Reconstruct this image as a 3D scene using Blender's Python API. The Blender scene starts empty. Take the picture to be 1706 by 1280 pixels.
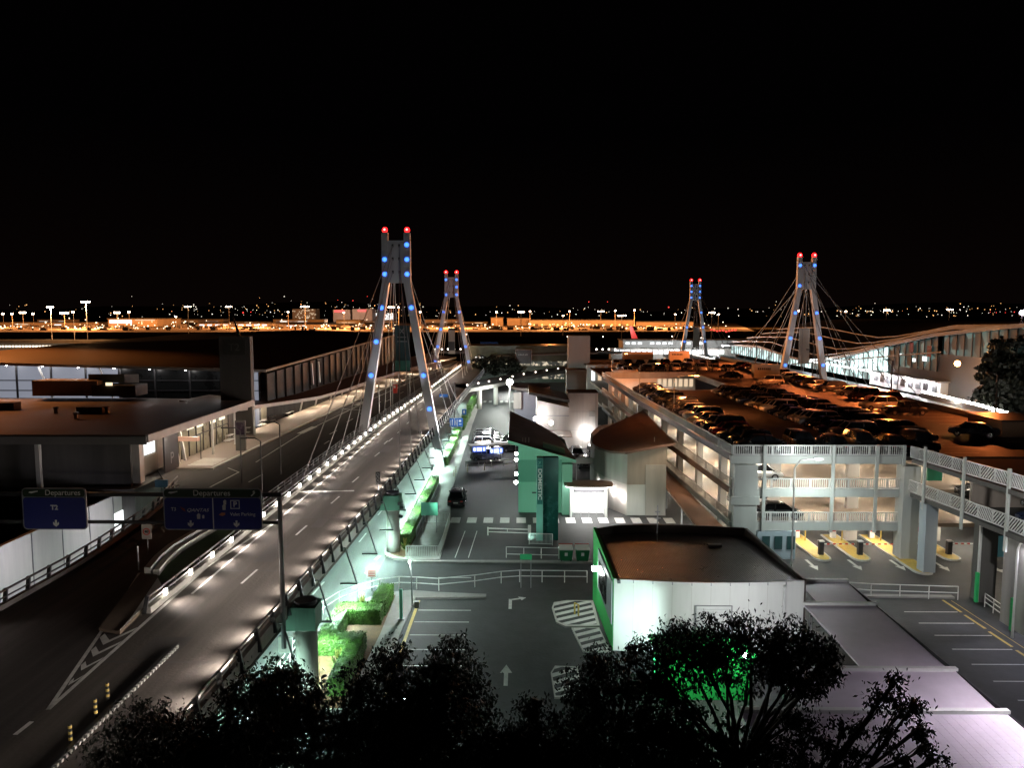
import bpy, math, random
from mathutils import Vector, Matrix
random.seed(11)
R = math.radians
SC = bpy.context.scene
COL = SC.collection
# ------------------------------------------------------------------ camera, world, exposure
CAM_H = 22.0; FPX = 1270.0; HORIZON = 520.0; VPX = 866.0      # photo is 1706 x 1280
PITCH = math.atan((640-HORIZON)/FPX); YAW = math.atan((VPX-853)/FPX/math.cos(PITCH))
cam = bpy.data.cameras.new('camera'); cam.lens = FPX/1706*36; cam.sensor_width = 36
cam.clip_start = .5; cam.clip_end = 20000
cam_ob = bpy.data.objects.new('camera', cam); COL.objects.link(cam_ob)
cam_ob.location = (0, 0, CAM_H); cam_ob.rotation_euler = (R(90)-PITCH, 0, YAW)
SC.camera = cam_ob
w = bpy.data.worlds.new('World'); SC.world = w; w.use_nodes = True
bg = w.node_tree.nodes['Background']; bg.inputs[1].default_value = 1
_tc = w.node_tree.nodes.new('ShaderNodeTexCoord'); _sp = w.node_tree.nodes.new('ShaderNodeSeparateXYZ'); _rp = w.node_tree.nodes.new('ShaderNodeValToRGB')
w.node_tree.links.new(_tc.outputs['Generated'], _sp.inputs[0]); w.node_tree.links.new(_sp.outputs['Z'], _rp.inputs[0]); w.node_tree.links.new(_rp.outputs[0], bg.inputs[0])
_rp.color_ramp.elements[0].color = (.0022, .0011, .0009, 1); _rp.color_ramp.elements[1].position = .22; _rp.color_ramp.elements[1].color = (.0004, .0003, .0004, 1)
SC.view_settings.view_transform = 'Standard'; SC.view_settings.look = 'None'
SC.view_settings.exposure = 0; SC.view_settings.gamma = 1
SC.cycles.use_denoising = True
SC.cycles.max_bounces = 5; SC.cycles.diffuse_bounces = 3; SC.cycles.glossy_bounces = 3; SC.cycles.transmission_bounces = 3
SC.cycles.sample_clamp_indirect = 3; SC.cycles.sample_clamp_direct = 0
SC.cycles.caustics_reflective = False; SC.cycles.caustics_refractive = False
SC.cycles.use_light_tree = True

def ray(px, py):
    u = (px-853)/FPX; v = (640-py)/FPX
    y = math.cos(PITCH)+v*math.sin(PITCH); z = -math.sin(PITCH)+v*math.cos(PITCH)
    c, s = math.cos(YAW), math.sin(YAW)
    return u*c-y*s, u*s+y*c, z
def G(px, py, z=0):            # the place at height z seen at a photo point
    d = ray(px, py); t = (z-CAM_H)/d[2]; return Vector((d[0]*t, d[1]*t, z))
def D(px, py, Y):              # the place at distance Y seen at a photo point
    d = ray(px, py); t = Y/d[1]; return Vector((d[0]*t, Y, CAM_H+d[2]*t))

# ------------------------------------------------------------------ materials
def mat(name, col, rough=.7, metal=0, var=.18, scale=1.5, bump=0, wave=None, spec=.5, streak=False, along=False):
    m = bpy.data.materials.new(name); m.use_nodes = True
    nt = m.node_tree; b = nt.nodes['Principled BSDF']
    b.inputs['Roughness'].default_value = rough; b.inputs['Metallic'].default_value = metal
    b.inputs['Specular IOR Level'].default_value = spec
    geo = nt.nodes.new('ShaderNodeNewGeometry')
    mp = nt.nodes.new('ShaderNodeMapping')
    nt.links.new(geo.outputs['Position'], mp.inputs['Vector'])
    if streak: mp.inputs['Scale'].default_value = (1, 1, .12)
    if along: mp.inputs['Scale'].default_value = (1.6, .06, 1)
    n = nt.nodes.new('ShaderNodeTexNoise'); n.inputs['Scale'].default_value = scale
    n.inputs['Detail'].default_value = 7; n.inputs['Roughness'].default_value = .65
    nt.links.new(mp.outputs[0], n.inputs['Vector'])
    n2 = nt.nodes.new('ShaderNodeTexNoise'); n2.inputs['Scale'].default_value = scale*.13; n2.inputs['Detail'].default_value = 3
    nt.links.new(mp.outputs[0], n2.inputs['Vector'])
    mx0 = nt.nodes.new('ShaderNodeMath'); mx0.operation = 'MULTIPLY_ADD'; mx0.inputs[1].default_value = .6
    nt.links.new(n.outputs['Fac'], mx0.inputs[0])
    ad = nt.nodes.new('ShaderNodeMath'); ad.operation = 'MULTIPLY'; ad.inputs[1].default_value = .4
    nt.links.new(n2.outputs['Fac'], ad.inputs[0]); nt.links.new(ad.outputs[0], mx0.inputs[2])
    mr = nt.nodes.new('ShaderNodeMapRange'); mr.inputs[1].default_value = .3; mr.inputs[2].default_value = .7
    mr.inputs[3].default_value = 1-2*var; mr.inputs[4].default_value = 1+var
    nt.links.new(mx0.outputs[0], mr.inputs[0])
    mix = nt.nodes.new('ShaderNodeMix'); mix.data_type = 'RGBA'; mix.blend_type = 'MULTIPLY'; mix.inputs[0].default_value = 1
    mix.inputs[6].default_value = (*col, 1)
    nt.links.new(mr.outputs[0], mix.inputs[7]); nt.links.new(mix.outputs[2], b.inputs['Base Color'])
    rr = nt.nodes.new('ShaderNodeMapRange'); rr.inputs[1].default_value = .3; rr.inputs[2].default_value = .7
    rr.inputs[3].default_value = max(.05, rough-.12); rr.inputs[4].default_value = min(1, rough+.12)
    nt.links.new(mx0.outputs[0], rr.inputs[0]); nt.links.new(rr.outputs[0], b.inputs['Roughness'])
    if wave:
        wv = nt.nodes.new('ShaderNodeTexWave'); wv.bands_direction = wave[0]; wv.inputs['Scale'].default_value = wave[1]
        nt.links.new(geo.outputs['Position'], wv.inputs['Vector'])
        bp = nt.nodes.new('ShaderNodeBump'); bp.inputs['Strength'].default_value = wave[2]; bp.inputs['Distance'].default_value = .04
        nt.links.new(wv.outputs['Fac'], bp.inputs['Height']); nt.links.new(bp.outputs[0], b.inputs['Normal'])
    elif bump:
        n3 = nt.nodes.new('ShaderNodeTexNoise'); n3.inputs['Scale'].default_value = scale*6; n3.inputs['Detail'].default_value = 4
        nt.links.new(geo.outputs['Position'], n3.inputs['Vector'])
        bp = nt.nodes.new('ShaderNodeBump'); bp.inputs['Strength'].default_value = bump; bp.inputs['Distance'].default_value = .03
        nt.links.new(n3.outputs['Fac'], bp.inputs['Height']); nt.links.new(bp.outputs[0], b.inputs['Normal'])
    return m
def emi(name, col, s):
    m = bpy.data.materials.new(name); m.use_nodes = True
    b = m.node_tree.nodes['Principled BSDF']; b.inputs['Base Color'].default_value = (.04, .04, .045, 1)
    b.inputs['Emission Color'].default_value = (*col, 1); b.inputs['Emission Strength'].default_value = s
    return m
def glass(name, col, rough=.08):
    m = mat(name, col, rough, 0, .2, .6); m.node_tree.nodes['Principled BSDF'].inputs['Specular IOR Level'].default_value = .7
    return m
M = {}
M['asphalt'] = mat('asphalt', (.055, .056, .058), .7, 0, .36, .7, .45, spec=.35)
M['road'] = mat('road_asphalt', (.08, .071, .064), .82, 0, .36, 1.0, .5, along=True, spec=.22)
M['lowroad'] = mat('lower_road_asphalt', (.13, .135, .13), .75, 0, .32, .9, .4, along=True, spec=.3)
M['paint'] = mat('road_paint', (.6, .6, .58), .6, 0, .2, 4)
M['yellow'] = mat('yellow_paint', (.55, .39, .09), .6, 0, .2, 3)
M['concrete'] = mat('concrete', (.33, .32, .30), .8, 0, .2, .7, .2, streak=True)
M['paleconc'] = mat('pale_concrete', (.5, .49, .46), .8, 0, .14, .6, .15, streak=True)
M['darkconc'] = mat('dark_concrete', (.12, .115, .11), .85, 0, .25, .6, .2, streak=True)
M['pave'] = mat('paving', (.26, .25, .24), .8, 0, .15, 2, .15)
M['white'] = mat('white_render', (.72, .72, .70), .6, 0, .08, .9, 0, streak=True)
M['offwhite'] = mat('off_white_render', (.50, .47, .44), .65, 0, .15, .8, 0, streak=True)
M['cream'] = mat('cream_render', (.42, .36, .31), .65, 0, .15, .8, 0, streak=True)
M['whitemetal'] = mat('white_metal', (.7, .7, .69), .4, .1, .08, 2)
M['greymetal'] = mat('grey_metal', (.3, .3, .31), .4, .5, .1, 2)
M['darkmetal'] = mat('dark_metal', (.05, .05, .055), .45, .4, .15, 2)
M['black'] = mat('black_plastic', (.012, .012, .013), .5, 0, .2, 2)
M['pylon'] = mat('pylon_steel', (.55, .55, .57), .45, .1, .08, 1.2, 0, streak=True)
M['cable'] = mat('cable_steel', (.36, .36, .36), .5, .1, .08, 1)
M['greenwall'] = mat('green_panel', (.02, .42, .08), .5, 0, .08, .8)
M['tealwall'] = mat('teal_render', (.26, .55, .42), .6, 0, .07, .8, 0, streak=True)
M['teal2'] = mat('teal_dark_render', (.13, .34, .26), .6, 0, .07, .8, 0, streak=True)
M['darkroof'] = mat('dark_roof_sheet', (.035, .032, .03), .38, .2, .25, .5, 0, ('X', 4.2, .5))
M['brownroof'] = mat('brown_roof_sheet', (.11, .065, .052), .5, .1, .15, .4, 0, ('X', 2.2, .35))
M['t2roof'] = mat('terminal_roof_sheet', (.11, .07, .05), .6, 0, .2, .12, 0, ('X', .8, .2))
M['awning'] = mat('awning_sheet', (.64, .56, .64), .5, .05, .12, .5, 0, ('Y', 3.0, .12))
M['glassdark'] = glass('dark_glass', (.01, .011, .012), .3); M['glassdark'].node_tree.nodes['Principled BSDF'].inputs['Specular IOR Level'].default_value = .25
def busy(name, c1, c2, s, sc):
    m = emi(name, c1, s); nt = m.node_tree; b = nt.nodes['Principled BSDF']
    g = nt.nodes.new('ShaderNodeNewGeometry'); v = nt.nodes.new('ShaderNodeTexVoronoi'); v.inputs['Scale'].default_value = sc
    nt.links.new(g.outputs['Position'], v.inputs['Vector'])
    r = nt.nodes.new('ShaderNodeValToRGB'); r.color_ramp.elements[0].color = (.01, .01, .01, 1); r.color_ramp.elements[1].color = (*c1, 1)
    e = r.color_ramp.elements.new(.55); e.color = (*c2, 1)
    sep = nt.nodes.new('ShaderNodeSeparateColor'); nt.links.new(v.outputs['Color'], sep.inputs[0]); nt.links.new(sep.outputs[0], r.inputs[0])
    nt.links.new(r.outputs[0], b.inputs['Emission Color']); return m
M['glassteal'] = glass('teal_glass', (.03, .08, .08))
M['signblue'] = mat('sign_blue', (.006, .014, .2), .55, 0, .08, 2)
M['signgreen'] = mat('sign_green', (.012, .035, .012), .55, 0, .08, 2)
M['signwhite'] = mat('sign_white', (.75, .75, .72), .5, 0, .06, 3)
M['mint'] = mat('mint_sign', (.25, .75, .58), .5, 0, .05, 2)
M['mulch'] = mat('mulch', (.13, .07, .035), .95, 0, .4, 6, .6)
M['leaf'] = mat('hedge_leaf', (.085, .21, .03), .55, 0, .5, 2.6)
M['leaf2'] = mat('plant_leaf', (.12, .2, .03), .5, 0, .4, 6)
M['treeleaf'] = mat('gum_leaf', (.014, .018, .010), .6, 0, .4, 3)
M['bark'] = mat('bark', (.06, .05, .042), .85, 0, .35, 3, .4)
M['tyre'] = mat('tyre', (.015, .015, .015), .8, 0, .1, 5)
M['rim'] = mat('rim', (.4, .4, .42), .3, .8, .05, 5)
M['carglass'] = glass('car_glass', (.01, .011, .013), .05)
M['red'] = mat('red_paint', (.5, .03, .02), .5, 0, .1, 3)
M['brownslab'] = mat('brown_brick', (.16, .075, .045), .85, 0, .25, 1.2, .2)
M['apron'] = mat('apron_concrete', (.26, .23, .2), .9, 0, .32, .03, spec=.1)
M['dirt'] = mat('dark_grass', (.012, .011, .008), .95, 0, .4, .05, spec=0)
M['floor'] = mat('car_park_floor', (.26, .2, .15), .6, 0, .15, .5, .1)
M['orangewall'] = mat('shed_wall', (.42, .36, .28), .8, 0, .15, .05, 0, streak=True)
M['tailred'] = mat('aircraft_red', (.6, .02, .02), .4, 0, .05, 1)
M['beige'] = mat('beige_banner', (.4, .37, .33), .7, 0, .06, 1)
E_ = {}
E_['deck'] = emi('barrier_lamp_glow', (1, .9, .78), 22)
E_['edge'] = emi('edge_lamp_glow', (1, .88, .76), 20)
E_['deckdim'] = emi('far_barrier_lamp_glow', (1, .9, .78), 10)
E_['mint'] = emi('under_deck_lamp_glow', (.72, 1, .9), 1)
E_['whitelamp'] = emi('white_lamp_glow', (1, .97, .95), 60)
E_['warm'] = emi('warm_tube_glow', (1, .8, .55), 60)
E_['sodium'] = emi('sodium_lamp_glow', (1, .42, .12), 60)
E_['mast'] = emi('mast_lamp_glow', (1, .72, .5), 30)
E_['blue'] = emi('blue_ring_glow', (.04, .17, 1), 3.6)
E_['bluecore'] = emi('blue_core_glow', (.12, .36, 1), 1.6)
E_['redlamp'] = emi('red_beacon_glow', (1, .008, .01), 5)
E_['redcore'] = emi('red_beacon_core', (1, .25, .22), 5)
E_['window'] = emi('lit_window', (.95, 1, 1), 1.6)
E_['windowdim'] = emi('dim_lit_window', (.62, .66, .8), .35)
E_['windowwarm'] = emi('warm_lit_window', (1, .75, .5), .8)
E_['windowteal'] = emi('teal_lit_window', (.12, .3, .28), .13)
E_['facade'] = emi('bright_facade_glass', (.75, 1, .97), 1.1)
E_['signglow'] = emi('blue_sign_glow', (.08, .18, .9), 1.2)
E_['signlit'] = emi('white_sign_glow', (.9, .95, 1), 3)
E_['city'] = emi('city_light_white', (1, .9, .75), 2.2)
E_['cityo'] = emi('city_light_orange', (1, .5, .18), 2)
E_['cityr'] = emi('city_light_red', (1, .06, .05), 2)
E_['redsign'] = emi('red_sign_glow', (1, .07, .08), 2)
E_['kiosk'] = emi('kiosk_ceiling_glow', (1, .98, .95), 6)
E_['cyan'] = emi('cyan_glow', (.2, 1, .8), 3)
E_['yel'] = emi('yellow_lamp_glow', (1, .75, .2), 3)

# ------------------------------------------------------------------ mesh builder
ROOTLOC = {}
class MB:
    def __init__(s): s.v = []; s.f = []; s.m = []; s.cur = 0
    def add(s, vs, fs):
        o = len(s.v); s.v += [tuple(x) for x in vs]
        for f in fs: s.f.append(tuple(o+i for i in f)); s.m.append(s.cur)
        return s
    def box(s, x0, x1, y0, y1, z0, z1):
        return s.add([(x0,y0,z0),(x1,y0,z0),(x1,y1,z0),(x0,y1,z0),(x0,y0,z1),(x1,y0,z1),(x1,y1,z1),(x0,y1,z1)],
              [(0,3,2,1),(4,5,6,7),(0,1,5,4),(1,2,6,5),(2,3,7,6),(3,0,4,7)])
    def cbox(s, c, sx, sy, sz): return s.box(c[0]-sx/2, c[0]+sx/2, c[1]-sy/2, c[1]+sy/2, c[2]-sz/2, c[2]+sz/2)
    def poly(s, pts): return s.add(pts, [tuple(range(len(pts)))])
    def slab(s, pts, t):      # pts: 3-d outline of the top, t thickness downward
        n = len(pts); low = [(p[0], p[1], p[2]-t) for p in pts]
        return s.add(list(pts)+low, [tuple(range(n)), tuple(range(2*n-1, n-1, -1))]+[(i, i+n, (i+1) % n+n, (i+1) % n) for i in range(n)])
    def prism(s, pts, z0, z1): return s.slab([(p[0], p[1], z1) for p in pts], z1-z0)
    def xz(s, pts, y0, y1):   # outline in x-z, extruded along y
        n = len(pts)
        return s.add([(p[0], y0, p[1]) for p in pts]+[(p[0], y1, p[1]) for p in pts],
              [tuple(range(n)), tuple(range(2*n-1, n-1, -1))]+[(i, i+n, (i+1) % n+n, (i+1) % n) for i in range(n)])
    def bar(s, a, b, wx, wz=None):   # square bar from a to b
        a = Vector(a); b = Vector(b); d = (b-a)
        if d.length < 1e-6: return s
        d.normalize(); wz = wz or wx
        u = d.cross(Vector((0, 0, 1)))
        u = Vector((1, 0, 0)) if u.length < 1e-3 else u.normalized()
        v = u.cross(d).normalized()
        P = []
        for p in (a, b):
            for su, sv in ((-1,-1),(1,-1),(1,1),(-1,1)): P.append(p+u*su*wx/2+v*sv*wz/2)
        return s.add(P, [(0,1,2,3),(7,6,5,4),(0,4,5,1),(1,5,6,2),(2,6,7,3),(3,7,4,0)])
    def tube(s, pts, r, n=6, r1=None):
        pts = [Vector(p) for p in pts]; k = len(pts); rings = []
        for i, p in enumerate(pts):
            d = (pts[min(i+1, k-1)]-pts[max(i-1, 0)]).normalized()
            u = d.cross(Vector((0, 0, 1)))
            u = Vector((1, 0, 0)) if u.length < 1e-3 else u.normalized()
            v = u.cross(d)
            rr = r if r1 is None else r+(r1-r)*i/max(1, k-1)
            rings += [p+(u*math.cos(2*math.pi*j/n)+v*math.sin(2*math.pi*j/n))*rr for j in range(n)]
        F = [tuple(range(n)), tuple(reversed(range((k-1)*n, k*n)))]
        for i in range(k-1):
            for j in range(n):
                F.append((i*n+j, (i+1)*n+j, (i+1)*n+(j+1) % n, i*n+(j+1) % n))
        return s.add(rings, F)
    def cyl(s, x, y, z0, z1, r0, r1=None, n=14):
        r1 = r0 if r1 is None else r1
        return s.add([(x+r0*math.cos(2*math.pi*j/n), y+r0*math.sin(2*math.pi*j/n), z0) for j in range(n)]+
              [(x+r1*math.cos(2*math.pi*j/n), y+r1*math.sin(2*math.pi*j/n), z1) for j in range(n)],
              [tuple(reversed(range(n))), tuple(range(n, 2*n))]+[(j, (j+1) % n, (j+1) % n+n, j+n) for j in range(n)])
    def disc(s, c, r0, r1, n=16, t=.06):    # ring (r0 inner) or disc facing -y
        x, y, z = c
        if r0 <= 0:
            P = [(x+r1*math.cos(2*math.pi*j/n), y, z+r1*math.sin(2*math.pi*j/n)) for j in range(n)]
            return s.xz([(p[0], p[2]) for p in P], y-t, y)
        P = []
        for r, yy in ((r0, y), (r1, y), (r0, y-t), (r1, y-t)):
            P += [(x+r*math.cos(2*math.pi*j/n), yy, z+r*math.sin(2*math.pi*j/n)) for j in range(n)]
        F = []
        for j in range(n):
            k = (j+1) % n
            F += [(2*n+j, 2*n+k, 3*n+k, 3*n+j), (n+j, 3*n+j, 3*n+k, n+k), (j, k, 2*n+k, 2*n+j), (j, n+j, n+k, k)]
        return s.add(P, F)
    def ball(s, c, r, n=8, k=5, sq=1):
        P = [(c[0], c[1], c[2]-r*sq)]
        for i in range(1, k):
            a = -math.pi/2+math.pi*i/k
            P += [(c[0]+r*math.cos(a)*math.cos(2*math.pi*j/n), c[1]+r*math.cos(a)*math.sin(2*math.pi*j/n), c[2]+r*sq*math.sin(a)) for j in range(n)]
        P.append((c[0], c[1], c[2]+r*sq)); L = len(P)-1; F = []
        for j in range(n):
            F.append((0, 1+(j+1) % n, 1+j)); F.append((L, L-n+j, L-n+(j+1) % n))
        for i in range(k-2):
            for j in range(n): F.append((1+i*n+j, 1+i*n+(j+1) % n, 1+(i+1)*n+(j+1) % n, 1+(i+1)*n+j))
        return s.add(P, F)
    def build(s, name, m, parent=None, smooth=False, label=None, cat=None, group=None, kind=None, loc=None):
        me = bpy.data.meshes.new(name)
        o = Vector((0, 0, 0)) if parent is None else Vector(ROOTLOC.get(parent.name, (0, 0, 0)))
        if parent is None and loc is None and s.v:
            xs = [v[0] for v in s.v]; ys = [v[1] for v in s.v]
            loc = ((min(xs)+max(xs))/2, (min(ys)+max(ys))/2, min(v[2] for v in s.v))
        if parent is None: o = Vector(loc)
        me.from_pydata([(v[0]-o.x, v[1]-o.y, v[2]-o.z) for v in s.v], [], s.f)
        for mm in (m if isinstance(m, (list, tuple)) else [m]): me.materials.append(mm)
        me.polygons.foreach_set('material_index', s.m)
        if smooth: me.polygons.foreach_set('use_smooth', [True]*len(me.polygons))
        me.update()
        ob = bpy.data.objects.new(name, me); COL.objects.link(ob)
        if parent is None:
            ob.location = o; ROOTLOC[ob.name] = tuple(o)
        else:
            ob.parent = parent; ROOTLOC[ob.name] = tuple(o)
        if label: ob['label'] = label
        if cat: ob['category'] = cat
        if group: ob['group'] = group
        if kind: ob['kind'] = kind
        return ob
def fixnorm():
    pass
def thing(name, label, cat, loc=(0, 0, 0), group=None):
    o = bpy.data.objects.new(name, None); COL.objects.link(o); o.location = loc
    o.empty_display_size = .3
    o['label'] = label; o['category'] = cat; ROOTLOC[o.name] = tuple(loc)
    if group: o['group'] = group
    return o
def struct(name, mb, m, **k): return mb.build(name, m, kind='structure', **k)
def text(name, body, size, m, loc, parent, rot=(90, 0, 0), align='CENTER', ext=.01, shear=0, sx=1, off=0):
    c = bpy.data.curves.new(name, 'FONT'); c.body = body; c.size = size; c.align_x = align; c.align_y = 'CENTER'
    c.extrude = ext; c.shear = shear; c.offset = off
    t = bpy.data.objects.new(name, c); COL.objects.link(t)
    dg = bpy.context.evaluated_depsgraph_get(); me = bpy.data.meshes.new_from_object(t.evaluated_get(dg))
    bpy.data.objects.remove(t); me.name = name
    me.materials.clear(); me.materials.append(m)
    me.transform(Matrix.Diagonal((sx, 1, 1, 1)))
    rm = Matrix.Rotation(R(rot[2]), 4, 'Z') @ Matrix.Rotation(R(rot[0]), 4, 'X') @ Matrix.Rotation(R(rot[1]), 4, 'Z')
    me.transform(rm)
    o = Vector(ROOTLOC.get(parent.name, (0, 0, 0)))
    me.transform(Matrix.Translation(Vector(loc)-o))
    ob = bpy.data.objects.new(name, me); COL.objects.link(ob); ob.parent = parent; ROOTLOC[ob.name] = tuple(o)
    return ob
NL = [0]
def lamp(loc, power, col, kind='POINT', radius=.15, aim=None, size=None, spot=None, blend=.5):
    NL[0] += 1
    l = bpy.data.lights.new('lamp_light', kind); l.energy = power; l.color = col
    if kind in ('POINT', 'SPOT'): l.shadow_soft_size = radius
    if kind == 'AREA':
        l.size = size[0]
        if len(size) > 1: l.shape = 'RECTANGLE'; l.size_y = size[1]
    if kind == 'SPOT': l.spot_size = R(spot or 120); l.spot_blend = blend
    o = bpy.data.objects.new('lamp_light', l); COL.objects.link(o); o.location = loc
    if aim is not None:
        o.rotation_euler = (Vector(aim)-Vector(loc)).to_track_quat('-Z', 'Y').to_euler()
    return o
def copy_tree(o, parent=None):
    c = o.copy(); COL.objects.link(c)
    if parent is not None: c.parent = parent
    for ch in list(o.children): copy_tree(ch, c)
    return c
ORD = 'first second third fourth fifth sixth seventh eighth ninth tenth eleventh twelfth thirteenth fourteenth fifteenth sixteenth seventeenth eighteenth nineteenth twentieth'.split()
TENS = {2: ('twenty', 'twentieth'), 3: ('thirty', 'thirtieth'), 4: ('forty', 'fortieth'), 5: ('fifty', 'fiftieth')}
def nth(i):     # 0-based
    i += 1
    if i <= 20: return ORD[i-1]
    t, u = divmod(i, 10)
    return TENS[t][1] if u == 0 else TENS[t][0]+'-'+ORD[u-1]
def lerp(a, b, t): return a+(b-a)*t
def interp(P, y):     # P list of (y, value...)
    if y <= P[0][0]: return P[0][1]
    for (a, va), (b, vb) in zip(P, P[1:]):
        if y <= b: return lerp(va, vb, (y-a)/(b-a))
    return P[-1][1]
# ------------------------------------------------------------------ ground and roads
def sheet(name, pts, z, m, t=None):
    mb = MB()
    if t: mb.prism(pts, z-t, z)
    else: mb.poly([(p[0], p[1], z) for p in pts])
    return struct(name, mb, m)
DECK = 5.2
SH = [(0, 0), (110, 0), (150, 1.2), (200, 2.0), (260, 3.2)]
def xr(y): return interp([(15, -13.6), (40, -13.2), (70, -12.45), (92, -12.2), (128, -11.7), (170, -11.0), (215, -10.2), (260, -9)], y)
def xm(y): return -20.75+interp(SH, y)
def xk(y): return interp([(15, -29.6), (50, -29.3), (62, -30.5), (72, -33), (105, -32.3), (154, -30.4), (203, -26.9), (251, -21.5)], y)
def xt(y): return xm(y)-.27-interp([(46, 0), (62, 1.0), (300, 1.0)], y)
sheet('ground', [(-4000, -60), (4000, -60), (4000, 9000), (-4000, 9000)], 0, M['dirt'])
sheet('car_park_ground', [(-13, 15), (60, 15), (60, 330), (-13, 330)], .006, M['asphalt'])
sheet('lower_road', [(-36, 15), (-12.3, 15), (-12.0, 60), (-12.3, 120), (-12.2, 330), (-36, 330)], .012, M['lowroad'])
sheet('forecourt_ground', [(-48, 15), (-36, 15), (-36, 120), (-48, 120)], .009, M['paleconc'])
ys = [15, 30, 40, 50, 60, 70, 80, 92, 105, 118, 128, 140, 150, 162, 174, 186, 200, 215, 230, 245, 260]
mb = MB(); mb.slab([(xr(y)-.1, y, DECK) for y in ys]+[(xm(y)-.25, y, DECK) for y in reversed(ys) if y >= 40]+[(-20.2, 30, DECK), (-19.4, 15, DECK)], .9)
struct('viaduct_road', mb, M['road'])
mb = MB(); mb.slab([(xm(40)-.27, 40, DECK)]+[(xt(y), y, DECK) for y in ys if y > 40]+[(xk(y)-6, y, DECK) for y in reversed(ys) if y >= 72]+[(xk(y)-.2, y, DECK) for y in reversed(ys) if y < 72]+[(-19.4, 15, DECK), (-20.2, 30, DECK)], .9)
struct('terminal_road', mb, mat('terminal_road_asphalt', (.07, .062, .06), .82, 0, .32, 1.0, .4, along=True, spec=.22))
mb = MB(); mb.slab([(xk(y), y, DECK+.15) for y in ys if y >= 72]+[(xk(y)-5.6, y, DECK+.15) for y in reversed(ys) if y >= 72], .14)
struct('terminal_pavement', mb, mat('terminal_paving', (.27, .22, .19), .7, 0, .12, 1.5, .1))
mb = MB(); mb.slab([(xk(y)+.02, y, DECK+.153) for y in ys if y >= 78]+[(xk(y)-.3, y, DECK+.153) for y in reversed(ys) if y >= 78], .2)
struct('kerb', mb, M['paleconc'])
# painted markings on the decks
def strip(mb, a, b, wd, z=None):
    a = Vector(a); b = Vector(b); d = (b-a); d.z = 0; d.normalize(); n = Vector((-d.y, d.x, 0))*wd/2
    za = a.z if z is None else z; zb = b.z if z is None else z
    P = [a-n, b-n, b+n, a+n]
    mb.poly([(P[0].x, P[0].y, za), (P[1].x, P[1].y, zb), (P[2].x, P[2].y, zb), (P[3].x, P[3].y, za)])
mb = MB(); Z = DECK+.006
yy = [44, 60, 75, 92, 110, 130, 150, 175, 200, 225]
for a, b in zip(yy, yy[1:]): strip(mb, (xm(a)+1.15, a, Z), (xm(b)+1.15, b, Z), .16)
for a, b in zip([18]+yy, yy): strip(mb, (xr(a)-.75, a, Z), (xr(b)-.75, b, Z), .12)
strip(mb, G(80, 1183, Z), G(345, 945, Z), .2); strip(mb, G(345, 945, Z), (xm(60)+1.15, 60, Z), .18)
strip(mb, G(80, 1183, Z), G(205, 1000, Z), .18); strip(mb, G(205, 1000, Z), G(232, 955, Z), .15)
for q in [(405, 970), (495, 890), (553, 838), (588, 803), (625, 760), (648, 735), (678, 706), (700, 684), (715, 668), (733, 650)]:
    p = G(*q, Z); strip(mb, (p.x, p.y-.3, Z), (p.x+.1, p.y+2.3, Z), .15)
strip(mb, G(25, 1225, Z), G(53, 1203, Z), .2)
strip(mb, G(497, 820, Z), G(590, 818, Z), .35)
for q, s in [((640, 740), 1), ((662, 722), 1), ((540, 740), 1), ((600, 690), 1), ((630, 672), 1)]:
    p = G(*q, Z); strip(mb, (p.x, p.y, Z), (p.x+.05, p.y+2.5, Z), .14)
GA = G(80, 1183, Z); GL = G(205, 1000, Z); GR = G(300, 985, Z)
for i, s_ in enumerate((.2, .33, .46, .58)):             # chevrons in the gore
    a = GA.lerp(GL, s_)+Vector((.12, 0, .003)); b = GA.lerp(GR, s_)+Vector((-.12, 0, .003))
    m_ = (a+b)/2+Vector((0, -.55-.25*i, 0)); wd = .34+.05*i
    mb.poly([a, m_, b, b+Vector((0, wd, 0)), m_+Vector((0, wd*1.2, 0)), a+Vector((0, wd, 0))])
# terminal road lanes
L = [(-29.6, 84), (-30.3, 105), (-28.6, 146), (-25.6, 193), (-22, 228)]
for (xa, a), (xb, b) in zip(L, L[1:]): strip(mb, (xa, a, Z), (xb, b, Z), .16)
strip(mb, G(350, 812, Z), G(398, 787, Z), .2); strip(mb, G(398, 787, Z), G(380, 780, Z), .14)
for q in [(420, 800), (552, 722), (580, 702), (612, 686), (645, 668), (668, 655)]:
    p = G(*q, Z); strip(mb, (p.x, p.y-1, Z), (p.x+.15, p.y+2.6, Z), .17)
for q in [(508, 718), (598, 673), (660, 640)]:
    p = G(*q, Z); strip(mb, (p.x, p.y-2.5, Z), (p.x+.3, p.y+4, Z), .9)
strip(mb, G(545, 680, Z), G(610, 684, Z), .3)
for i in range(6): strip(mb, (-36.2, 81.6+i*.75, DECK+.158), (-33.4, 81.6+i*.75, DECK+.158), .4)
struct('deck_markings', mb, M['paint'])
mb = MB(); r_ = random.Random(8)
for y in range(22, 220, 13): mb.poly([(xm(y)+.3, y, DECK+.004), (xr(y)-.3, y, DECK+.004), (xr(y)-.3, y+.22, DECK+.004), (xm(y)+.3, y+.22, DECK+.004)])
for k in range(16):
    y = 24+k*11+r_.uniform(0, 6); x = lerp(xm(y)+1, xr(y)-3, r_.random()); wd = r_.uniform(.8, 2); ln = r_.uniform(1.5, 6)
    mb.poly([(x, y, DECK+.003), (x+wd, y, DECK+.003), (x+wd, y+ln, DECK+.003), (x, y+ln, DECK+.003)])
struct('road_patches', mb, mat('patched_asphalt', (.045, .04, .037), .7, 0, .3, 1.2, .3))
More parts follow.
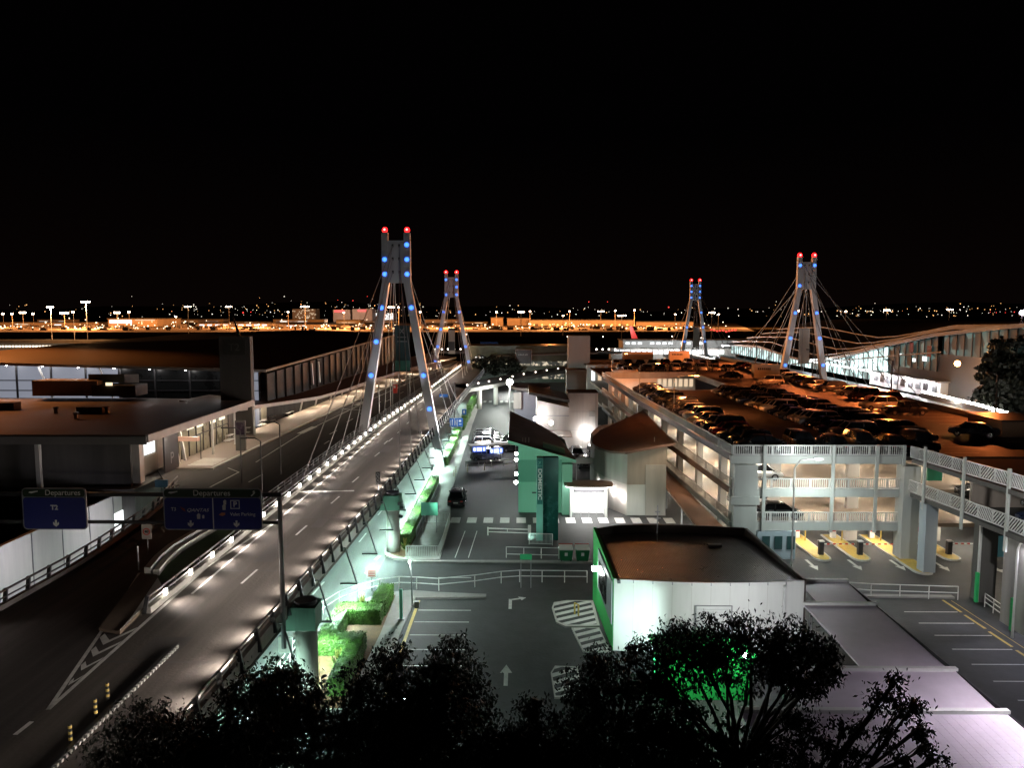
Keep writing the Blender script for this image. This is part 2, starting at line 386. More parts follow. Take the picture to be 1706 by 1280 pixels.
# ground markings
mb = MB(); Z0 = .018
for i in range(14):
    x = -7.3+i*1.74; mb.poly([(x, 78, Z0), (x+1, 78, Z0), (x+1, 80.1, Z0), (x, 80.1, Z0)])
for y in (54.5, 52.35, 50.15, 47.9, 45.6, 43.3, 41): strip(mb, (-7.5, y, Z0), (-3.6, y, Z0), .1)
for y in (54.55, 52.5, 50.45, 48.3, 46.15, 43.95, 41.7, 39.4): strip(mb, (28.3, y, Z0), (32.2, y, Z0), .1)
for y in (37.2, 36.5, 35.8, 35.1): strip(mb, (24.5, y, Z0), (29, y, Z0), .32)
for q, r_ in [((633.7, 853), 1.4), ((603.5, 896), 1.5)]:
    p = G(*q, Z0); strip(mb, (p.x, p.y-r_, Z0), (p.x+.1, p.y+r_, Z0), .14)
for q in [(628, 930), (612.8, 952), (592.6, 977)]:
    p = G(*q, Z0); strip(mb, (p.x-.05, p.y-.6, Z0), (p.x+.15, p.y+.6, Z0), .3)
strip(mb, G(520, 992, Z0), G(540, 970, Z0), .16); strip(mb, G(440, 1075, Z0), G(460, 1050, Z0), .16)
strip(mb, G(730, 963, Z0), G(785, 963, Z0), .15)
for y in (112, 124, 136, 150): strip(mb, (-15.4, y, Z0), (-15.3, y+3, Z0), .14)
for i in range(7): strip(mb, (-8.6+i*1.35, 184.5, Z0), (-8.6+i*1.35, 188.5, Z0), .7)
strip(mb, (-20, 150, Z0), (-12.6, 150, Z0), .9)
# arrows
def arrow(mb, x, y, ln, wd, ang=0, z=Z0):
    c, s = math.cos(ang), math.sin(ang)
    def T(a, b): return (x+a*c-b*s, y+a*s+b*c, z)
    mb.poly([T(-wd/6, 0), T(wd/6, 0), T(wd/6, ln*.62), T(-wd/6, ln*.62)])
    mb.poly([T(-wd/2, ln*.6), T(wd/2, ln*.6), T(0, ln)])
arrow(mb, -.82, 43.1, 2.7, .75)
p = G(850, 1010, Z0); mb.poly([(p.x-.12, p.y-.6, Z0), (p.x+.12, p.y-.6, Z0), (p.x+.12, p.y+1.2, Z0), (p.x-.12, p.y+1.4, Z0)])
arrow(mb, p.x, p.y+1.2, 1.3, .8, -1.2)
for x, y in [(25.5, 66.4), (29.25, 66.4), (32.95, 66.4), (36.6, 66.2), (41, 65.6)]:
    arrow(mb, x, y, 2.8, .8, math.pi)
for xx in (-5.8, -4.6): strip(mb, (xx, 66.6, Z0), (xx+.3, 75, Z0), .08)
# striped islands edges and bars
struct('ground_markings', mb, M['paint'])
mb = MB()
strip(mb, (-7.75, 41, Z0), (-7.7, 56.4, Z0), .22)
for i in range(6): strip(mb, (32.45, 40.0+i*2.9, Z0), (32.4, 42.4+i*2.9, Z0), .2)
strip(mb, (33, 56.8, Z0), (33.2, 42, Z0), .06)
struct('yellow_markings', mb, M['yellow'])
# painted traffic islands
def striped_island(label, pts, z=.12):
    t = thing('striped_traffic_island', label, 'traffic island', (sum(p[0] for p in pts)/len(pts), sum(p[1] for p in pts)/len(pts), 0), 'striped traffic islands')
    mb = MB(); mb.prism(pts, 0, z); mb.build('kerb_edge', M['paleconc'], t)
    cx = sum(p[0] for p in pts)/len(pts); cy = sum(p[1] for p in pts)/len(pts)
    q = [(cx+(p[0]-cx)*.9, cy+(p[1]-cy)*.92) for p in pts]
    mb = MB(); mb.poly([(p[0], p[1], z+.004) for p in q]); mb.build('dark_surface', M['asphalt'], t)
    # diagonal bars clipped to the outline
    mb = MB(); n = 9
    def clip(poly, a, b, c, keep):    # keep a*x+b*y-c >=0 (or <=0)
        out = []
        for i in range(len(poly)):
            P, Q = poly[i], poly[(i+1) % len(poly)]
            dp = (a*P[0]+b*P[1]-c)*keep; dq = (a*Q[0]+b*Q[1]-c)*keep
            if dp >= 0: out.append(P)
            if dp*dq < 0:
                k = dp/(dp-dq); out.append((P[0]+(Q[0]-P[0])*k, P[1]+(Q[1]-P[1])*k))
        return out
    a, b = -.5, .866; lo = min(a*p[0]+b*p[1] for p in q); hi = max(a*p[0]+b*p[1] for p in q)
    k = lo+.15
    while k < hi:
        c_ = clip(clip(q, a, b, k, 1), a, b, k+.42, -1)
        if len(c_) > 2: mb.poly([(p[0], p[1], z+.008) for p in c_])
        k += .84
    mb.build('painted_stripes', M['paint'], t)
    return t
striped_island('rounded striped island against the green wall, with a yellow post on it', [(2.4, 54.9), (2.6, 55.9), (3.6, 56.3), (5.6, 56.3), (5.62, 51.6), (3.2, 51.5), (2.6, 52.2)])
striped_island('small square striped island just below the rounded one', [(3.6, 51.3), (5.55, 51.3), (5.9, 47.6), (4.1, 47.6)])
striped_island('striped island at the tree edge beside the straight white arrow', [(1.9, 44.6), (2.2, 45.5), (3.6, 45.4), (3.6, 41.6), (2, 41.6)])
mb = MB(); mb.tube([(4.0, 53.6, .12), (4.0, 53.6, 1.0)], .06); mb.tube([(4.25, 53.3, .12), (4.25, 53.3, 1.0)], .06); mb.bar((4.0, 53.6, .95), (4.25, 53.3, .95), .08)
mb.build('yellow_post', M['yellow'], label='yellow hooped post on the striped island by the green wall', cat='post')
# pavements at ground level
sheet('hedge_pavement', [(-12.5, 68.6), (-12.2, 67), (-11.2, 66), (-9.9, 65.7), (-7.1, 65.8), (-7.25, 78), (-8.3, 90), (-8.6, 110), (-9.3, 150), (-9.6, 187), (-12.1, 187), (-12.1, 100), (-12.3, 74)], .14, M['pave'], .2)
sheet('mulch_bed', [(-12.1, 68.7), (-11.7, 67.3), (-10.9, 66.5), (-10.3, 66.3), (-10.1, 72), (-10.0, 95), (-11.6, 95), (-11.9, 74)], .16, M['mulch'], .1)
sheet('kerb_strip', [(-9.9, 65.2), (6.4, 65.1), (6.4, 65.7), (-9.9, 65.66)], .13, M['pave'], .2)
sheet('garden_pavement', [(-13.6, 40), (-13.4, 52), (-12.2, 56), (-10.8, 57.6), (-8.6, 58.3), (-6.6, 57.9), (-2.6, 57.5), (-2.6, 56.9), (-8.0, 56.7), (-8.3, 40)], .14, M['pave'], .2)
sheet('garden_bed', [(-13.3, 40.2), (-13.2, 51), (-12.0, 54.5), (-10.6, 57), (-9.6, 57.2), (-9.5, 50), (-9.8, 40.2)], .16, M['mulch'], .1)
sheet('right_kerb', [(24, 57.4), (33.5, 57.2), (33.5, 57.7), (24, 57.9)], .13, M['pave'], .2)

# ------------------------------------------------------------------ viaduct barriers with lamps
def barrier(name, label, X, y0, y1, side, step, lampstep, glow, lampy1=None, posts_out=True, rails=2, h=.95):
    # side: direction in x towards the road it lights
    t = thing(name, label, 'barrier', (X(y0), y0, DECK))
    ys_ = [y0+i*4 for i in range(int((y1-y0)/4)+1)]
    if ys_[-1] < y1: ys_.append(y1)
    mb = MB()
    for a, b in zip(ys_, ys_[1:]):
        mb.slab([(X(a)-.14, a, DECK+.38), (X(a)+.14, a, DECK+.38), (X(b)+.14, b, DECK+.38), (X(b)-.14, b, DECK+.38)], .75)
    mb.build('kerb_wall', M['concrete'], t)
    mb = MB()
    for a, b in zip(ys_, ys_[1:]):
        for k in range(rails):
            z = DECK+.62+k*(h-.62)/max(1, rails-1)
            mb.tube([(X(a), a, z), (X(b), b, z)], .06, 6)
    mb.build('rail', M['greymetal'], t)
    y = y0
    while y < y1:
        x = X(y)
        MB().bar((x-side*.25, y, DECK-.2), (x-side*.02, y, DECK+h+.05), .12, .22).build('post', M['darkmetal'], t); y += step
    y = y0+lampstep/2; end = lampy1 or y1
    while y < end:
        x = X(y)+side*.2
        k_ = .12 if y < 110 else .09
        mb = MB()
        if side > 0: mb.box(x-.07, x+.07, y-k_, y+k_, DECK+.46, DECK+.78)
        else: mb.box(x-.05, x+.05, y-.35, y+.35, DECK+.2, DECK+.36)
        lo = mb.build('lamp', E_['edge'] if side < 0 else (E_['deckdim'] if y > 150 else E_['deck']), t)
        if y < 150 or (side > 0 and y < 210):
            lamp((X(y)+side*.2, y, DECK+.72), (1600 if side > 0 else 1250) if y > 34 else 800, (1, .88, .78), 'SPOT', .3, (X(y)+side*2.5, y, DECK), spot=116, blend=1)
        y += lampstep
    return t
barrier('lamp_barrier', 'barrier studded with a row of white lamps between the two roadways', xm, 41, 236, 1, 3.4, 3.4, 'deck')
barrier('edge_barrier', 'dark steel parapet on outriggers above the teal lit lower road', xr, 16, 215, -1, 2.3, 3.4, 'deck', 132)
def xs(y): return xt(y)
t = thing('deck_railing', 'pale steel railing along the terminal roadway beside the lamp barrier', 'railing', (xs(62), 62, DECK))
mb = MB()
for a in range(62, 232, 6):
    for z in (.45, .75, 1.05): mb.tube([(xs(a), a, DECK+z), (xs(a+6), a+6, DECK+z)], .035, 5)
    for k in range(3): mb.bar((xs(a+2*k), a+2*k, DECK), (xs(a+2*k), a+2*k, DECK+1.05), .07)
mb.build('rail', M['greymetal'], t)
mb = MB()
for a in range(62, 232, 6): mb.slab([(xs(a)-.2, a, DECK+.2), (xs(a)+.2, a, DECK+.2), (xs(a+6)+.2, a+6, DECK+.2), (xs(a+6)-.2, a+6, DECK+.2)], .6)
mb.build('kerb_wall', M['concrete'], t)
# left ramp barrier
t = thing('ramp_barrier', 'dark slatted barrier along the left ramp above the pale forecourt', 'barrier', (-29.6, 20, DECK))
XL = lambda y: xk(y)
mb = MB()
for a in range(16, 72, 4):
    b = a+4
    mb.tube([(XL(a), a, DECK+1.0), (XL(b), b, DECK+1.0)], .07, 6)
    mb.tube([(XL(a), a, DECK+.6), (XL(b), b, DECK+.6)], .05, 6)
mb.build('rail', M['darkmetal'], t)
mb = MB()
for a in range(16, 72, 4):
    b = a+4; mb.slab([(XL(a)-.15, a, DECK+.3), (XL(a)+.15, a, DECK+.3), (XL(b)+.15, b, DECK+.3), (XL(b)-.15, b, DECK+.3)], .9)
mb.build('kerb_wall', M['darkconc'], t)
for a in range(16, 72, 2): MB().bar((XL(a)-.15, a, DECK-.1), (XL(a), a, DECK+1.05), .14, .2).build('post', M['darkmetal'], t)
for y in (38.0, 34.6, 31.2, 27.8, 24.4, 21.0): MB().box(XL(y)+.1, XL(y)+.2, y-.3, y+.3, DECK+.45, DECK+.66).build('lamp', E_['edge'], t); lamp((XL(y)+.3, y, DECK+.72), 120 if y > 32 else 420, (1, .88, .78), 'SPOT', .12, (XL(y)+2.2, y, DECK), spot=90, blend=.55)
# nose island between the two branches
t = thing('nose_island', 'tapered concrete nose dividing the two ramps, pale on its right flank', 'traffic island', (-22, 42, DECK))
P0 = [G(165, 1052, DECK), G(200, 1058, DECK), G(272, 985, DECK), G(262, 962, DECK), G(235, 958, DECK)]
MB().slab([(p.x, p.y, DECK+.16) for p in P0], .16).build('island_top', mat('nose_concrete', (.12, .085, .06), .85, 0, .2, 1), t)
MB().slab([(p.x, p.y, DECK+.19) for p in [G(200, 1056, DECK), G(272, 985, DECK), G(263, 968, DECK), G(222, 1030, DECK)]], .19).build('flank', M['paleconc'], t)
t = thing('divider_wall', 'curved pair of pale concrete strips between the ramps behind the nose', 'wall', (-22.6, 50, DECK))
for i, (o, zz) in enumerate(((0, .55), (.55, .4))):
    pts = [G(246, 960, DECK), G(262, 940, DECK), G(285, 920, DECK), G(318, 900, DECK), G(350, 882, DECK), G(420, 838, DECK)]
    pts = [Vector((min(p.x+o, xm(p.y)-.25), p.y, 0)) for p in pts]
    mb = MB()
    for a, b in zip(pts, pts[1:]):
        mb.slab([(a.x-.2, a.y, DECK+zz), (a.x+.2, a.y, DECK+zz), (b.x+.2, b.y, DECK+zz), (b.x-.2, b.y, DECK+zz)], zz)
    mb.build('strip', M['paleconc'], t)
sheet('verge', [(-23.6, 46), (-21.1, 46), (-21.1, 75), (-22.4, 75), (-23.4, 60)], DECK+.03, mat('verge_grass', (.05, .09, .03), .95, 0, .4, 4), .5)
# separator kerb with studs and striped bollards
t = thing('separator_kerb', 'black lane separator with a line of white studs near the trees', 'kerb', (-17.2, 32, DECK))
MB().box(-17.4, -17.2, 22, 36.9, DECK, DECK+.14).build('kerb_strip', M['black'], t)
mb = MB()
for i in range(52): mb.box(-17.19, -17.1, 22+i*.285, 22.14+i*.285, DECK, DECK+.12)
mb.build('stud_line', mat('stud_white', (.3, .3, .29), .6, 0, .2, 3), t)
for i, q in enumerate([(180, 1167), (160, 1195), (118, 1240)]):
    p = G(*q, DECK)
    t = thing('striped_bollard', 'black and yellow striped bollard, %s from the tree end of the studded separator' % ('third', 'second', 'first')[i], 'bollard', p, 'striped bollards on the separator')
    MB().cyl(p.x, p.y, DECK, DECK+.8, .07, .06, 10).build('post', M['black'], t)
    mb = MB()
    for k in range(3): mb.cyl(p.x, p.y, DECK+.16+k*.24, DECK+.27+k*.24, .075, .072, 10)
    mb.build('stripe', M['yellow'], t)

# ------------------------------------------------------------------ viaduct columns
def vcol(x, y, label, zt=5.55, r=.62):
    t = thing('viaduct_column', label, 'column', (x, y, 0), 'viaduct columns')
    mb = MB(); mb.cyl(x, y, 0, zt-1.5, r, r, 20); mb.cyl(x, y, zt-1.5, zt-1.42, r*1.08, r*1.08, 20)
    mb.build('shaft', M['paleconc'], t, True)
    MB().slab([(x+r+.05, y-.75, zt-.1), (x+r+.05, y+.75, zt-.1), (x-4.5, y+.75, zt-.9), (x-4.5, y-.75, zt-.9)], .02).add([], [])
    mb = MB(); mb.xz([(x+.72, zt-1.45), (x+.72, zt-.12), (x-.7, zt-.12), (x-1.7, DECK-.95), (x-3.6, DECK-.95), (x-3.6, zt-1.1-.35)], y-.72, y+.72)
    mb.build('crosshead', mat('weathered_teal_concrete', (.12, .25, .19), .8, 0, .35, .9, .2, streak=True), t)
    MB().cyl(x, y, zt-.11, zt+.12, .62, .62, 20).build('cap', M['darkmetal'], t)
vcol(-12.2, 42, 'tall round viaduct column under its crosshead, nearest the trees')
vcol(-11.6, 68.2, 'round viaduct column on the mulch island tip beside the hedge')
for i, y in enumerate((42, 68.2, 95, 122, 150, 178)):
    t = thing('inner_column', 'round inner column in the shade under the roadway, %s from the trees' % nth(i), 'column', (-19, y, 0), 'inner viaduct columns')
    MB().cyl(-19, y, 0, DECK-.9, .6, .6, 16).build('shaft', M['paleconc'], t, True)
for i, (x, y) in enumerate(((-13.9, 40.3), (-13.4, 66.6))):  # battens added under the deck to brighten the two round columns
    b = thing('batten_light', 'added batten light under the deck edge before the %s' % ('nearest round column', 'island round column')[i], 'lamp', (x, y, 3.9))
    MB().box(x-.08, x+.08, y-.5, y+.5, 3.95, 4.2).build('housing', M['darkmetal'], b); MB().box(x-.06, x+.06, y-.45, y+.45, 3.91, 3.945).build('diffuser', E_['mint'], b)
    lamp((x+.2, y-.3, 2.2), 330, (.6, 1, .82), 'POINT', .3)
# ------------------------------------------------------------------ hanging luminaires over the lower road
for i in range(15):
    y = 40+i*6.6; x = xr(y)
    t = thing('bracket_lamp', 'bent arm lamp slung from the parapet over the lower road, %s from the trees' % nth(i), 'lamp', (x, y, 3), 'arm lamps slung over the lower road')
    MB().tube([(x-.1, y, DECK-.1), (x+.5, y-.6, DECK+.15), (x+1.5, y-1.6, 3.1)], .055, 6).build('arm', M['greymetal'], t)
    MB().cbox((x+.95, y-1.6, 3.1), 1.2, .16, .1).build('luminaire', M['darkmetal'], t)
    MB().cbox((x+.95, y-1.6, 3.035), 1.1, .12, .02).build('diffuser', E_['mint'], t)
    if i < 15:
        lamp((x+.7, y-1.6, 2.95), 4600 if i < 12 else 4600, (.66, 1, .86), 'SPOT', .25, (x-.4, y-1.6, 0), spot=165, blend=.9)
# ------------------------------------------------------------------ cable pylons
def pylon(label, cx, y, half, ztop, lo_left, lo_right, anchors, anchor_z, blue_l, blue_r, cx_top=None):
    ct = cx if cx_top is None else cx_top
    t = thing('cable_pylon', label, 'pylon', (cx, y, 0), 'cable stayed pylons')
    s = 1.53; zb = ztop-7.2
    for sg, lo in ((-1, lo_left), (1, lo_right)):
        fx = cx+sg*half; tx = ct+sg*s; kx = ct+sg*(s-.05)
        mb = MB()
        def sec(x, z, wx, wy): return [(x-wx/2, y-wy/2, z), (x+wx/2, y-wy/2, z), (x+wx/2, y+wy/2, z), (x-wx/2, y+wy/2, z)]
        S = []
        kz = lo; f = (zb-lo)/(zb-DECK); fx2 = kx+(fx-kx)*f
        rows = [(fx2, lo, 1.2, 1.35)]
        for k in (.25, .5, .75): rows.append((lerp(fx2, kx, k), lerp(lo, zb, k), lerp(1.2, 1.0, k), lerp(1.35, 1.1, k)))
        rows += [(kx, zb, .95, 1.05), (tx, zb+.8, .88, 1.0), (tx, ztop-.4, .84, .95)]
        for r_ in rows: S += sec(*r_)
        F = [(0, 1, 2, 3)[::-1]]
        for i in range(len(rows)-1):
            for j in range(4): F.append((i*4+j, i*4+(j+1) % 4, i*4+4+(j+1) % 4, i*4+4+j))
        F.append(tuple(range(len(S)-4, len(S))))
        mb.add(S, F); mb.build('leg', M['pylon'], t)
        mb = MB(); mb.ball((tx, y, ztop-.05), .40 if y < 150 else .55); mb.build('beacon', E_['redlamp'], t, True)
        MB().ball((tx, y-(.28 if y < 150 else .42), ztop-.02), .17 if y < 150 else .22).build('beacon_core', E_['redcore'], t, True)
        for z in (blue_l if sg < 0 else blue_r):
            x = tx if z > zb+.4 else lerp(fx, kx, (z-DECK)/(zb-DECK))
            d = y-(.5 if z > zb else lerp(.68, .56, (z-DECK)/(zb-DECK)))
            b = MB().disc((x, d-.02, z), .14, .30, 16, .06).build('blue_lamp', E_['blue'], t)
            MB().disc((x, d-.02, z), 0, .15, 12, .05).build('lamp_core', E_['bluecore'], b)
    for sg in (-1, 1):  # uplights added at the feet to make the pylon steel paler
        u = thing('added_pylon_uplight', 'added uplight at the %s foot of the %s' % (('left', 'right')[sg > 0], label.split(',')[0].replace(' with a plain pale banner', '').replace(' with blue ring lamps', '')), 'floodlight', (cx+sg*(half-1.6), y-3.2, anchor_z))
        MB().cbox((cx+sg*(half-1.6), y-3.2, anchor_z+.15), .4, .3, .3).build('housing', M['darkmetal'], u)
        lamp((cx+sg*(half-1.6), y-3.0, anchor_z+.5), 3600, (.95, .93, 1), 'SPOT', .15, (ct+sg*1.5, y, ztop-5), spot=34, blend=.9)
    mb = MB(); mb.box(ct-s+.4, ct+s-.4, y-.28, y+.28, zb-.1, ztop-1.5); mb.build('top_panel', M['pylon'], t)
    for k in range(3):
        for sg in (-.45, .45): MB().box(ct+sg-.12, ct+sg+.12, y-.36, y-.285, ztop-2.4-k*1.8, ztop-2.0-k*1.8).build('cable_socket', M['darkmetal'], t)
    for k, (dy, ax) in enumerate(anchors):
        z0 = ztop-2.2-(k % 3)*1.8
        sg = -1 if ax < ct else 1
        MB().tube([(ct+sg*.45, y+(-.3 if dy < 0 else .3), z0), (ax, y+dy, anchor_z)], .055 if y < 150 else .075, 5).build('stay_cable', M['cable'], t)
    return t
AN = []
for dy in (-31, -23, -15, 15, 23, 31):
    AN += [(dy, -21.75), (dy, xr(106+dy)+.35)]
AN.append((-8, -16.9-4.8))
pylon('tallest looking pylon with blue ring lamps, straddling the near roadway', -17.05, 106.2, 5.0, 33.3, DECK-1, 0, AN, DECK+.3,
      [29.2, 27.2, 22.6, 17.9, 13.2], [31.2, 29.2, 27.2, 22.6, 13.2, 8.5])
AN2 = []
for dy in (-31, -23, -15, 15, 23): AN2 += [(dy, -24.9), (dy, -14.3)]
pylon('smaller looking pylon farther along the left roadway, by a white lit gate', -19.8, 222, 5.3, 33.5, DECK-1, 0, AN2, DECK+.3,
      [31.3, 27, 22.0, 17.0, 12.0, 7.6], [31.3, 29.2, 27, 22.0, 12.0, 7.6])
AN3 = []
for dy in (-42, -32, -22, -12, 14, 24, 34, 44): AN3 += [(dy, 56.4), (dy, 66.4)]
pylon('pylon rising behind the car park roof with a plain pale banner', 61.2, 165, 4.9, 34.1, 4, 4, AN3, 6.3,
      [31.9, 27.6, 21.8, 16.4, 10.6], [31.9, 21.8, 16.4, 10.6, 5.6])
AN4 = []
for dy in (-40, -30, -20, 16, 26): AN4 += [(dy, 58.5), (dy, 68.6)]
pylon('farthest pylon, beyond the roof level cars near the white lit pier', 63.4, 278, 4.6, 33.5, 4, 4, AN4, 6.3,
      [31.4, 29.3, 27.2, 16.5, 11.3], [31.4, 29.3, 27.2, 21.8, 16.5, 11.3])
def banner(label, x, y, w_, z0, z1, parts):
    t = thing('banner', label, 'banner', (x, y, z0), None)
    mb = MB(); n = 8
    for i in range(n):
        za = lerp(z0, z1, i/n); zc = lerp(z0, z1, (i+1)/n)
        wa = w_/2*(1-.06*math.sin(math.pi*i/n)); wb = w_/2*(1-.06*math.sin(math.pi*(i+1)/n))
        mb.add([(x-wa, y-.03, za), (x+wa, y-.03, za), (x+wb, y-.03, zc), (x-wb, y-.03, zc), (x-wa, y+.03, za), (x+wa, y+.03, za), (x+wb, y+.03, zc), (x-wb, y+.03, zc)],
               [(0, 1, 2, 3), (7, 6, 5, 4), (0, 3, 7, 4), (1, 5, 6, 2)])
    mb.build('cloth', parts, t)
    mb = MB(); mb.bar((x-w_/2-.1, y, z0), (x+w_/2+.1, y, z0), .1); mb.bar((x-w_/2-.1, y, z1), (x+w_/2+.1, y, z1), .1)
    mb.tube([(x, y, z1), (x, y, z1+6)], .04, 5); mb.build('rod', M['darkmetal'], t)
    return t
b = banner('dark teal banner with a pale crossed mark hung in the tallest looking pylon', -16.45, 106.6, 2.2, 13.7, 20.1, mat('teal_banner', (.02, .045, .05), .7, 0, .15, 1))
MB().box(-17.5, -15.4, 106.5, 106.55, 13.8, 15.2).build('green_strip', mat('banner_green', (.06, .2, .16), .7, 0, .1, 1), b)
mb = MB(); mb.bar((-16.8, 106.52, 19.7), (-16.2, 106.52, 19.0), .12); mb.bar((-16.2, 106.52, 19.7), (-16.8, 106.52, 19.0), .12)
mb.bar((-17.1, 106.52, 18.5), (-15.9, 106.52, 18.5), .22, .12); mb.bar((-17.1, 106.52, 17.9), (-15.8, 106.52, 17.9), .16, .12); mb.build('mark', M['greymetal'], b)
b = banner('narrow banner, beige above and dark below, in the far left pylon', -19.9, 222.5, 2.0, 9.8, 16.8, M['beige'])
MB().box(-20.8, -19.0, 222.4, 222.44, 10.8, 13.4).build('dark_print', M['darkmetal'], b)
banner('tall plain pale banner hung in the pylon behind the car park', 61.4, 165.4, 2.4, 10.9, 18.5, M['beige'])
banner('tall plain pale banner hung in the farthest pylon', 64.2, 278.4, 2.4, 9.2, 16.4, M['beige'])

# ------------------------------------------------------------------ overhead direction signs
t = thing('sign_gantry', 'grey steel gantry post and beams spanning the left ramp', 'sign gantry', (-13.05, 40.4, 0))
MB().tube([(-13.0, 40.4, 3.5), (-13.0, 40.4, 12.0)], .14, 10).build('post', M['greymetal'], t)
mb = MB(); mb.bar((-12.95, 40.6, 12.1), (-31.5, 40.6, 12.1), .2); mb.bar((-12.95, 40.6, 10.55), (-31.5, 40.6, 10.55), .16)
mb.build('beam', M['darkmetal'], t)
MB().tube([(-31.5, 40.4, 3.5), (-31.5, 40.4, 12.2)], .14, 10).build('post', M['greymetal'], t)
def roundrect(x0, x1, z0, z1, r, n=5):
    P = []
    for cx, cz, a0 in ((x1-r, z0+r, -90), (x1-r, z1-r, 0), (x0+r, z1-r, 90), (x0+r, z0+r, 180)):
        for i in range(n+1):
            a = R(a0+90*i/n); P.append((cx+r*math.cos(a), cz+r*math.sin(a)))
    return P
SIGNINK = mat('sign_ink', (.85, .86, .84), .6, 0, .06, 3)
def dirsign(label, x0, x1, z0, z1, y):
    t = thing('direction_sign', label, 'road sign', ((x0+x1)/2, y, z0))
    MB().xz(roundrect(x0, x1, z0, z1, .22), y, y+.08).build('border', mat('sign_border', (.3, .31, .34), .5, 0, .05, 2), t)
    hz = z1-.52
    MB().xz(roundrect(x0+.06, x1-.06, z0+.06, hz, .18), y-.012, y).build('blue_panel', M['signblue'], t)
    MB().xz(roundrect(x0+.06, x1-.06, hz+.04, z1-.06, .15), y-.012, y).build('green_panel', M['signgreen'], t)
    return t, hz
def downarrow(x, z, y, t, s=.34):
    mb = MB(); mb.xz([(x-.05, z+s*.55), (x-.05, z), (x-s*.45, z+.08), (x-s*.45, z-.06), (x, z-s*.55), (x+s*.45, z-.06), (x+s*.45, z+.08), (x+.05, z), (x+.05, z+s*.55)], y-.025, y-.013)
    mb.build('arrow', SIGNINK, t)
def plane_mark(x, z, y, t):
    mb = MB(); mb.xz([(x-.26, z-.03), (x-.1, z-.07), (x+.26, z+.03), (x+.24, z+.08), (x-.05, z+.04), (x-.2, z+.03)], y-.025, y-.013)
    mb.build('plane_mark', SIGNINK, t)
y = 40.3
t, hz = dirsign('blue departures sign for T2 with one down arrow, above the left ramp', -27.0, -23.5, 10.2, 12.5, y)
text('lettering', 'Departures', .42, SIGNINK, (-24.75, y-.013, hz+.26), t); plane_mark(-26.35, hz+.3, y, t)
text('lettering', 'T2', .36, SIGNINK, (-25.25, y-.013, 11.42), t, off=.012); downarrow(-25.2, 10.55, y, t)
t, hz = dirsign('wide blue departures sign split in two, with valet parking on its right half', -19.3, -13.95, 10.2, 12.5, y)
text('lettering', 'Departures', .44, SIGNINK, (-16.65, y-.013, hz+.26), t); plane_mark(-18.75, hz+.3, y, t)
mb = MB(); mb.ball((-14.35, y-.03, hz+.34), .07); mb.bar((-14.5, y-.02, hz+.12), (-14.3, y-.02, hz+.3), .06); mb.build('plane_mark', SIGNINK, t)
MB().box(-16.63, -16.58, y-.024, y-.013, 10.27, hz-.01).build('divider', SIGNINK, t)
text('lettering', 'T3', .26, SIGNINK, (-18.75, y-.013, 11.35), t)
text('lettering', 'QANTAS', .26, SIGNINK, (-17.45, y-.013, 11.3), t, shear=.3, sx=1.15)
mb = MB(); mb.xz([(-18.4, 11.5), (-18.15, 11.38), (-18.1, 11.22), (-18.25, 11.3)], y-.025, y-.013); mb.build('tail_mark', mat('tail_mark_red', (.3, .05, .03), .6, 0, .05, 2), t)
downarrow(-17.85, 10.55, y, t); downarrow(-15.35, 10.55, y, t)
mb = MB()
for a, b, c, d in ((-15.65, -15.15, 11.82, 11.86), (-15.65, -15.15, 11.38, 11.42), (-15.65, -15.61, 11.38, 11.86), (-15.19, -15.15, 11.38, 11.86)): mb.box(a, b, y-.024, y-.013, c, d)
mb.build('square_frame', SIGNINK, t)
text('lettering', 'P', .4, SIGNINK, (-15.4, y-.013, 11.62), t, off=.01)
text('lettering', 'Valet Parking', .26, SIGNINK, (-15.0, y-.013, 11.08), t)
mb = MB(); mb.xz([(-16.3, 11.05), (-16.15, 11.17), (-15.95, 11.17), (-15.95, 11.05), (-16.1, 10.98)], y-.025, y-.013); mb.build('valet_mark', mat('valet_orange', (.6, .2, .1), .6, 0, .05, 2), t)
for i, (dx, dz, s) in enumerate([(-17.4, 10.98, .16), (-17.15, 10.95, .1), (-15.95, 11.75, .14), (-16.0, 11.48, .16)]):
    MB().xz([(dx-s*.5, dz-s), (dx+s*.5, dz-s), (dx+s*.6, dz+s*.6), (dx, dz+s), (dx-s*.6, dz+s*.5)], y-.027, y-.013).build('reflector_patch', M['signwhite'], t)
# small signs
def postsign(name, label, x, y, z0, z1, w_, m, base=0, pw=.05, cat='sign', two=False):
    t = thing(name, label, cat, (x, y, base))
    mb = MB()
    for xx in ((x-w_*.42, x+w_*.42) if two else (x,)): mb.tube([(xx, y, base), (xx, y, z1)], pw, 8)
    mb.build('post', M['greymetal'], t)
    MB().xz(roundrect(x-w_/2, x+w_/2, z0, z1, min(.06, w_/5)), y-.1, y-.06).build('board', m, t)
    return t
p = G(247, 925, DECK)
t = postsign('speed_sign', 'white speed limit sign reading 40 between the ramps', p.x, p.y, DECK+1.15, DECK+2.2, .68, M['beige'], DECK, .05)
MB().disc((p.x, p.y-.105, DECK+1.68), .19, .25, 20, .012).build('ring', M['red'], t)
text('lettering', '40', .28, M['black'], (p.x, p.y-.107, DECK+1.68), t)
p = G(231, 950, DECK)
MB().tube([(p.x, p.y, DECK), (p.x, p.y, DECK+1.6)], .05, 8).build('marker_post', M['greymetal'], label='slim plain grey post at the foot of the speed sign', cat='post')
p = G(620, 986)
t = postsign('notice_board', 'pinkish white notice board on a post by the curved white fence', p.x, p.y, 1.15, 1.95, .72, M['signwhite'])
mb = MB()
for k in range(3): mb.box(p.x-.26, p.x+.26, p.y-.112, p.y-.101, 1.3+k*.18, 1.36+k*.18)
mb.build('printed_line', M['red'], t)
